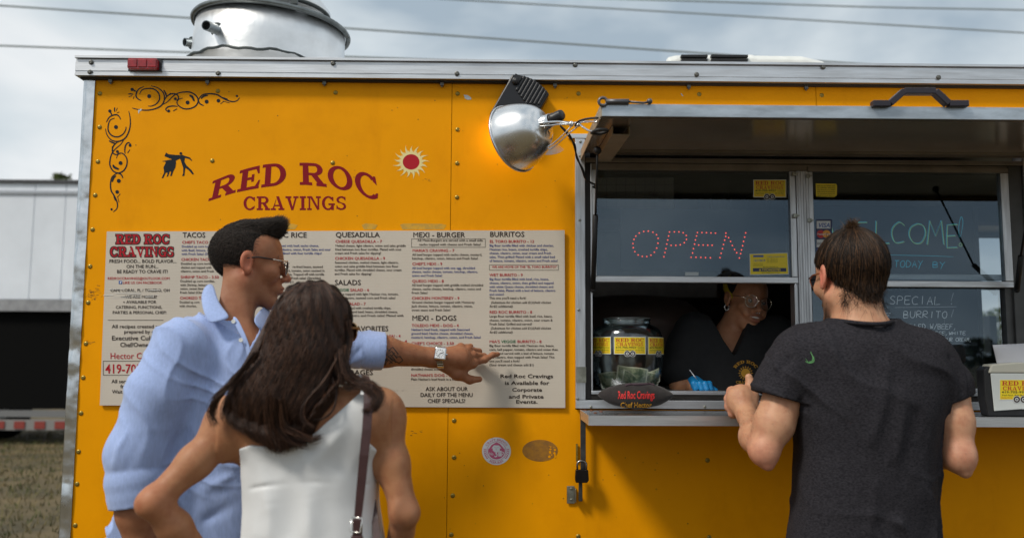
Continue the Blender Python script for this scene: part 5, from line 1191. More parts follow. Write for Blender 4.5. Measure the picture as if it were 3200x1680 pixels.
# ------------------------------------------------------------------ signed-distance modelling for people and cloth
def proj(P):
    """scene points (n,3) -> photograph pixels"""
    Mi = np.array(MR.to_3x3().transposed()); q = (np.asarray(P) - np.array(CAM)) @ Mi.T
    return np.stack([1600 + FPX * q[:, 0] / -q[:, 2], 840 - FPX * q[:, 1] / -q[:, 2]], 1)
class Fr:
    """a frame: origin + columns x,y,z"""
    def __init__(s, o=(0, 0, 0), yaw=0, pitch=0, roll=0, scale=1., M=None):
        s.o = np.array(o, float); s.s = scale
        m = (Matrix.Rotation(R(yaw), 3, 'Z') @ Matrix.Rotation(R(pitch), 3, 'X') @ Matrix.Rotation(R(roll), 3, 'Y')) if M is None else M
        s.M = np.array(m)
    def to(s, p): return s.o + s.s * (s.M @ np.array(p, float))
    def mat(s):
        m = Matrix([list(r) for r in s.M * s.s]).to_4x4(); m.translation = Vector(s.o); return m
ID = Fr()
class SDF:
    def __init__(s, lo, hi, h, big=1.0):
        s.lo = np.array(lo, float); s.h = h; s.n = np.ceil((np.array(hi) - s.lo) / h).astype(int) + 1
        s.D = np.full(s.n, big, np.float32)
        s.ax = [(s.lo[i] + h * np.arange(s.n[i])).astype(np.float32) for i in range(3)]
    def reg(s, lo, hi):
        a = np.clip(np.floor((np.array(lo) - s.lo) / s.h).astype(int), 0, s.n); b = np.clip(np.ceil((np.array(hi) - s.lo) / s.h).astype(int) + 1, 0, s.n)
        sl = tuple(slice(a[i], b[i]) for i in range(3))
        return sl, s.ax[0][sl[0]][:, None, None], s.ax[1][sl[1]][None, :, None], s.ax[2][sl[2]][None, None, :]
    def put(s, fn, c, rad, k=0., mode='u'):
        lo = np.array(c) - rad - k * 1.2 - 3 * s.h; hi = np.array(c) + rad + k * 1.2 + 3 * s.h
        sl, X, Y, Z = s.reg(lo, hi); A = s.D[sl]
        if A.size == 0: return s
        d = fn(X, Y, Z)
        if mode == 'u': r = np.minimum(A, d); 
        elif mode == 's': d = -d; r = np.maximum(A, d)
        else: r = np.maximum(A, d)
        if k > 0:
            hh = np.maximum(k - np.abs(A - d), 0) / k; r = r - hh * hh * k * .25 if mode == 'u' else r + hh * hh * k * .25
        s.D[sl] = r; return s
    def _loc(s, X, Y, Z, F):
        x = X - F.o[0]; y = Y - F.o[1]; z = Z - F.o[2]; M = F.M
        return ((M[0, 0] * x + M[1, 0] * y + M[2, 0] * z) / F.s, (M[0, 1] * x + M[1, 1] * y + M[2, 1] * z) / F.s, (M[0, 2] * x + M[1, 2] * y + M[2, 2] * z) / F.s)
    def ell(s, c, r, k=0., F=ID, mode='u', rot=None):
        if rot is not None: F = Fr(F.to(c), M=F.M @ np.array(Matrix.Rotation(R(rot[0]), 3, rot[1])), scale=F.s); c = (0, 0, 0)
        r = [max(v, 1e-4) for v in r]
        def fn(X, Y, Z):
            x, y, z = s._loc(X, Y, Z, F); x = x - c[0]; y = y - c[1]; z = z - c[2]
            k0 = np.sqrt((x / r[0]) ** 2 + (y / r[1]) ** 2 + (z / r[2]) ** 2); k1 = np.sqrt((x / r[0] ** 2) ** 2 + (y / r[1] ** 2) ** 2 + (z / r[2] ** 2) ** 2) + 1e-9
            return (k0 * (k0 - 1) / k1 * F.s).astype(np.float32)
        return s.put(fn, F.to(c), max(r) * F.s, k, mode)
    def cone(s, a, b, ra, rb, k=0., F=ID, mode='u'):
        A = F.to(a); B = F.to(b); ra *= F.s; rb *= F.s; ab = B - A; L2 = float(ab @ ab) + 1e-12
        def fn(X, Y, Z):
            x = X - A[0]; y = Y - A[1]; z = Z - A[2]; t = np.clip((x * ab[0] + y * ab[1] + z * ab[2]) / L2, 0, 1)
            return (np.sqrt((x - ab[0] * t) ** 2 + (y - ab[1] * t) ** 2 + (z - ab[2] * t) ** 2) - (ra + (rb - ra) * t)).astype(np.float32)
        return s.put(fn, (A + B) / 2, np.abs(ab) / 2 + max(ra, rb), k, mode)
    def chain(s, pts, rs, k=0., F=ID, mode='u'):
        for i in range(len(pts) - 1): s.cone(pts[i], pts[i + 1], rs[i], rs[i + 1], k if i == 0 or k > 0 else 0, F, mode)
        return s
    def loft(s, secs, k=0., yaw=0., mode='u', pw=2.4):
        """secs: list of (z, cx, cy, rx, ry) rising or falling in z; elliptical sections turned by yaw"""
        S = sorted(secs); z = np.array([q[0] for q in S]); C = np.array(S); mx_ = max(C[:, 3].max(), C[:, 4].max()); cy, sy = math.cos(R(yaw)), math.sin(R(yaw))
        def sm(t, col):
            return np.interp(t, zz_, cc_[:, col])
        zz_ = np.linspace(z[0], z[-1], 80); cc_ = np.zeros((80, 5))
        # smooth interpolation (monotone-ish): blur the piecewise-linear curve
        for c_ in range(1, 5):
            v = np.interp(zz_, z, C[:, c_]); ker = np.hanning(13); ker /= ker.sum(); cc_[:, c_] = np.convolve(np.pad(v, 6, 'edge'), ker, 'valid')
        def fn(X, Y, Z):
            zc_ = np.clip(Z, z[0], z[-1]); x = X - sm(zc_, 1); y = Y - sm(zc_, 2); a = x * cy + y * sy; b = -x * sy + y * cy; rx = sm(zc_, 3); ry = sm(zc_, 4)
            q = (np.abs(a / rx) ** pw + np.abs(b / ry) ** pw) ** (1 / pw)
            d = (q - 1) * np.minimum(rx, ry) * .8; e_ = np.abs(Z - zc_); return np.where(e_ > 0, np.sqrt(np.maximum(d, 0) ** 2 + e_ ** 2) + np.minimum(d, 0) * 0, d).astype(np.float32)
        cx = C[:, 1].mean(); cyy = C[:, 2].mean(); ce_ = np.array((cx, cyy, (z[0] + z[-1]) / 2)); rad = np.array((mx_ + np.ptp(C[:, 1]), mx_ + np.ptp(C[:, 2]), (z[-1] - z[0]) / 2 + .05))
        return s.put(fn, ce_, rad, k, mode)
    def apply(s, fn, lo=None, hi=None):
        sl, X, Y, Z = s.reg(lo if lo is not None else s.lo, hi if hi is not None else s.lo + s.h * s.n); s.D[sl] = fn(s.D[sl], X, Y, Z); return s
    def ridge(s, pts, amp, wid):
        """raise (amp>0) or press in a soft fold along a path, close to the surface"""
        pts = [np.array(v) for v in catmull([tuple(p) for p in pts], 4)] if len(pts) > 2 else [np.array(p, float) for p in pts]
        P_ = np.array(pts); sl, X, Y, Z = s.reg(P_.min(0) - wid * 2.6, P_.max(0) + wid * 2.6); best = None; n_ = len(pts) - 1
        for i, (a, b) in enumerate(zip(pts[:-1], pts[1:])):
            ab = b - a; L2 = float(ab @ ab) + 1e-9; x = X - a[0]; y = Y - a[1]; z = Z - a[2]; t = np.clip((x * ab[0] + y * ab[1] + z * ab[2]) / L2, 0, 1)
            d = np.sqrt((x - ab[0] * t) ** 2 + (y - ab[1] * t) ** 2 + (z - ab[2] * t) ** 2) / wid; e_ = np.sqrt(np.abs(np.sin(np.pi * np.clip((i + t) / n_, .0, 1)))) if n_ > 1 else 1.
            v = e_ * np.exp(-d ** 1.7); best = v if best is None else np.maximum(best, v)
        s.D[sl] -= (amp * best).astype(np.float32); return s
    def creases(s, k, amp, warp=1.2, wf=14, seed=0, mf=9, lo=None, hi=None, pw=3.):
        """patchy field of sharp-crested creases running across direction k"""
        sl, X, Y, Z = s.reg(lo if lo is not None else s.lo, hi if hi is not None else s.lo + s.h * s.n)
        ph = k[0] * X + k[1] * Y + k[2] * Z + warp * 3 * trig(X, Y, Z, wf, seed); v = (1 - np.abs(np.sin(ph))) ** pw
        m = np.clip(trig(X, Y, Z, mf, seed + 50) * 1.6 + .35, 0, 1); s.D[sl] -= (amp * (v - .25) * m).astype(np.float32); return s
    def mesh(s):
        D = s.D; n = D.shape; S = D < 0
        cnt = np.zeros((n[0] - 1, n[1] - 1, n[2] - 1), np.int8)
        offs = [(i, j, k) for i in (0, 1) for j in (0, 1) for k in (0, 1)]
        for i, j, k in offs: cnt += S[i:n[0] - 1 + i, j:n[1] - 1 + j, k:n[2] - 1 + k]
        act = (cnt > 0) & (cnt < 8); I = np.argwhere(act); idx = -np.ones(cnt.shape, np.int64); idx[act] = np.arange(len(I))
        acc = np.zeros((len(I), 3)); num = np.zeros(len(I)); val = {o: D[I[:, 0] + o[0], I[:, 1] + o[1], I[:, 2] + o[2]].astype(float) for o in offs}
        for a in offs:
            for ax_ in range(3):
                if a[ax_] == 0:
                    b = list(a); b[ax_] = 1; b = tuple(b); m = (val[a] < 0) != (val[b] < 0); t = np.where(m, val[a] / (val[a] - val[b] + 1e-12), 0)
                    p = np.tile(np.array(a, float), (len(I), 1)); p[:, ax_] = t; acc += p * m[:, None]; num += m
        V = s.lo + s.h * (I + acc / num[:, None]); Q = []
        for ax_ in range(3):
            o1, o2 = [q for q in range(3) if q != ax_]
            sl0 = [slice(1, -1)] * 3; sl1 = [slice(1, -1)] * 3; sl0[ax_] = slice(0, n[ax_] - 1); sl1[ax_] = slice(1, n[ax_])
            a = S[tuple(sl0)]; b = S[tuple(sl1)]; E = np.argwhere(a != b)
            if not len(E): continue
            sg = a[tuple(E.T)]; base = E.copy(); base[:, o1] += 1; base[:, o2] += 1
            def cell(d1, d2): c = base.copy(); c[:, o1] -= d1; c[:, o2] -= d2; return idx[tuple(c.T)]
            q = np.stack([cell(1, 1), cell(0, 1), cell(0, 0), cell(1, 0)], 1); flip = sg if ax_ != 1 else ~sg
            q[~flip] = q[~flip][:, ::-1]; Q.append(q)
        Q = np.concatenate(Q); Q = Q[(Q >= 0).all(1)]; return V, Q
def smooth_mesh(V, Q, it=1):
    for _ in range(it):
        acc = np.zeros_like(V); c = np.zeros(len(V))
        for a, b in ((0, 1), (1, 2), (2, 3), (3, 0)):
            for p, q in ((a, b), (b, a)): np.add.at(acc, Q[:, p], V[Q[:, q]]); np.add.at(c, Q[:, p], 1)
        V = V * .5 + .5 * acc / np.maximum(c, 1)[:, None]
    return V
def mesh_obj(name, parts, m, parent=None, colf=None, F=None):
    """parts: list of (V, Q); joined as one mesh object"""
    V = np.concatenate([p[0] for p in parts]); off = 0; Q = []
    for v, q in parts: Q.append(q + off); off += len(v)
    Q = np.concatenate(Q); me = bpy.data.meshes.new(name); me.vertices.add(len(V)); me.vertices.foreach_set('co', V.astype(np.float32).ravel())
    me.loops.add(len(Q) * 4); me.loops.foreach_set('vertex_index', Q.ravel().astype(np.int32)); me.polygons.add(len(Q)); me.polygons.foreach_set('loop_start', np.arange(0, len(Q) * 4, 4, dtype=np.int32))
    me.polygons.foreach_set('use_smooth', [True] * len(Q)); me.update(calc_edges=True); me.validate()
    for q in (m if isinstance(m, (list, tuple)) else [m]): me.materials.append(q)
    if colf is not None:
        C = np.ones((len(V), 4), np.float32); C[:, :3] = colf(V); a = me.color_attributes.new('Col', 'FLOAT_COLOR', 'POINT'); a.data.foreach_set('color', C.ravel())
    return link(name, me, parent)
def curves_obj(name, strands, rad, m, parent=None, tip=.3):
    """strands: (n, k, 3) array -> one object of hair curves"""
    n, k, _ = strands.shape; cu = bpy.data.hair_curves.new(name); cu.add_curves([k] * n)
    cu.attributes['position'].data.foreach_set('vector', strands.astype(np.float32).ravel()) if 'position' in cu.attributes else None
    r = cu.attributes.get('radius') or cu.attributes.new('radius', 'FLOAT', 'POINT')
    prof = rad * (1 - (1 - tip) * np.linspace(0, 1, k) ** 2); rr = np.tile(prof, n) * np.repeat(np.random.default_rng(1).uniform(.7, 1.2, n), k)
    r.data.foreach_set('value', rr.astype(np.float32)); cu.materials.append(m); return link(name, cu, parent)
def hairmat(name, c1, c2, rough=.32, pwr=2.2):
    m = bpy.data.materials.new(name); m.use_nodes = True; t = m.node_tree; b = t.nodes['Principled BSDF']; hi = N(t, 'ShaderNodeHairInfo'); mx = N(t, 'ShaderNodeMix'); mx.data_type = 'RGBA'
    mx.inputs[6].default_value = (*c1, 1); mx.inputs[7].default_value = (*c2, 1); L = t.links.new; pw = N(t, 'ShaderNodeMath'); pw.operation = 'POWER'; pw.inputs[1].default_value = pwr
    L(hi.outputs['Random'], pw.inputs[0]); L(pw.outputs[0], mx.inputs[0]); L(mx.outputs[2], b.inputs['Base Color']); b.inputs['Roughness'].default_value = rough; b.inputs['Specular IOR Level'].default_value = .3; MATS[name] = m; return m
def skinmat(name, var=.10, rough=.46):
    return mat(name, (.5, .3, .2), rough, attr='Col', c2=(1 - var * 1.6, 1 - var * 2.6, 1 - var * 2.8), vscale=38, bump=.30, bscale=330, sss=.18, spec=.35, rvar=.12, detail=8, lo=.42, hi=.68)
def trig(X, Y, Z, f, seed=0):
    r_ = np.random.default_rng(seed); v = 0
    for i in range(4):
        k = r_.normal(size=3) * f; p = r_.uniform(0, 6.28); k2 = r_.normal(size=3) * f * .6
        v = v + np.sin(k[0] * X + k[1] * Y + k[2] * Z + p + 1.3 * np.sin(k2[0] * X + k2[1] * Y + k2[2] * Z + p * 2)) / 4
    return v
def poly_sd(x, z, poly):
    """signed distance in a plane, negative inside"""
    x, z = np.broadcast_arrays(x, z); d = np.full(x.shape, 1e9, np.float32); inside = np.zeros(x.shape, bool); n = len(poly)
    for i in range(n):
        ax_, az = poly[i]; bx_, bz = poly[(i + 1) % n]; ex, ez = bx_ - ax_, bz - az; wx_, wz_ = x - ax_, z - az; t = np.clip((wx_ * ex + wz_ * ez) / (ex * ex + ez * ez + 1e-12), 0, 1)
        d = np.minimum(d, (wx_ - ex * t) ** 2 + (wz_ - ez * t) ** 2); c = ((az > z) != (bz > z)) & (x < (bx_ - ax_) * (z - az) / ((bz - az) or 1e-9) + ax_); inside ^= c
    return np.where(inside, -np.sqrt(d), np.sqrt(d)).astype(np.float32)
def polyW(pts, d): return [(W(x, y, d).x, W(x, y, d).z) for x, y in pts]
def PA(px, py, d): return np.array(W(px, py, d))

def head(S, F, k=1., female=False, smile=False, eyes_open=False, ears=(1, 1), slim=1.):
    """head prims in frame F: x = person's right, y = forward, z = up"""
    w = slim
    S.ell((0, -.014, .036), (.074 * w, .095, .083), 0, F)
    S.ell((0, .030, .040), (.062 * w, .058, .060), .03, F)
    S.ell((0, .030, -.020), (.058 * w, .060, .072), .03, F)
    jw = .046 if not female else .040
    for sx in (-1, 1):
        S.cone((sx * jw * w, -.004, -.050), (sx * .018, .062, -.100), .026, .019, .022, F)
        S.ell((sx * .043 * w, .060, -.020), (.020, .024, .020), .022, F)     # cheekbone
    S.ell((0, .074, -.103), (.021, .017, .016), .02, F)                      # chin
    S.cone((0, -.02, -.06), (0, .05, -.085), .040, .020, .02, F)
    if not female: S.cone((-.030, .080, .024), (.030, .080, .024), .010, .010, .018, F)
    for sx in (-1, 1):
        S.ell((sx * .031, .096, .004), (.017, .014, .011), .012, F, 's')
        S.ell((sx * .031, .0755, .0035), (.0155, .0142, .0125), .004, F)        # lids
        if eyes_open: S.ell((sx * .031, .0890, .0010), (.0115, .0085, .0042), .002, F, 's')
    S.cone((0, .088, .012), (0, .112, -.028), .0065, .0095, .010, F)
    S.ell((0, .112, -.030), (.0105, .0105, .0095), .006, F)
    for sx in (-1, 1): S.ell((sx * .0125, .100, -.034), (.0075, .0095, .0075), .006, F)
    S.ell((0, .080, -.060), (.030, .020, .022), .014, F)                     # muzzle
    if smile:
        S.ell((0, .099, -.0555), (.029, .008, .0050), .005, F); S.ell((0, .095, -.0745), (.022, .010, .0065), .005, F)
        S.ell((0, .106, -.0628), (.027, .017, .0062), .003, F, 's'); S.ell((.024, .100, -.0605), (.007, .012, .0035), .003, F, 's'); S.ell((-.024, .100, -.0605), (.007, .012, .0035), .003, F, 's')
        for sx in (-1, 1): S.ell((sx * .036, .078, -.045), (.016, .016, .020), .012, F)
    else:
        S.ell((0, .0985, -.0590), (.023, .008, .0055), .005, F); S.ell((0, .0970, -.0705), (.020, .0085, .0065), .005, F)
        S.cone((-.022, .104, -.0645), (.022, .104, -.0645), .0016, .0016, .003, F, 's')
    for i, sx in enumerate((1, -1)):
        if ears[i]:
            x0 = sx * .0735 * w
            S.ell((x0 + sx * .007, -.010, .004), (.0075, .019, .030), .006, F, rot=(sx * 14, 'Z')); S.ell((x0 + sx * .006, -.004, -.022), (.006, .010, .011), .006, F)
            S.ell((x0 + sx * .016, -.006, .002), (.008, .011, .019), .004, F, 's')
    return S
def glasses_rim(F, cx, w_, h_, y=.108, curve=.0, n=22, drop=0.):
    return [Vector(F.to((cx + w_ * math.cos(t) * (1 if math.sin(t) > 0 else .93), y - abs(cx + w_ * math.cos(t)) * curve, .004 - drop + h_ * math.sin(t) * (1 if math.sin(t) > 0 else 1.12)))) for t in [2 * math.pi * i / n for i in range(n + 1)]]

def BB(px0, px1, py0, py1, d0, d1, h, pad=.015):
    """grid that covers a window of the photograph between two depths"""
    P_ = np.array([PA(x, y, d) for x in (px0, px1) for y in (py0, py1) for d in (d0, d1)]); return SDF(P_.min(0) - pad, P_.max(0) + pad, h)
# ------------------------------------------------------------------ people
M_skin_a = skinmat('skin_tanned'); M_skin_b = skinmat('skin_olive'); M_skin_c = skinmat('skin_fair'); M_skin_d = skinmat('skin_deep', .08, .36)
def legs(name, cx, cy, zt, w, m, parent, col_shoe):
    S = SDF((cx - .30, cy - .2, -.01), (cx + .30, cy + .28, zt + .02), .014)
    S.loft([(zt, cx, cy, w, .12), (zt - .12, cx, cy, w + .01, .125), (zt - .22, cx, cy, w, .12)])
    for sx in (-1, 1):
        S.cone((cx + sx * .09, cy, zt - .15), (cx + sx * .10, cy - .01, .48), .088, .062, .03); S.cone((cx + sx * .10, cy - .01, .48), (cx + sx * .10, cy + .01, .08), .062, .050, .02)
    mesh_obj(name, [S.mesh()], m, parent)
    for sx in (-1, 1):
        S = SDF((cx + sx * .10 - .07, cy - .10, -.01), (cx + sx * .10 + .07, cy + .26, .13), .010); S.ell((cx + sx * .10, cy + .02, .05), (.045, .06, .06)).ell((cx + sx * .10, cy + .12, .035), (.048, .10, .035), .03)
        S.apply(lambda D, X, Y, Z: np.maximum(D, .002 - Z)); mesh_obj('shoe', [S.mesh()], col_shoe, parent)
M_trouser = mat('trouser_navy', (.03, .035, .05), .85, var=.2, vscale=30); M_shoe = mat('shoe_leather', (.05, .03, .02), .5)

# ===== man in the blue shirt =====
def man_blue():
    o = empty('person', (W(640, 1400, .48).x, -.48, 0), 'man in light blue shirt and sunglasses pointing at the menu with outstretched arm', 'person', 'customers at the food trailer')
    F = Fr(PA(776, 829, .43), yaw=-90 + 20, pitch=-3, scale=.985)     # facing right and a little away
    nb = PA(716, 1010, .47)                                           # base of the neck
    lo = PA(600, 1240, .2); 
    S = SDF((W(640, 1240, .6).x, -.66, W(700, 1240, .5).z), (W(925, 1240, .4).x, -.22, W(700, 650, .5).z), .0026)
    head(S, F); S.cone(F.to((0, -.030, -.055)), nb, .058, .066, .03); S.cone(F.to((.045, -.02, -.05)), nb + np.array((.06, -.035, -.02)), .018, .014, .03)
    S.ell(nb + np.array((.02, 0, -.07)), (.11, .085, .06), .04); S.ell(nb + np.array((.035, -.015, -.15)), (.085, .098, .12), .05)
    hd_ = S.mesh()
    # left arm and pointing hand
    el, wr = PA(1085, 1090, .27), PA(1352, 1117, .17)
    S = BB(1060, 1575, 1035, 1215, .0, .34, .0021)
    S.cone(el, PA(1200, 1098, .235), .050, .046); S.cone(PA(1200, 1098, .235), wr, .044, .028, .02)
    kn = {'i': PA(1478, 1132, .105), 'm': PA(1478, 1110, .10), 'r': PA(1463, 1093, .10), 'p': PA(1440, 1085, .105)}
    S.cone(wr, PA(1440, 1118, .13), .027, .033, .02); S.ell(PA(1418, 1121, .14), (.040, .017, .033), .02)
    for kf in 'imrp': S.cone(wr + np.array((.015, 0, 0)), kn[kf], .016, .0125, .012)
    S.chain([kn['i'], PA(1516, 1123, .075), PA(1540, 1108, .06), PA(1556, 1106, .05)], [.0125, .0098, .0088, .0074], .006)
    S.ell(kn['i'], (.012, .012, .012), .008); S.ell(PA(1516, 1122, .077), (.0105, .0105, .0105), .006)
    S.chain([kn['m'], PA(1512, 1112, .065), PA(1502, 1126, .04), PA(1480, 1130, .04)], [.0125, .0100, .0090, .008], .004)
    S.chain([kn['r'], PA(1497, 1097, .06), PA(1485, 1112, .035), PA(1465, 1115, .036)], [.0120, .0095, .0085, .008], .004)
    S.chain([kn['p'], PA(1470, 1082, .07), PA(1466, 1094, .045), PA(1450, 1100, .045)], [.0110, .0088, .0080, .0075], .004)
    for kf, dz in (('m', .006), ('r', .007), ('p', .006)): S.ell(kn[kf] + np.array((0, -.003, dz * .4)), (.0115, .010, .0115), .008)
    S.chain([PA(1385, 1140, .15), PA(1428, 1170, .13), PA(1468, 1186, .11), PA(1498, 1184, .095)], [.020, .0155, .0120, .0095], .012)
    S.cone(PA(1430, 1165, .13), PA(1475, 1140, .11), .010, .009, .02)   # web of the thumb
    # tendons
    for kf in 'imrp': S.ridge([wr * .6 + kn[kf] * .4 + np.array((0, -.020, .004)), kn[kf] + np.array((0, -.012, 0))], .0016, .0045)
    for a_, b_ in (((1392, 1098), (1430, 1112)), ((1400, 1125), (1440, 1140)), ((1385, 1110), (1415, 1100))): S.ridge([PA(*a_, .165), PA(*b_, .15)], .0012, .004)
    arm = S.mesh()
    # right forearm hanging at the left
    S = BB(350, 520, 1450, 1840, .58, .76, .004)
    S.chain([PA(405, 1480, .67), PA(428, 1600, .67), PA(450, 1740, .66), PA(462, 1800, .66)], [.048, .047, .036, .030], .02); arm2 = S.mesh()
    base = np.array((.33, .142, .072))
    def colf(V):
        C = np.tile(base, (len(V), 1)); L_ = (V - F.o) @ F.M / F.s
        def blob(c, r, t, m): w_ = np.exp(-(((L_ - np.array(c)) / np.array(r)) ** 2).sum(1)); C[:] = C * (1 - (w_ * m)[:, None]) + np.array(t) * (w_ * m)[:, None]
        blob((.085, -.012, 0), (.03, .03, .04), (.52, .17, .10), .8); blob((0, .115, -.03), (.03, .03, .03), (.52, .20, .12), .6); blob((.035, .085, -.02), (.03, .03, .03), (.46, .18, .10), .5)
        blob((0, .10, -.065), (.026, .014, .010), (.42, .13, .09), .8); blob((.03, .05, -.09), (.04, .06, .03), (.28, .14, .085), .6); blob((0, .02, -.10), (.07, .08, .03), (.28, .13, .08), .5)
        return C
    body = mesh_obj('body', [hd_, arm, arm2], M_skin_a, o, colf)
    rg = np.random.default_rng(4); vv = arm[0]; a_ = vv[rg.integers(0, len(vv), 1600)]; a_ = a_[proj(a_)[:, 0] < 1400]; dv = np.stack([.8 + .3 * rg.normal(size=len(a_)), -.2 + .3 * rg.normal(size=len(a_)), -.3 + .4 * rg.normal(size=len(a_))], 1)
    curves_obj('arm_hair', a_[:, None, :] + dv[:, None, :] * np.linspace(0, 1, 4)[None, :, None] * rg.uniform(.004, .009, len(a_))[:, None, None], .00015, hairmat('arm_hair_dark', (.02, .012, .008), (.06, .035, .02), .5), body)
    # hair
    rng = np.random.default_rng(5); M_h = hairmat('hair_dark_brown', (.010, .007, .005), (.055, .036, .026), .5)
    S = SDF(F.o - .14, F.o + .17, .0036)
    S.ell((0, -.014, .037), (.0760, .0962, .0850), 0, F); S.ell((0, .022, .104), (.050, .050, .018), .03, F); S.ell((0, .058, .100), (.034, .018, .018), .02, F)
    def hm(D, X, Y, Z):
        x_, y_, z_ = S._loc(X, Y, Z, F); a_ = np.maximum(y_ - np.interp(z_, [-.1, .0, .02, .05, .08, .10, .12], [.004, .010, .022, .050, .062, .082, .085]), (-.052 + np.clip(y_ + .03, 0, 1) * .55) - z_)
        a_ = np.maximum(a_, .022 - np.sqrt(((np.abs(x_) - .085) / 1.2) ** 2 + (y_ + .010) ** 2 + ((z_ - .0) / 1.6) ** 2)); return np.maximum(D + .0012 * np.sin(x_ * 260) * np.clip((z_ - .06) / .03, 0, 1), a_).astype(np.float32)
    S.apply(hm); hm_ = S.mesh(); hb = mesh_obj('hair', [hm_], mat('hair_base_dark', (.020, .013, .010), .75, spec=.2, var=.5, vscale=70, bump=.6, bscale=260), o)
    V = hm_[0]; rt = V[rng.integers(0, len(V), 34000)] + rng.normal(0, .0012, (34000, 3)); P0 = (rt - F.o) @ F.M / F.s
    c0 = np.array((0, -.014, .037)); u = (P0 - c0) / np.array((.0775, .0985, .0870)) ** 2; u /= np.linalg.norm(u, axis=1)[:, None]; keep = np.linalg.norm((P0 - c0) / np.array((.0775, .0985, .0870)), axis=1) > .93; P0 = P0[keep]; u = u[keep]
    x, y, z = P0.T; k = 7; top = np.clip((z - .080) / .030, 0, 1); frt = top * np.clip((y + .005) / .06, 0, 1)
    Ld = .0050 + .007 * top + .020 * frt; L_ = Ld * rng.uniform(.7, 1.25, len(P0))
    dirv = u * (.16 + .14 * top)[:, None] + (1 - top)[:, None] * np.array((0, -.5, -.75)) + (top * (1 - frt))[:, None] * np.array((0, .9, .12)) + frt[:, None] * np.array((0, .80, .50)) + rng.normal(size=P0.shape) * .11; dirv /= np.linalg.norm(dirv, axis=1)[:, None]
    t = np.linspace(0, 1, k)[None, :, None]; st = P0[:, None, :] + dirv[:, None, :] * t * L_[:, None, None] + frt[:, None, None] * np.array((0, -.002, .008)) * t ** 2 - (1 - top)[:, None, None] * u[:, None, :] * .0025 * t ** 2
    curves_obj('hair_strands', F.o + (st * F.s) @ F.M.T, .00038, M_h, hb)
    # eyebrow
    n = 260; xs = rng.uniform(.014, .048, n) * rng.choice((-1, 1), n); p0 = np.stack([xs, .094 - np.abs(xs) * .35, .026 + rng.normal(0, .0018, n)], 1); d_ = np.stack([np.sign(xs) * .8, -.2 + 0 * xs, .2 + 0 * xs], 1) * .008
    st = p0[:, None, :] + d_[:, None, :] * np.linspace(0, 1, 4)[None, :, None]; curves_obj('eyebrow', F.o + (st * F.s) @ F.M.T, .0004, M_h, o)
    # sunglasses
    g_ = mat('sunglass_metal', (.60, .55, .48), .25, 1.); mb = MB(); 
    for sx in (1, -1):
        mb.tube([F.to((sx * .062, .100, .014)), F.to((sx * .074, .060, .016))], .0016, 6)
        mb.tube(glasses_rim(F, sx * .033, .029, .020, .112, .22, drop=.004), .0013, 6)
    mb.tube([F.to((-.010, .112, .016)), F.to((.010, .112, .016))], .0015, 6); mb.tube([F.to((.005, .114, .006)), F.to((-.005, .114, .006))], .001, 6)
    gg = mb.build('sunglasses', g_, o, smooth=True)
    mb = MB(); 
    for sx in (1, -1): mb.tube([F.to((sx * .074, .060, .016)), F.to((sx * .080, .020, .018)), F.to((sx * .082, -.012, .012)), F.to((sx * .078, -.030, .002))], .0022, 6)
    mb.build('temple', M_blackpl, gg, smooth=True)
    for sx in (1, -1):
        rim = glasses_rim(F, sx * .033, .028, .019, .1115, .22, drop=.004); mb = MB(); mb.add(rim[:-1], [tuple(range(len(rim) - 1))]); mb.build('lens', M_lens, gg)
    # shirt
    h = .0040; sh_ = BB(320, 1215, 870, 1760, .16, .80, h)
    sec = lambda py, px, rx, ry, d: (W(px, py, d).z, W(px, py, d).x, -d, rx, ry)
    sh_.loft([sec(1010, 700, .085, .07, .47), sec(1050, 685, .14, .11, .47), sec(1110, 680, .175, .135, .47), sec(1220, 672, .195, .15, .475), sec(1400, 655, .195, .155, .48), sec(1560, 625, .205, .16, .48), sec(1790, 590, .225, .17, .48)], 0)
    rs, re, rc_ = PA(566, 1085, .60), PA(424, 1420, .665), PA(430, 1548, .67)
    sh_.cone(rs, PA(492, 1230, .64), .078, .073, .05); sh_.cone(PA(492, 1230, .64), re, .073, .069, .03); sh_.cone(re, rc_, .069, .060, .03)
    ls = PA(815, 1075, .32)
    sh_.cone(ls, PA(960, 1085, .30), .078, .066, .06); sh_.cone(PA(960, 1085, .30), PA(1120, 1090, .26), .062, .054, .03); sh_.cone(PA(1120, 1090, .26), PA(1188, 1096, .24), .053, .0535, .01)
    sh_.ell(nb + np.array((-.02, 0, -.015)), (.095, .085, .05), .04)
    # folds
    fo = lambda pts, a_, w_: sh_.ridge([PA(*p) for p in pts], a_, w_)
    fo([(560, 1040, .68), (520, 1120, .72), (480, 1240, .73)], -.005, .010)
    for i, (x0, y0, x1, y1) in enumerate(((470, 1110, 385, 1330), (505, 1120, 420, 1360), (535, 1130, 455, 1380), (430, 1200, 352, 1420), (560, 1150, 500, 1330), (400, 1330, 350, 1470), (450, 1350, 390, 1500), (490, 1330, 440, 1490), (372, 1300, 338, 1440))):
        fo([(x0, y0, .735), ((x0 + x1) / 2 - 8, (y0 + y1) / 2, .745), (x1, y1, .74)], .0045 if i % 2 else -.005, .011)
    for i, (x0, y0, x1, y1) in enumerate(((600, 1080, 575, 1300), (640, 1120, 600, 1400), (700, 1080, 690, 1300), (590, 1310, 660, 1420), (540, 1480, 700, 1420), (560, 1560, 740, 1480), (600, 1640, 770, 1560), (470, 1600, 560, 1640), (500, 1520, 620, 1500), (650, 1500, 600, 1680), (720, 1100, 640, 1200), (745, 1150, 690, 1260))):
        fo([(x0, y0, .62), ((x0 + x1) / 2, (y0 + y1) / 2, .63), (x1, y1, .63)], .006 if i % 2 else -.007, .013)
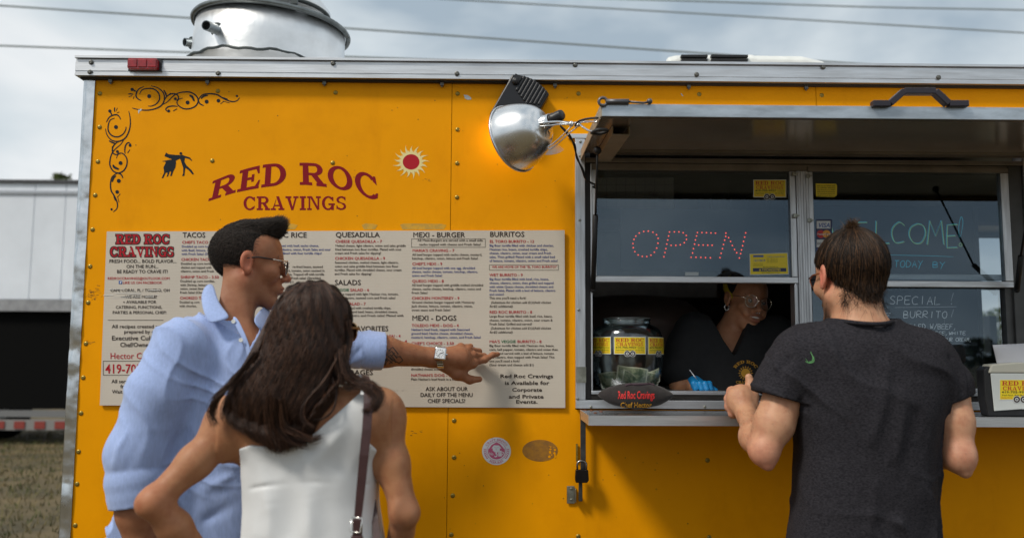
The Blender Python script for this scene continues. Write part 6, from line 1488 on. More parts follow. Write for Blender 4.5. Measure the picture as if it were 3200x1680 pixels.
    for i, x0 in enumerate((1090, 1120, 1150, 1172)): fo([(x0, 1042, .27), (x0 + 12, 1095, .31), (x0 - 20, 1150, .27)], .003 if i % 2 else -.0035, .006)
    fo([(1090, 1120, .31), (1140, 1080, .32)], -.004, .008); fo([(1080, 1140, .30), (1130, 1118, .31)], .004, .008)
    sh_.apply(lambda D, X, Y, Z: (D + .0018 * trig(X, Y, Z * .45, 20, 8)).astype(np.float32))
    sh_.creases((30, 20, 10), .0095, 1.3, 8, 3, 8, pw=1.8); sh_.creases((22, -14, 36), .0065, 1.5, 11, 9, 10, pw=2); sh_.creases((70, 30, 30), .0016, 1.2, 20, 5, 12)
    # rolled cuffs: two turns, then a hollow
    for a_, b_, r_ in ((PA(1186, 1095, .245), PA(1201, 1097, .240), .0545),): sh_.cone(a_, b_, r_, r_ - .002, .003); sh_.cone(PA(1150, 1093, .252), PA(1170, 1095, .248), .0585, .0585, .003); sh_.cone(PA(1184, 1096, .245), PA(1205, 1098, .240), .0575, .0560, .003)
    sh_.cone(PA(426, 1502, .67), PA(429, 1524, .67), .0745, .0725, .003); sh_.cone(PA(430, 1546, .67), PA(434, 1574, .67), .0715, .069, .003)
    ax1 = PA(1204, 1098, .238) - PA(1120, 1090, .26); ax1 /= np.linalg.norm(ax1); q1 = PA(1199, 1098, .24)
    sh_.apply(lambda D, X, Y, Z: np.where((X > q1[0] - .08) , np.maximum(D, (X - q1[0]) * ax1[0] + (Y - q1[1]) * ax1[1] + (Z - q1[2]) * ax1[2] + 0 * D), D).astype(np.float32))
    sh_.cone(PA(1188, 1098, .24), PA(1240, 1100, .23), .047, .047, .0, mode='s')
    ax2 = PA(424, 1600, .67) - PA(418, 1540, .67); ax2 /= np.linalg.norm(ax2); q2 = PA(422, 1578, .67)
    cutx = W(525, 1560, .67).x
    sh_.apply(lambda D, X, Y, Z: np.where((Y < -.59) & (X < cutx) & (Z < W(420, 1500, .67).z), np.maximum(D, (X - q2[0]) * ax2[0] + (Y - q2[1]) * ax2[1] + (Z - q2[2]) * ax2[2] + 0 * D), D).astype(np.float32))
    sh_.cone(PA(421, 1562, .67), PA(430, 1640, .67), .051, .051, .0, mode='s')
    # open neck
    pv = polyW([(690, 850), (676, 930), (722, 992), (748, 1040), (776, 1100), (788, 1056), (800, 1005), (832, 950), (840, 860)], .56)
    sh_.apply(lambda D, X, Y, Z: np.maximum(D, -np.maximum(poly_sd(X + 0 * Z, Z + 0 * X, pv), Y + .46)).astype(np.float32), (W(660, 1000, .56).x, -.82, W(700, 1125, .56).z), (W(850, 1000, .56).x, -.40, W(700, 850, .5).z))
    sh_.cone(nb + np.array((.01, 0, .12)), nb + np.array((0, 0, -.03)), .078, .074, .01, mode='s')
    M_lin = mat('linen_blue', (.34, .44, .73), .85, var=.16, vscale=200, vstretch=(1, 1, .25), bump=.4, bscale=700, sheen=.25, lo=.3, hi=.7)
    so = mesh_obj('shirt', [sh_.mesh()], M_lin, o)
    # collar
    def patch(name, rows, m, thick=.0022, par=o):
        n_ = len(rows[0]); mb = MB(); mb.add([PA(*p) for r_ in rows for p in r_], [(i * n_ + j, (i + 1) * n_ + j, (i + 1) * n_ + j + 1, i * n_ + j + 1) for i in range(len(rows) - 1) for j in range(n_ - 1)])
        ob = mb.build(name, m, par, smooth=True, solid=thick); ob.modifiers.new('s', 'SUBSURF').levels = 2; ob.modifiers['s'].render_levels = 2; ob.modifiers.move(1, 0); return ob
    patch('collar', [[(668, 884, .50), (676, 930, .545), (694, 962, .57), (722, 990, .59)], [(645, 888, .515), (650, 940, .565), (672, 975, .595), (700, 1000, .605)], [(628, 918, .53), (632, 962, .585), (645, 995, .605), (655, 1011, .612)]], M_lin)
    patch('collar', [[(832, 950, .40), (806, 975, .50), (790, 1000, .54)], [(842, 968, .40), (822, 995, .50), (806, 1020, .54)], [(850, 990, .40), (838, 1015, .49), (822, 1040, .53)]], M_lin)
    patch('placket', [[(722, 990, .60), (748, 1040, .622), (776, 1098, .632), (780, 1180, .64)], [(738, 985, .60), (760, 1030, .624), (786, 1090, .634), (796, 1180, .642)]], M_lin)
    for bx_, by_, d in ((730, 1004, .612), (753, 1062, .636)): MB().lathe([(.0055, 0), (.0055, .0015), (.004, .002), (0, .0012)], axis_matrix(PA(bx_, by_, d), (0, -1, 0)), 12).build('button', M_white, so)
    legs('trousers', W(600, 1700, .48).x, -.48, .93, .17, M_trouser, o, M_shoe)
    # tattoo on the forearm: interlaced knot of dark bands lying on the skin
    V, Q = arm; bv = BVHTree.FromPolygons([tuple(v) for v in V], [tuple(q) for q in Q])
    P = Print(); tx = lambda x, y: (1050 + x * .2219, 950 + y * .2219); M_tat = mat('tattoo_ink', (.035, .030, .028), .6)
    lines = [[(640, 590), (700, 610), (740, 650), (790, 600), (870, 700), (830, 740), (900, 735), (935, 790), (880, 830), (830, 800)], [(630, 650), (700, 720), (780, 660), (850, 760)], [(610, 720), (680, 790), (760, 710), (830, 790)],
             [(600, 780), (650, 830), (720, 770), (790, 830)], [(700, 640), (640, 700), (720, 800), (680, 840)], [(760, 640), (700, 700), (790, 800), (740, 840)], [(820, 680), (760, 750), (840, 820)], [(590, 820), (640, 845), (700, 850)], [(670, 590), (640, 640), (610, 690)]]
    for l_ in lines: P.line([tx(x + 6, y) for x, y in l_], 3.6, M_tat, 1, k=5, taper=False, smooth=False)
    its = []
    for vs, fs, mi, lay in P.items:   # subdivide long straight runs so that they follow the arm
        nv = []; 
        for i in range(0, len(vs) - 2, 2):
            for j in range(5): t_ = j / 5; nv += [tuple(np.array(vs[i]) * (1 - t_) + np.array(vs[i + 2]) * t_), tuple(np.array(vs[i + 1]) * (1 - t_) + np.array(vs[i + 3]) * t_)]
        nv += [vs[-2], vs[-1]]; its.append((nv, [(2 * i, 2 * i + 2, 2 * i + 3, 2 * i + 1) for i in range(len(nv) // 2 - 1)], mi, lay))
    P.items = its
    def tm(x, y, l):
        d = (W(x, y, .3) - CAM).normalized(); hh = bv.ray_cast(CAM, d); return (hh[0] - d * .0006) if hh[0] is not None else W(x, y, .20)
    P.build('tattoo', tm, body)
    # wristwatch
    wc, wd = PA(1376, 1104, .205), Vector((.97, .0, -.12)).normalized()
    Mw = axis_matrix(wc, (-.08, -1, .12), (1, 0, -.12))
    wt = MB().box(-.018, .018, -.019, .019, -.004, .004, Mw).build('wristwatch', mat('watch_steel', (.62, .62, .63), .2, 1.), o, bevel=.004)
    MB().box(-.0145, .0145, -.0155, .0155, .0041, .0055, Mw).build('watch_dial', mat('dial_white', (.72, .74, .76), .3), wt, bevel=.003)
    mb = MB()
    for i in range(12): a_ = i * math.pi / 6; mb.box(-.0007, .0007, .0095, .0125, .0056, .0062, Mw @ Matrix.Rotation(a_, 4, 'Z'))
    mb.box(-.0008, .0008, 0, .009, .0063, .0067, Mw @ Matrix.Rotation(R(-70), 4, 'Z')); mb.box(-.0006, .0006, 0, .011, .0068, .0071, Mw @ Matrix.Rotation(R(150), 4, 'Z')); mb.build('watch_hands', M_ink, wt)
    MB().tube([Mw @ Vector((.018, -.001, 0)), Mw @ Vector((.0225, -.001, 0))], .003, 8).build('crown_knob', mat('watch_steel'), wt)
    for i in range(20):
        a_ = R(28 + i * 304 / 19); pc = PA(1374, 1115, .17)
        rr_ = (.031, .034); q = Vector(pc) + Vector((-.0, -math.cos(a_) * rr_[0] - .002, math.sin(a_) * rr_[1])) + Vector((.010 * math.sin(a_) * -.5, 0, 0))
        Mx = axis_matrix(q, (0, -math.cos(a_), math.sin(a_)), (1, 0, 0)); MB().box(-.0095, .0095, -.0045, .0045, -.0015, .0015, Mx).build('watch_link', mat('link_steel', (.55, .52, .46), .25, 1.), wt, bevel=.001)
man_blue()

# ===== woman in the white top =====
def woman():
    o = empty('person', (W(970, 1400, .95).x, -.95, 0), 'woman with long dark hair in white strappy top, one hand on hip', 'person', 'customers at the food trailer')
    DD = .93; F = Fr(PA(980, 1042, DD), yaw=-38, pitch=2, scale=.90)       # looks away from the camera, to the right
    nb = PA(978, 1225, DD + .015)
    z = lambda py, d=DD: W(970, py, d).z
    S = BB(410, 1320, 1220, 1770, .74, 1.14, .0040)
    sec = lambda py, px, rx, ry, d: (W(px, py, d).z, W(px, py, d).x, -d, rx, ry)
    def torso(S, g=0.):
        S.loft([sec(1235, 975, .07, .05, DD + .01), sec(1275, 965, .145, .07, DD + .01), sec(1330, 962, .156, .085, DD), sec(1420, 962, .146, .09, DD - .01), sec(1560, 965, .132 + g, .09 + g, DD - .02), sec(1680, 968, .142 + g, .098 + g, DD - .02), sec(1780, 970, .152 + g, .104 + g, DD - .02)], 0)
        S.cone(nb, PA(975, 1260, DD + .01), .050, .07, .04)
        S.ell(PA(728, 1325, DD + .01), (.052, .048, .056), .05); S.ell(PA(1180, 1300, DD - .02), (.048, .050, .052), .05)
        S.ell(PA(1110, 1300, DD + .042), (.045, .024, .06), .05); S.ell(PA(860, 1300, DD + .045), (.05, .024, .06), .05)
        S.ridge([PA(965, 1250, DD + .09), PA(962, 1400, DD + .09)], -.004, .012)
    torso(S)
    # left arm (akimbo)
    ls, le, lw = PA(732, 1325, DD + .01), PA(478, 1568, DD + .10), PA(640, 1755, DD + .02)
    S.ell(ls, (.050, .046, .052), .05); S.cone(ls, ls * .5 + le * .5, .043, .035, .03); S.cone(ls * .5 + le * .5, le, .035, .026, .02); S.cone(le, le * .6 + lw * .4, .028, .033, .025); S.cone(le * .6 + lw * .4, lw, .033, .024, .02); S.cone(le, le + np.array((-.012, -.006, -.006)), .024, .017, .02)
    # right arm
    r1, r2, r3 = PA(1186, 1300, DD - .02), PA(1264, 1598, DD + .03), PA(1235, 1790, DD - .10)
    S.ell(r1, (.048, .050, .052), .05); S.cone(r1, r1 * .5 + r2 * .5, .043, .037, .03); S.cone(r1 * .5 + r2 * .5, r2, .037, .027, .02); S.cone(r2, r3, .029, .031, .02); S.cone(r2, r2 + np.array((.010, -.008, -.004)), .024, .017, .02)
    tor = S.mesh()
    S = SDF(F.o - np.array((.14, .17, .27)), F.o + np.array((.16, .17, .15)), .003)
    head(S, F, female=True, slim=.97); S.cone(F.to((0, -.03, -.06)), nb, .047, .050, .03); S.cone(nb, PA(975, 1265, DD + .01), .050, .07, .03); hd_ = S.mesh()
    base = np.array((.38, .175, .085))
    def colf(V):
        C = np.tile(base, (len(V), 1)); 
        for c_, r_, t_, m_ in ((le, .04, (.46, .17, .09), .7), (r2, .035, (.44, .18, .10), .6)): w_ = np.exp(-((V - c_) ** 2).sum(1) / r_ ** 2) * m_; C = C * (1 - w_[:, None]) + np.array(t_) * w_[:, None]
        return C
    mesh_obj('body', [tor, hd_], M_skin_b, o, colf)
    # top
    T = BB(730, 1220, 1215, 1770, .78, 1.10, .0034)
    torso(T, .010); T.D -= .0065
    fo = lambda pts, a_, w_: T.ridge([PA(*p) for p in pts], a_, w_)
    for i, (x0, y0, x1, y1) in enumerate(((1110, 1290, 1060, 1480), (1085, 1330, 960, 1460), (1120, 1400, 1040, 1500), (800, 1430, 830, 1600), (900, 1450, 905, 1680), (960, 1540, 965, 1700), (1020, 1540, 1030, 1700), (840, 1560, 835, 1700), (1085, 1540, 1090, 1700), (775, 1560, 785, 1700), (760, 1410, 860, 1470), (1150, 1430, 1060, 1500))):
        fo([(x0, y0, DD + .10), ((x0 + x1) / 2, (y0 + y1) / 2, DD + .10), (x1, y1, DD + .095)], .0055 if i % 2 else -.0050, .020)
    fo([(752, 1532, DD + .02), (800, 1522, DD + .075), (880, 1512, DD + .09), (960, 1506, DD + .092), (1080, 1512, DD + .082), (1130, 1514, DD + .06), (1160, 1510, DD + .02)], -.0032, .0042)
    keep = polyW([(752, 1400), (790, 1387), (880, 1392), (945, 1384), (1000, 1342), (1070, 1280), (1126, 1226), (1139, 1226), (1146, 1320), (1156, 1385), (1176, 1410), (1260, 1420), (1300, 1900), (745, 1900), (752, 1600), (748, 1470)], DD + .06)
    T.apply(lambda D, X, Y, Z: np.maximum(D, poly_sd(X + 0 * Z, Z + 0 * X, keep)).astype(np.float32))
    M_sat = mat('white_satin', (.68, .685, .69), .55, var=.04, vscale=20, bump=.12, bscale=500, spec=.3)
    tp = mesh_obj('top', [T.mesh()], M_sat, o)
    MB().ribbon3([PA(1132, 1232, DD + .098), PA(1134, 1200, DD + .085), PA(1128, 1180, DD + .05), PA(1120, 1172, DD)], .007, Vector((0, -1, .2))).build('strap', M_sat, tp, solid=.002)
    # sunglasses seen past the hair
    gg = MB(); gg.tube(glasses_rim(F, .033, .030, .022, .104, .25), .0018, 6); gg.tube([F.to((.064, .093, .012)), F.to((.078, .04, .014)), F.to((.08, -.01, .01))], .0022, 6)
    go = gg.build('sunglasses', mat('sunglass_gold', (.45, .30, .12), .3, 1.), o, smooth=True)
    rim = glasses_rim(F, .033, .029, .021, .1035, .25); MB().add(rim[:-1], [tuple(range(len(rim) - 1))]).build('lens', M_lens, go)
    # hair mass under the strands
    H = BB(655, 1120, 875, 1390, .78, 1.12, .0042)
    H.ell((0, -.018, .040), (.080, .100, .088), 0, F)
    H.cone(PA(975, 1000, DD), PA(945, 1110, DD + .015), .086, .086, .03); H.cone(PA(945, 1110, DD + .015), PA(870, 1230, DD + .04), .084, .066, .04); H.ell(PA(830, 1285, DD + .075), (.095, .022, .060), .04); H.ell(PA(870, 1235, DD + .07), (.11, .030, .08), .03)
    hb = polyW([(985, 860), (1050, 880), (1082, 940), (1088, 1010), (1088, 1060), (1075, 1120), (1055, 1180), (1010, 1230), (960, 1290), (930, 1350), (880, 1370), (800, 1350), (720, 1320), (690, 1280), (740, 1190), (800, 1060), (852, 945), (890, 880)], DD + .1)
    H.apply(lambda D, X, Y, Z: np.maximum(D, poly_sd(X + 0 * Z, Z + 0 * X, hb)).astype(np.float32))
    H.apply(lambda D, X, Y, Z: (D + .0022 * np.sin((X * 2.2 + Z * .8) * 120 + 2 * np.sin(Z * 22))).astype(np.float32))
    hmv = H.mesh(); hbv = BVHTree.FromPolygons([tuple(v) for v in hmv[0]], [tuple(q) for q in hmv[1]]); hbo = mesh_obj('hair', [hmv], mat('hair_mass', (.012, .007, .005), .75, spec=.15, var=.4, vscale=30, vstretch=(6, 6, .6), bump=.7, bscale=120, bstretch=(5, 5, .5)), o)
    rng = np.random.default_rng(9); n = 9000
    lv = [(880, 945, 1020), (905, 893, 1050), (950, 856, 1084), (1010, 828, 1091), (1070, 796, 1090), (1130, 764, 1080), (1190, 728, 1066), (1250, 698, 1046), (1300, 684, 1012), (1340, 700, 985), (1400, 770, 975)]
    py = np.array([q[0] for q in lv], float); xl = np.array([q[1] for q in lv], float); xr = np.array([q[2] for q in lv], float)
    u0 = rng.beta(1.05, 1.05, n); K = 16; st = np.zeros((n, K, 3)); end = 1408 - 95 * np.clip(1 - u0 / .38, 0, 1) ** 1.0 - 30 * np.clip((u0 - .62) / .38, 0, 1) - 0; end = end - np.abs(rng.normal(0, 26, n)); start = 880 + rng.uniform(0, 1, n) ** 2.2 * 120; lay = rng.uniform(0, 1, n)
    clump = rng.integers(0, 130, n); cu_ = rng.random(130); cph = rng.uniform(0, 6.28, 130); cam_ = rng.uniform(2, 9, 130); end = end + (rng.uniform(-25, 14, 130))[clump]
    uc = cu_[clump] * .35 + u0 * .65
    for i in range(K):
        t = i / (K - 1); y_ = start + (end - start) * t; fall = np.clip((y_ - 1000) / 350, 0, 1)
        u = u0 * (1 - fall * .55) + (uc) * fall * .55 + .01 * np.sin(y_ / 40 + cph[clump]) * fall
        a, b = np.interp(y_, py, xl), np.interp(y_, py, xr); px = a + (b - a) * u + np.sin(y_ / 33 + cph[clump]) * cam_[clump] * fall * .9
        w_ = (b - a) / 2 / 1390.; bul = np.sqrt(np.clip(1 - (2 * u - 1) ** 2, 0, 1)); base_d = np.interp(y_, [884, 930, 1000, 1100, 1200, 1300, 1400], [DD, DD, DD, DD + .03, DD + .06, DD + .075, DD + .07])
        dep = np.interp(y_, [884, 900, 950, 1020, 1120, 1200, 1300, 1400], [.03, .055, .092, .108, .106, .086, .055, .042]); d = base_d + dep * bul + lay * .006 - .002
        for j in range(3): pass
        vx = (px - 1600) / FPX; vy = (840 - y_) / FPX; m3 = np.array(MR.to_3x3()); dv = np.stack([vx, vy, -np.ones(n)], 1) @ m3.T; tt = (-d - CAM.y) / dv[:, 1]; st[:, i] = np.array(CAM) + dv * tt[:, None]
        for a_ in range(n):
            dd_ = Vector(dv[a_]).normalized(); h_ = hbv.ray_cast(CAM, dd_)
            if h_[0] is not None: st[a_, i] = np.array(h_[0] - dd_ * (.0008 + .006 * lay[a_]))
    M_h = hairmat('hair_long_brown', (.014, .006, .0035), (.10, .045, .025), .48)
    curves_obj('hair_strands', st, .00055, M_h, hbo)
    # loose locks: right shoulder curls and fly-away strands
    locks = []
    def lock(pts, n_, sp, seed):
        r_ = np.random.default_rng(seed); c = np.array([list(PA(*p)) for p in pts]); cc = np.array([list(v) for v in catmull([tuple(q) for q in c], 5)]); idx = np.linspace(0, len(cc) - 1, K); base_ = np.stack([np.interp(idx, np.arange(len(cc)), cc[:, j]) for j in range(3)], 1)
        off = r_.normal(0, 1, (n_, 1, 3)) * sp * np.linspace(.5, 1, K)[None, :, None]; wv = np.sin(np.linspace(0, 7, K)[None, :, None] + r_.uniform(0, 6, (n_, 1, 1))) * sp * .6; locks.append(base_[None] + off + wv)
    lock([(1075, 1080, DD + .08), (1085, 1150, DD + .08), (1120, 1185, DD + .08), (1165, 1200, DD + .085), (1190, 1235, DD + .09), (1170, 1275, DD + .10), (1140, 1280, DD + .11)], 150, .0035, 1)
    lock([(1070, 1090, DD + .08), (1078, 1160, DD + .09), (1110, 1195, DD + .09), (1150, 1215, DD + .095), (1178, 1250, DD + .10), (1160, 1268, DD + .11)], 120, .0045, 2)
    lock([(1060, 1100, DD + .08), (1065, 1170, DD + .085), (1090, 1205, DD + .085), (1140, 1185, DD + .08)], 110, .005, 3)
    lock([(1050, 1120, DD + .09), (1010, 1190, DD + .10), (950, 1260, DD + .11), (945, 1310, DD + .115), (980, 1335, DD + .115)], 22, .0025, 4)
    lock([(1040, 1180, DD + .09), (1052, 1230, DD + .1), (1040, 1280, DD + .11), (1000, 1310, DD + .11), (960, 1300, DD + .11)], 10, .0015, 5)
    lock([(760, 1150, DD + .11), (705, 1210, DD + .11), (672, 1260, DD + .10), (665, 1300, DD + .10)], 60, .004, 6)
    lock([(800, 1100, DD + .11), (735, 1190, DD + .11), (680, 1240, DD + .11), (662, 1285, DD + .10), (676, 1325, DD + .10)], 60, .005, 7)
    lock([(880, 1250, DD + .14), (890, 1330, DD + .125), (935, 1360, DD + .118), (975, 1372, DD + .11), (1000, 1362, DD + .11)], 60, .004, 8)
    lock([(860, 1250, DD + .14), (870, 1330, DD + .125), (915, 1378, DD + .118), (960, 1390, DD + .11)], 60, .004, 9)
    lock([(840, 1240, DD + .14), (850, 1330, DD + .125), (872, 1385, DD + .118), (882, 1405, DD + .11)], 70, .005, 10)
    lock([(1085, 1000, DD + .04), (1092, 1060, DD + .04), (1080, 1120, DD + .06), (1082, 1180, DD + .08)], 120, .004, 11)
    curves_obj('hair_lock', np.concatenate(locks), .00055, M_h, hbo)
    legs('trousers', W(965, 1700, DD - .02).x, -DD + .02, .90, .15, M_trouser, o, M_shoe)
    # shoulder bag with its strap
    bgo = empty('shoulder_bag', PA(1130, 1900, DD + .12), 'dark brown leather strap and bag hanging from the woman in white', 'bag')
    M_lea = mat('leather_brown', (.055, .022, .022), .42, var=.25, vscale=60, bump=.15, bscale=300)
    dn_ = Vector((0, -1, 0)); sp = [PA(1118, 1172, DD - .01), PA(1140, 1180, DD + .05), PA(1150, 1205, DD + .09), PA(1151, 1260, DD + .105), PA(1146, 1340, DD + .115), PA(1138, 1420, DD + .12), PA(1128, 1520, DD + .12), PA(1121, 1590, DD + .12), PA(1118, 1622, DD + .12)]
    MB().ribbon3([Vector(v) for v in sp], [.019] * 6 + [.018, .016, .015], [Vector((0, -.3, 1)).normalized(), Vector((0, -.7, .7)), Vector((0, -.9, .3))] + [dn_] * 6).build('strap', M_lea, bgo, solid=.003)
    for o_ in (-1, 1): pass
    bk = PA(1116, 1640, DD + .125); MB().tube([bk + np.array((-.010, 0, .016)), bk + np.array((-.012, -.004, -.012)), bk + np.array((.008, -.004, -.014)), bk + np.array((.010, 0, .014)), bk + np.array((-.010, 0, .016))], .0022, 8).build('buckle', mat('buckle_steel', (.7, .68, .64), .2, 1.), bgo, smooth=True)
    MB().box(bk[0] - .012, bk[0] + .013, bk[1] - .004, bk[1] + .004, bk[2] - .05, bk[2] - .02).box(bk[0] - .009, bk[0] + .011, bk[1] - .003, bk[1] + .003, bk[2] - .022, bk[2] + .014).build('strap_end', M_lea, bgo, bevel=.003)
    sp = [PA(1150, 1480, DD - .03), PA(1162, 1540, DD + .0), PA(1172, 1620, DD + .03), PA(1182, 1720, DD + .06)]
    MB().ribbon3([Vector(v) for v in sp], .014, dn_).build('strap', M_lea, bgo, solid=.003)
    b0 = PA(1130, 1880, DD + .10); MB().box(b0[0] - .10, b0[0] + .12, b0[1] - .04, b0[1] + .04, b0[2] - .18, b0[2] + .03).build('bag_body', M_lea, bgo, bevel=.015)
woman()

# ===== man in the grey T-shirt =====
def man_grey():
    DD = .60; o = empty('person', (W(2700, 1400, DD).x, -DD, 0), 'man with tied-up brown hair in dark grey T-shirt standing at the service window', 'person', 'customers at the food trailer')
    F = Fr(PA(2652, 872, DD - .02), yaw=11, pitch=-4, roll=2, scale=1.0)
    nb = PA(2688, 1010, DD + .02)
    S = SDF((W(2530, 900, .7).x, -DD - .16, W(2600, 1120, .6).z), (W(2840, 900, .7).x, -DD + .18, W(2600, 700, .6).z), .0027)
    head(S, F, slim=1.0); S.cone(F.to((0, -.035, -.05)), nb, .056, .064, .03); S.ell(nb + np.array((0, 0, -.06)), (.16, .08, .06), .05)
    hd_ = S.mesh()
    # left arm with the thumb up
    la, le, lw = PA(2452, 1230, DD + .0), PA(2388, 1408, DD + .03), PA(2336, 1300, .40)
    S = BB(2262, 2520, 1160, 1475, .27, .74, .0024)
    S.cone(la, la * .45 + le * .55, .053, .049); S.cone(la * .45 + le * .55, le, .049, .032, .02); S.cone(le, le + np.array((.006, -.012, -.036)), .028, .012, .020)
    fm = le * .62 + lw * .38 + np.array((-.004, 0, .0)); S.cone(le, fm, .034, .039, .025); S.cone(fm, lw, .039, .026, .03)
    hx_ = PA(2316, 1250, .355)
    S.cone(lw, hx_, .027, .034, .02); S.ell(hx_, (.040, .030, .046), .02)
    ks = [PA(2286, 1222, .33), PA(2278, 1246, .33), PA(2279, 1270, .335), PA(2290, 1292, .345)]; kz = [PA(2318, 1212, .31), PA(2306, 1238, .30), PA(2306, 1262, .305), PA(2314, 1284, .32)]
    for a_, b_, r_ in zip(ks, kz, (.0125, .0125, .012, .011)):
        S.cone(hx_, a_, .020, r_, .014); S.ell(a_, (r_ * 1.05,) * 3, .006); S.cone(a_, b_, r_, r_ * .9, .006); S.cone(b_, b_ + np.array((.016, .018, -.002)), r_ * .9, r_ * .8, .004)
    S.chain([PA(2352, 1275, .37), PA(2352, 1236, .355), PA(2346, 1200, .345), PA(2340, 1178, .342)], [.019, .0150, .0120, .0108], .012); S.ell(PA(2350, 1222, .352), (.0145, .0135, .013), .008)
    for a_, b_ in (((2300, 1232), (2322, 1285)), ((2292, 1256), (2318, 1292)), ((2320, 1225), (2330, 1290))): S.ridge([PA(*a_, .385), PA(*b_, .395)], .0014, .0045)
    arm1 = S.mesh()
    # right arm, forearm hidden in front of him
    ra, re, rw = PA(2964, 1220, DD), PA(2998, 1425, DD + .045), PA(2850, 1400, DD - .16)
    S = BB(2850, 3070, 1200, 1500, .38, .74, .0032)
    S.cone(ra, ra * .5 + re * .5, .050, .047); S.cone(ra * .5 + re * .5, re, .047, .032, .02); S.cone(re, re + np.array((.008, -.012, -.040)), .028, .012, .020); S.cone(re, re * .5 + rw * .5, .036, .042, .03); S.cone(re * .5 + rw * .5, rw, .041, .028, .02); arm2 = S.mesh()
    base = np.array((.53, .285, .170))
    def colf(V):
        C = np.tile(base, (len(V), 1)); L_ = (V - F.o) @ F.M
        def b3(c, r, t, m):
            nonlocal C; w_ = np.exp(-(((V - c) / r) ** 2).sum(1)) * m; C = C * (1 - w_[:, None]) + np.array(t) * w_[:, None]
        b3(le + np.array((0, 0, -.02)), .05, (.62, .24, .17), .8); b3(re, .05, (.58, .25, .18), .7)
        for q in ks: b3(q, .02, (.62, .27, .20), .6)
        w_ = np.exp(-(((L_ - np.array((-.082, -.01, 0))) / np.array((.03, .03, .04))) ** 2).sum(1)) * .8; C = C * (1 - w_[:, None]) + np.array((.62, .16, .12)) * w_[:, None]
        w_ = (np.clip((L_[:, 1] - .0) / .03, 0, 1) * np.clip((-.035 - L_[:, 2]) / .02, 0, 1) * (L_[:, 2] > -.125)) * .75; C = C * (1 - w_[:, None]) + np.array((.10, .06, .04)) * w_[:, None]
        return C
    body = mesh_obj('body', [hd_, arm1, arm2], M_skin_c, o, colf)
    # nails
    rg = np.random.default_rng(3); rts = []
    for (vv, q_), n_ in ((arm1, 1500), (arm2, 600)):
        a_ = vv[rg.integers(0, len(vv), n_)]; px_ = proj(a_); a_ = a_[(px_[:, 1] > 1285)]; rts.append(a_)
    rts = np.concatenate(rts); dv = np.stack([-.5 + .4 * rg.normal(size=len(rts)), -.35 + .3 * rg.normal(size=len(rts)), .5 + .4 * rg.normal(size=len(rts))], 1); tt_ = np.linspace(0, 1, 4)[None, :, None]
    curves_obj('arm_hair', rts[:, None, :] + dv[:, None, :] * tt_ * rg.uniform(.004, .010, len(rts))[:, None, None], .00014, hairmat('arm_hair_fair', (.12, .06, .03), (.25, .14, .07), .5), body)
    # T-shirt
    T = BB(2350, 3040, 985, 1770, .42, .78, .0038)
    sec = lambda py, px, rx, ry, d: (W(px, py, d).z, W(px, py, d).x, -d, rx, ry)
    T.loft([sec(1000, 2684, .085, .07, DD + .01), sec(1030, 2686, .125, .085, DD + .01), sec(1070, 2692, .182, .105, DD + .01), sec(1120, 2698, .205, .125, DD), sec(1230, 2708, .198, .14, DD), sec(1400, 2704, .176, .140, DD - .01), sec(1560, 2696, .180, .135, DD - .01), sec(1640, 2692, .183, .135, DD - .01), sec(1800, 2694, .198, .14, DD - .01)], 0)
    D0 = T.D.copy()
    T.cone(PA(2505, 1110, DD), PA(2440, 1205, DD), .076, .068, .05); T.cone(PA(2440, 1205, DD), PA(2426, 1250, DD + .003), .068, .068, .02)
    T.cone(PA(2878, 1115, DD), PA(2955, 1200, DD), .074, .063, .05); T.cone(PA(2955, 1200, DD), PA(2972, 1260, DD), .062, .060, .02)
    Dp = T.D.copy()
    fo = lambda pts, a_, w_: T.ridge([PA(*p) for p in pts], a_, w_)
    for i, (x0, y0, x1, y1) in enumerate(((2640, 1050, 2760, 1100), (2600, 1040, 2680, 1120), (2760, 1060, 2700, 1160), (2780, 1120, 2720, 1400), (2600, 1180, 2560, 1500), (2820, 1200, 2800, 1450), (2880, 1260, 2820, 1520), (2540, 1300, 2600, 1600), (2660, 1300, 2640, 1560), (2740, 1500, 2720, 1680), (2880, 1500, 2760, 1640), (2500, 1560, 2640, 1660), (2900, 1380, 2860, 1660), (2560, 1620, 2520, 1690), (2480, 1600, 2560, 1560), (2790, 1620, 2900, 1690))):
        fo([(x0, y0, DD + .135), ((x0 + x1) / 2 + 10, (y0 + y1) / 2, DD + .14), (x1, y1, DD + .135)], .0065 if i % 2 else -.0065, .016)
    for i, (x0, y0, x1, y1) in enumerate(((2470, 1120, 2400, 1200), (2500, 1130, 2440, 1240), (2520, 1150, 2500, 1260), (2440, 1100, 2390, 1180), (2930, 1120, 2960, 1240), (2900, 1140, 2930, 1250), (2960, 1120, 3000, 1220))):
        fo([(x0, y0, DD + .07), (x1, y1, DD + .065)], .005 if i % 2 else -.005, .010)
    T.apply(lambda D, X, Y, Z: (D + .0018 * trig(X, Y, Z * .6, 24, 11)).astype(np.float32))
    T.creases((20, 14, 10), .0090, 1.3, 7, 3, 7, pw=1.7); T.creases((16, -10, 28), .0060, 1.4, 9, 7, 8, pw=1.9)
    dD = T.D - Dp
    n1 = PA(2424, 1258, DD); a1 = PA(2424, 1258, DD) - PA(2450, 1160, DD); a1 = np.array((a1[0] * .35, 0, a1[2])); a1 /= np.linalg.norm(a1); p1, p2 = PA(2362, 1222, DD), PA(2505, 1263, DD); tdir = (p2 - p1); nn = np.array((tdir[2], 0, -tdir[0])); nn /= np.linalg.norm(nn); nn = -nn if nn[2] > 0 else nn
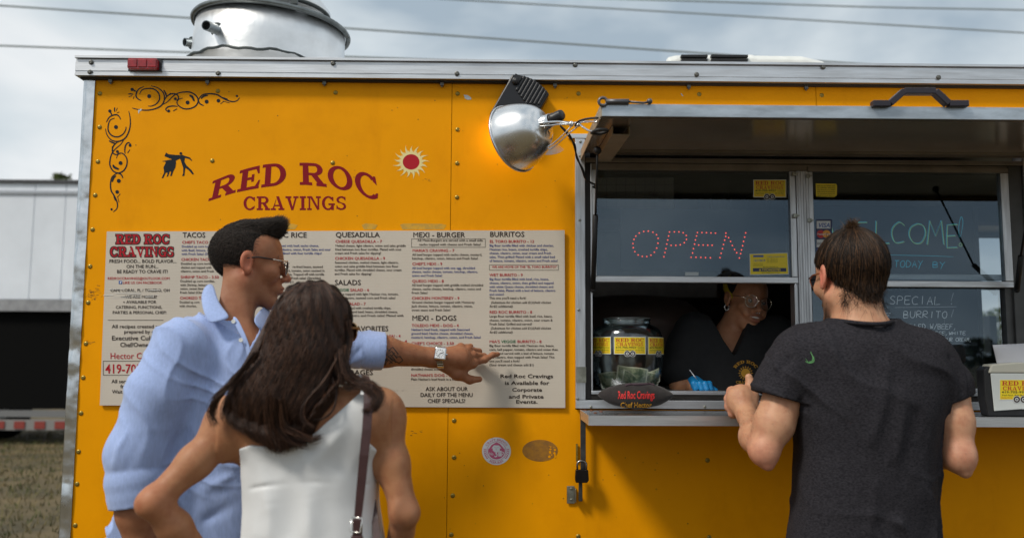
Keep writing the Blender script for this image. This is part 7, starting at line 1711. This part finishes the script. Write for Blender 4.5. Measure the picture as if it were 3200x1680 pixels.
    xA = W(2512, 1260, DD).x; T.apply(lambda D, X, Y, Z: np.where(X < xA, np.maximum(D, (X - p1[0]) * nn[0] + (Z - p1[2]) * nn[2] + 0 * Y), D).astype(np.float32))
    q1, q2 = PA(2932, 1258, DD), PA(3026, 1228, DD); td = q2 - q1; n2 = np.array((td[2], 0, -td[0])); n2 /= np.linalg.norm(n2); n2 = -n2 if n2[2] > 0 else n2
    xB = W(2934, 1260, DD).x; T.apply(lambda D, X, Y, Z: np.where(X > xB, np.maximum(D, (X - q1[0]) * n2[0] + (Z - q1[2]) * n2[2] + 0 * Y), D).astype(np.float32))
    T.cone(PA(2440, 1225, DD), PA(2424, 1290, DD + .01), .0605, .0605, .0, mode='s'); T.cone(PA(2960, 1215, DD), PA(2974, 1290, DD), .0545, .0545, .0, mode='s')
    T.D = np.minimum(T.D, D0 + dD)
    # neck opening
    T.cone(nb + np.array((0, .02, .1)), nb + np.array((.0, .012, -.004)), .078, .073, .006, mode='s')
    hz = W(2690, 1013, DD + .08).z
    T.apply(lambda D, X, Y, Z: np.maximum(D, (Z - hz) - .013 * np.minimum((X - nb[0]) / .077, 1.3) ** 2 * np.where(np.abs(X - nb[0]) < .1, 1, 1) - np.where(np.abs(X - nb[0]) < .15, 0, .2) - 2 * np.maximum(0, np.abs(X - nb[0]) - .075) + 0 * Y).astype(np.float32))
    M_tee = mat('heather_grey', (.034, .032, .038), .95, c2=(.0105, .010, .013), vscale=150, vstretch=(1, 1, 2.6), bump=.35, bscale=700, spec=.2, lo=.36, hi=.66, detail=10)
    to = mesh_obj('t_shirt', [T.mesh()], M_tee, o)
    # ribbed neckband
    nbp = []
    for i in range(25):
        a_ = R(170 + 200 * i / 24); nbp.append(np.array((nb[0] + .080 * math.cos(a_), nb[1] + .012 + .098 * math.sin(a_), hz + .000 + .013 * math.cos(a_) ** 2)))
    MB().tube(nbp, .0058, 8).build('neckband', M_tee, to, smooth=True)
    # green scribble on the left shoulder blade
    V, Q = T.mesh(); bv = BVHTree.FromPolygons([tuple(v) for v in V], [tuple(q) for q in Q]); P = Print(); mg_ = mat('green_smear', (.10, .28, .10), .8)
    P.line([(2533, 1098), (2540, 1115), (2538, 1127), (2528, 1130)], 3, mg_, 1); P.line([(2517, 1128), (2530, 1133), (2543, 1128), (2542, 1112)], 3, mg_, 1); P.line([(2518, 1120), (2526, 1131)], 2.2, mg_, 1)
    def tm(x, y, l):
        d = (W(x, y, .7) - CAM).normalized(); hh = bv.ray_cast(CAM, d); return (hh[0] - d * .001) if hh[0] is not None else W(x, y, .73)
    P.build('green_smear', tm, to)
    # hair, drawn up to a knot
    HB = SDF(F.o - .17, F.o + .18, .0034); HB.ell((0, -.016, .036), (.0830, .1040, .0920), 0, F); HB.ell((0, -.064, -.042), (.046, .036, .050), .03, F)
    def hm(D, X, Y, Z):
        x_, y_, z_ = HB._loc(X, Y, Z, F); a_ = np.maximum(y_ - np.interp(z_, [-.1, .0, .05, .08, .11], [-.02, .012, .050, .060, .08]), (-.066 + .55 * np.abs(x_) + .004 * np.cos(x_ * 150) + np.clip(y_ + .06, 0, 1) * .7) - z_)
        a_ = np.maximum(a_, .022 - np.sqrt(((np.abs(x_) - .088) / 1.2) ** 2 + (y_ + .010) ** 2 + ((z_ - .0) / 1.6) ** 2))
        return np.maximum(D + .0012 * np.sin(np.arctan2(x_, y_ + 1e-4) * 26 + z_ * 40) * np.clip((.12 - z_) / .06, 0, 1), a_).astype(np.float32)
    HB.apply(hm); hv = HB.mesh(); hb = mesh_obj('hair', [hv], mat('hair_base_brown', (.009, .0055, .004), .7, spec=.15, var=.4, vscale=40, vstretch=(3, 3, .6), bump=.6, bscale=200, bstretch=(3, 3, .6)), o)
    bun = np.array((-.016, -.050, .118)); rng = np.random.default_rng(21); n = 9500; bvh = BVHTree.FromPolygons([tuple(v) for v in hv[0]], [tuple(q) for q in hv[1]])
    c = np.array((0, -.016, .020)); V_ = hv[0]; L0 = (V_ - F.o) @ F.M / F.s; ok = np.linalg.norm((L0 - np.array((0, -.016, .034))) / np.array((.083, .104, .092)), axis=1) > .90; ok |= L0[:, 1] < -.07; V_ = V_[ok]; rt = V_[rng.integers(0, len(V_), n)]; B_ = F.to(bun); C_ = F.to(c)
    K = 10; st = np.zeros((n, K, 3)); sw = rng.normal(0, .006, (n, 3)) + (rng.normal(0, .010, (60, 3)))[rng.integers(0, 60, n)]
    for a_ in range(n):
        r0 = rt[a_]; off = .0006 + .0050 * rng.random() ** 2
        for i in range(K):
            t = i / (K - 1) * rng.uniform(.98, 1.0); q = (r0 - C_) * (1 - t) + (B_ - C_) * t; q = C_ + q / max(np.linalg.norm(q), 1e-5) * .14 + sw[a_] * math.sin(t * 3.1)
            if t < .93:
                h_ = bvh.ray_cast(Vector(q), Vector(C_ - q)); p = np.array(h_[0]) if h_[0] is not None else q; nn_ = np.array(h_[1]) if h_[1] is not None else np.zeros(3); nn_ = nn_ if nn_ @ (p - C_) > 0 else -nn_
                if np.linalg.norm(p - C_) < .05: p = st[a_, i - 1] if i else r0
                st[a_, i] = p + nn_ * off * (1 + .8 * t)
            else: st[a_, i] = B_ + rng.normal(0, .004, 3)
    M_h = hairmat('hair_brown', (.007, .004, .0026), (.13, .062, .026), .5, 4.5)
    curves_obj('hair_strands', st, .00052, M_h, hb)
    V2_ = hv[0]; Lz = (V2_ - F.o) @ F.M / F.s; sel = V2_[(Lz[:, 2] < -.022 + .35 * np.abs(Lz[:, 0])) & (Lz[:, 1] < -.035)]; r_ = sel[rng.integers(0, len(sel), 3800)]; L_ = (r_ - F.o) @ F.M / F.s
    dv = np.stack([-.5 * L_[:, 0] / .05 + .3 * rng.normal(size=len(r_)), -.12 + .12 * rng.normal(size=len(r_)), -1 + .25 * rng.normal(size=len(r_))], 1); tt_ = np.linspace(0, 1, 5)[None, :, None]; ln = rng.uniform(.006, .024, len(r_))
    st = L_[:, None, :] + dv[:, None, :] * tt_ * ln[:, None, None] + tt_ ** 2 * rng.normal(0, .004, (len(r_), 1, 3)); curves_obj('nape_hair', F.o + (st * F.s) @ F.M.T, .00040, M_h, hb)
    # knot tuft and loose ends
    n = 900; d0 = np.tile(bun, (n, 1)) + rng.normal(0, .004, (n, 3)); dv = np.array((-.02, -.02, 1.0)) + rng.normal(0, .30, (n, 3)); dv /= np.linalg.norm(dv, axis=1)[:, None]; ln = rng.uniform(.008, .024, n); K2_ = 6
    st = d0[:, None, :] + dv[:, None, :] * (np.linspace(0, 1, K2_)[None, :, None] * ln[:, None, None]) + np.linspace(0, 1, K2_)[None, :, None] ** 2 * rng.normal(0, .008, (n, 1, 3)); curves_obj('hair_knot', F.o + (st * F.s) @ F.M.T, .0007, hairmat('hair_tips', (.03, .016, .008), (.16, .09, .045), .4), hb)
    MB().tube([Vector(F.to(bun + np.array((.010 * math.cos(t), .010 * math.sin(t), .002)))) for t in [i * math.pi / 6 for i in range(13)]], .004, 6).build('hair_tie', M_black, hb, smooth=True)
    n = 1100; a_ = rng.uniform(-1.7, 1.7, n); p0 = np.stack([.052 * np.sin(a_), -.080 + .03 * (1 - np.cos(a_)), -.058 + rng.uniform(-.012, .03, n)], 1); dv = np.stack([.30 * rng.normal(size=n), -.25 + .2 * rng.normal(size=n), -1 + .2 * rng.normal(size=n)], 1); ln = rng.gamma(2., .009, n).clip(.008, .06)
    st = p0[:, None, :] + dv[:, None, :] * (np.linspace(0, 1, 7)[None, :, None] * ln[:, None, None]) + np.linspace(0, 1, 7)[None, :, None] ** 2 * rng.normal(0, .008, (n, 1, 3)); curves_obj('loose_hair', F.o + (st * F.s) @ F.M.T, .0004, M_h, hb)
    # beard along the jaw
    n = 1500; tt_ = rng.uniform(0, 1, n); p0 = np.stack([-(.062 - .03 * tt_), .0 + .06 * tt_, -.045 - .045 * tt_ + rng.uniform(-.02, .035, n) * .8], 1); p0[:, 0] -= .004; st = p0[:, None, :] + np.array((-.3, .2, -.9)) * (np.linspace(0, 1, 4)[None, :, None] * rng.uniform(.004, .009, n)[:, None, None]); curves_obj('beard', F.o + (st * F.s) @ F.M.T, .0003, M_h, hb)
    gg = MB(); gg.tube(glasses_rim(F, -.034, .027, .021, .106, .28), .0016, 6); gg.tube([F.to((-.062, .092, .012)), F.to((-.076, .05, .014)), F.to((-.080, -.01, .012))], .0020, 6)
    go = gg.build('sunglasses', mat('sunglass_tortoise', (.20, .06, .02), .3), o, smooth=True); rim = glasses_rim(F, -.034, .026, .020, .1055, .28); MB().add(rim[:-1], [tuple(range(len(rim) - 1))]).build('lens', M_lens, go)
    legs('trousers', W(2700, 1700, DD).x, -DD, .93, .17, M_trouser, o, M_shoe)
man_grey()

# ===== vendor inside the trailer =====
def vendor():
    DD = -.27; o = empty('person', (W(2290, 1300, DD).x, -DD, .5), 'smiling vendor in black V-neck shirt and round glasses inside the open window', 'person')
    F = Fr(PA(2330, 942, DD - .02), yaw=180 + 15, pitch=-5, roll=-9, scale=.90)
    nb = PA(2272, 1050, DD - .03)
    S = BB(2200, 2440, 840, 1170, DD - .17, DD + .16, .0025)
    head(S, F, female=True, smile=True, eyes_open=True, slim=.98); S.cone(F.to((0, -.03, -.06)), nb, .047, .052, .03); S.ell(nb + np.array((0, 0, -.06)), (.13, .075, .06), .04); S.ell(nb + np.array((.01, -.02, -.13)), (.10, .06, .09), .05)
    # collar bones
    hd_ = S.mesh(); base = np.array((.46, .215, .115))
    # forearm at the left (dark) reaching to the counter
    S = BB(2070, 2230, 1090, 1240, -.42, -.10, .004)
    S.cone(PA(2112, 1130, -.28), PA(2130, 1205, -.22), .048, .040); S.cone(PA(2130, 1205, -.22), PA(2180, 1212, -.16), .036, .026, .02); ar = S.mesh()
    def colf(V):
        C = np.tile(base, (len(V), 1)); L_ = (V - F.o) @ F.M / F.s
        for c_, r_, t_, m_ in (((0, .10, -.057), (.028, .014, .0065), (.22, .075, .06), .8), ((0, .10, -.075), (.022, .014, .0075), (.28, .09, .075), .9), ((0, .11, -.03), (.02, .02, .02), (.20, .085, .045), .5), ((.04, .07, -.02), (.02, .03, .02), (.21, .09, .05), .5), ((-.04, .07, -.02), (.02, .03, .02), (.21, .09, .05), .5)):
            w_ = np.exp(-(((L_ - np.array(c_)) / np.array(r_)) ** 2).sum(1)) * m_; C = C * (1 - w_[:, None]) + np.array(t_) * w_[:, None]
        return C
    body = mesh_obj('body', [hd_, ar], M_skin_d, o, colf)
    # teeth, eyes, brows
    mb = MB()
    for i in range(-4, 5): x = i * .0047; mb.box(-.00222, .00222, -.002, .0015, -.0035, .0040, F.mat() @ Matrix.Translation((x, .0945 - x * x * 11, -.0608 + x * x * 7)))
    mb.build('teeth', mat('teeth_white', (.75, .72, .66), .25), o, bevel=.0006)
    for sx in (-1, 1):
        e_ = MB().sphere(F.to((sx * .031, .0778, .0020)), .0118 * .93, 16, 10).build('eye', mat('eye_white', (.34, .31, .29), .15), o, smooth=True)
        MB().lathe([(.0, .0012), (.0062, .0000)], axis_matrix(F.to((sx * .031 + .0010, .0884, .0016)), F.M @ np.array((.12, 1, 0))), 14).build('iris', mat('iris_dark', (.015, .008, .005), .1), e_)
    rng = np.random.default_rng(33); M_h = hairmat('hair_black', (.008, .006, .005), (.02, .014, .010), .4)
    n = 240; xs = rng.uniform(.014, .048, n) * rng.choice((-1, 1), n); p0 = np.stack([xs, .0905 - np.abs(xs) * .33, .023 + rng.normal(0, .0016, n)], 1); d_ = np.stack([np.sign(xs) * .8, -.25 + 0 * xs, .15 + 0 * xs], 1) * .007
    curves_obj('eyebrow', F.o + (p0[:, None, :] + d_[:, None, :] * np.linspace(0, 1, 4)[None, :, None]) * F.s @ F.M.T, .0004, M_h, o)
    H = SDF(F.o - .16, F.o + .16, .004); H.ell((0, -.018, .042), (.080, .100, .088), 0, F)
    def hm(D, X, Y, Z):
        x_, y_, z_ = H._loc(X, Y, Z, F); return np.maximum(D, np.maximum(y_ - np.interp(z_, [-.05, .02, .06, .1], [-.02, .012, .062, .075]), (-.04 + np.clip(y_ + .03, 0, 1) * 1.) - z_)).astype(np.float32)
    H.apply(hm); mesh_obj('hair', [H.mesh()], mat('hair_black_base', (.012, .009, .008), .7, bump=.9, bscale=150), o)
    B = SDF(F.o - .16, F.o + .16, .004); B.ell((0, -.022, .046), (.086, .104, .090), 0, F)
    def bm2(D, X, Y, Z):
        x_, y_, z_ = B._loc(X, Y, Z, F); t = z_ - .036 + .9 * (y_ + .03); return np.maximum(D, np.maximum(np.abs(t) - .020, -(y_ + .2))).astype(np.float32)
    B.apply(bm2); mesh_obj('bandana', [B.mesh()], mat('bandana_yellow', (.55, .42, .01), .8, var=.3, vscale=30), o)
    # glasses
    gm = mat('thin_gold', (.70, .62, .50), .2, 1.); mb = MB()
    for sx in (-1, 1): mb.tube(glasses_rim(F, sx * .034, .0265, .0235, .106, .20, drop=.004), .0013, 6); mb.tube([F.to((sx * .061, .094, .008)), F.to((sx * .074, .05, .012)), F.to((sx * .078, 0, .012))], .0012, 6)
    mb.tube([F.to((-.0085, .1045, .004)), F.to((0, .108, .008)), F.to((.0085, .1045, .004))], .0013, 6); go = mb.build('glasses', gm, o, smooth=True)
    for sx in (-1, 1): rim = glasses_rim(F, sx * .034, .026, .023, .106, .20, drop=.004); MB().add(rim[:-1], [tuple(range(len(rim) - 1))]).build('lens', M_clear, go)
    mb = MB(); 
    for t0 in (-.0055, .0055): mb.sphere(F.to((t0, .107, -.0435)), .0022, 8, 6)
    mb.build('nose_ring', mat('silver', (.85, .85, .85), .1, 1.), o, smooth=True)
    er = F.to((.078, -.006, -.034)); MB().tube([er + np.array((.008 * math.cos(t), 0, .010 * math.sin(t) - .004)) for t in [i * math.pi / 8 for i in range(17)]], .0018, 6).build('earring', mat('silver'), o, smooth=True)
    # shirt
    T = BB(2060, 2520, 960, 1320, DD - .2, DD + .2, .005)
    sec = lambda py, px, rx, ry, d: (W(px, py, d).z, W(px, py, d).x, -d, rx, ry)
    T.loft([sec(1010, 2275, .08, .065, DD), sec(1040, 2280, .16, .09, DD), sec(1090, 2290, .20, .11, DD), sec(1180, 2300, .20, .12, DD), sec(1330, 2300, .19, .12, DD)], 0)
    T.cone(PA(2170, 1040, DD), PA(2118, 1150, DD + .03), .075, .068, .05); T.cone(PA(2420, 1050, DD), PA(2470, 1160, DD), .08, .075, .05)
    T.apply(lambda D, X, Y, Z: (D + .003 * trig(X, Y, Z * .6, 22, 4)).astype(np.float32))
    pv = polyW([(2226, 900), (2232, 1000), (2256, 1060), (2288, 1112), (2318, 1060), (2345, 1000), (2350, 900)], DD + .08)
    T.apply(lambda D, X, Y, Z: np.maximum(D, -np.maximum(poly_sd(X + 0 * Z, Z + 0 * X, pv), Y - (-DD + .03))).astype(np.float32)); T.cone(nb + np.array((.03, -.0, .1)), nb + np.array((0, 0, -.02)), .066, .062, .006, mode='s')
    ver = T.mesh(); to = mesh_obj('shirt', [ver], mat('shirt_black', (.010, .010, .011), .85, var=.3, vscale=60, bump=.2, bscale=300), o)
    bv = BVHTree.FromPolygons([tuple(v) for v in ver[0]], [tuple(q) for q in ver[1]]); P = Print(); mo_ = mat('print_gold', (.55, .27, .02), .7); cx, cy = 2330, 1165
    for t_, a0, a1 in (('RED ROC', 150, 30),):
        P.slab(t_, 0, 1, 0, 1, mo_, warp=lambda u, v: (cx + (34 + 10 * v) * math.cos(R(152 - 124 * u)), cy - (34 + 10 * v) * math.sin(R(152 - 124 * u)) * .92))
    P.slab('CRAVINGS', 2300, 2362, 1197, 8, mo_); pts = []
    for i in range(16):
        a_ = 2 * math.pi * i / 16
        for da, r_ in ((-.14, 17), (0, 24), (.14, 17)): pts.append((cx + r_ * math.cos(a_ + da), cy + r_ * math.sin(a_ + da)))
    P.poly(pts, mo_, 1); P.disc(cx, cy, 17, M_black, 2, 20); P.disc(cx, cy, 14.5, mo_, 3, 20)
    def tm(x, y, l):
        d = (W(x, y, DD) - CAM).normalized(); hh = bv.ray_cast(CAM, d); return (hh[0] - d * (.0015 + l)) if hh[0] is not None else W(x, y, DD)
    P.build('shirt_print', tm, to, step=.0004)
    # gloved hand resting on the counter, holding a pen
    gl = SDF(PA(2200, 1200, -.12) - np.array((.07, .07, .05)), PA(2200, 1200, -.12) + np.array((.09, .09, .05)), .0026)
    hc = PA(2190, 1207, -.12); gl.ell(hc, (.034, .034, .018), .01)
    for i, (dx, dy) in enumerate(((-.026, -.018), (-.010, -.026), (.006, -.027), (.020, -.022))):
        a_ = hc + np.array((dx * .7, dy * .6, .004)); b_ = hc + np.array((dx * 1.1, dy * 1.25, .010)); c_ = hc + np.array((dx * 1.1 + .004, dy * 1.6, -.008)); gl.cone(a_, b_, .012, .0105, .006); gl.cone(b_, c_, .0105, .009, .004)
    gl.chain([hc + np.array((.02, .0, -.004)), hc + np.array((.032, -.018, -.006)), hc + np.array((.046, -.022, -.012))], [.013, .010, .008], .008); gl.cone(hc + np.array((0, .03, 0)), hc + np.array((-.01, .07, .01)), .026, .030, .01)
    mesh_obj('glove', [gl.mesh()], mat('glove_blue', (.01, .22, .52), .35, var=.15, vscale=60, bump=.5, bscale=90), o)
    pa_ = PA(2190, 1200, -.10); pb_ = PA(2155, 1155, -.08); pen = empty('pen', pa_, 'thin silver pen held upright in the blue glove', 'pen'); MB().tube([pa_, pb_], .0022, 8).build('pen_barrel', mat('pen_silver', (.6, .6, .62), .25, 1.), pen, smooth=True)
    MB().tube([pb_, pb_ + (pb_ - pa_) * .06], .0015, 6).build('pen_tip', M_black, pen)
vendor()
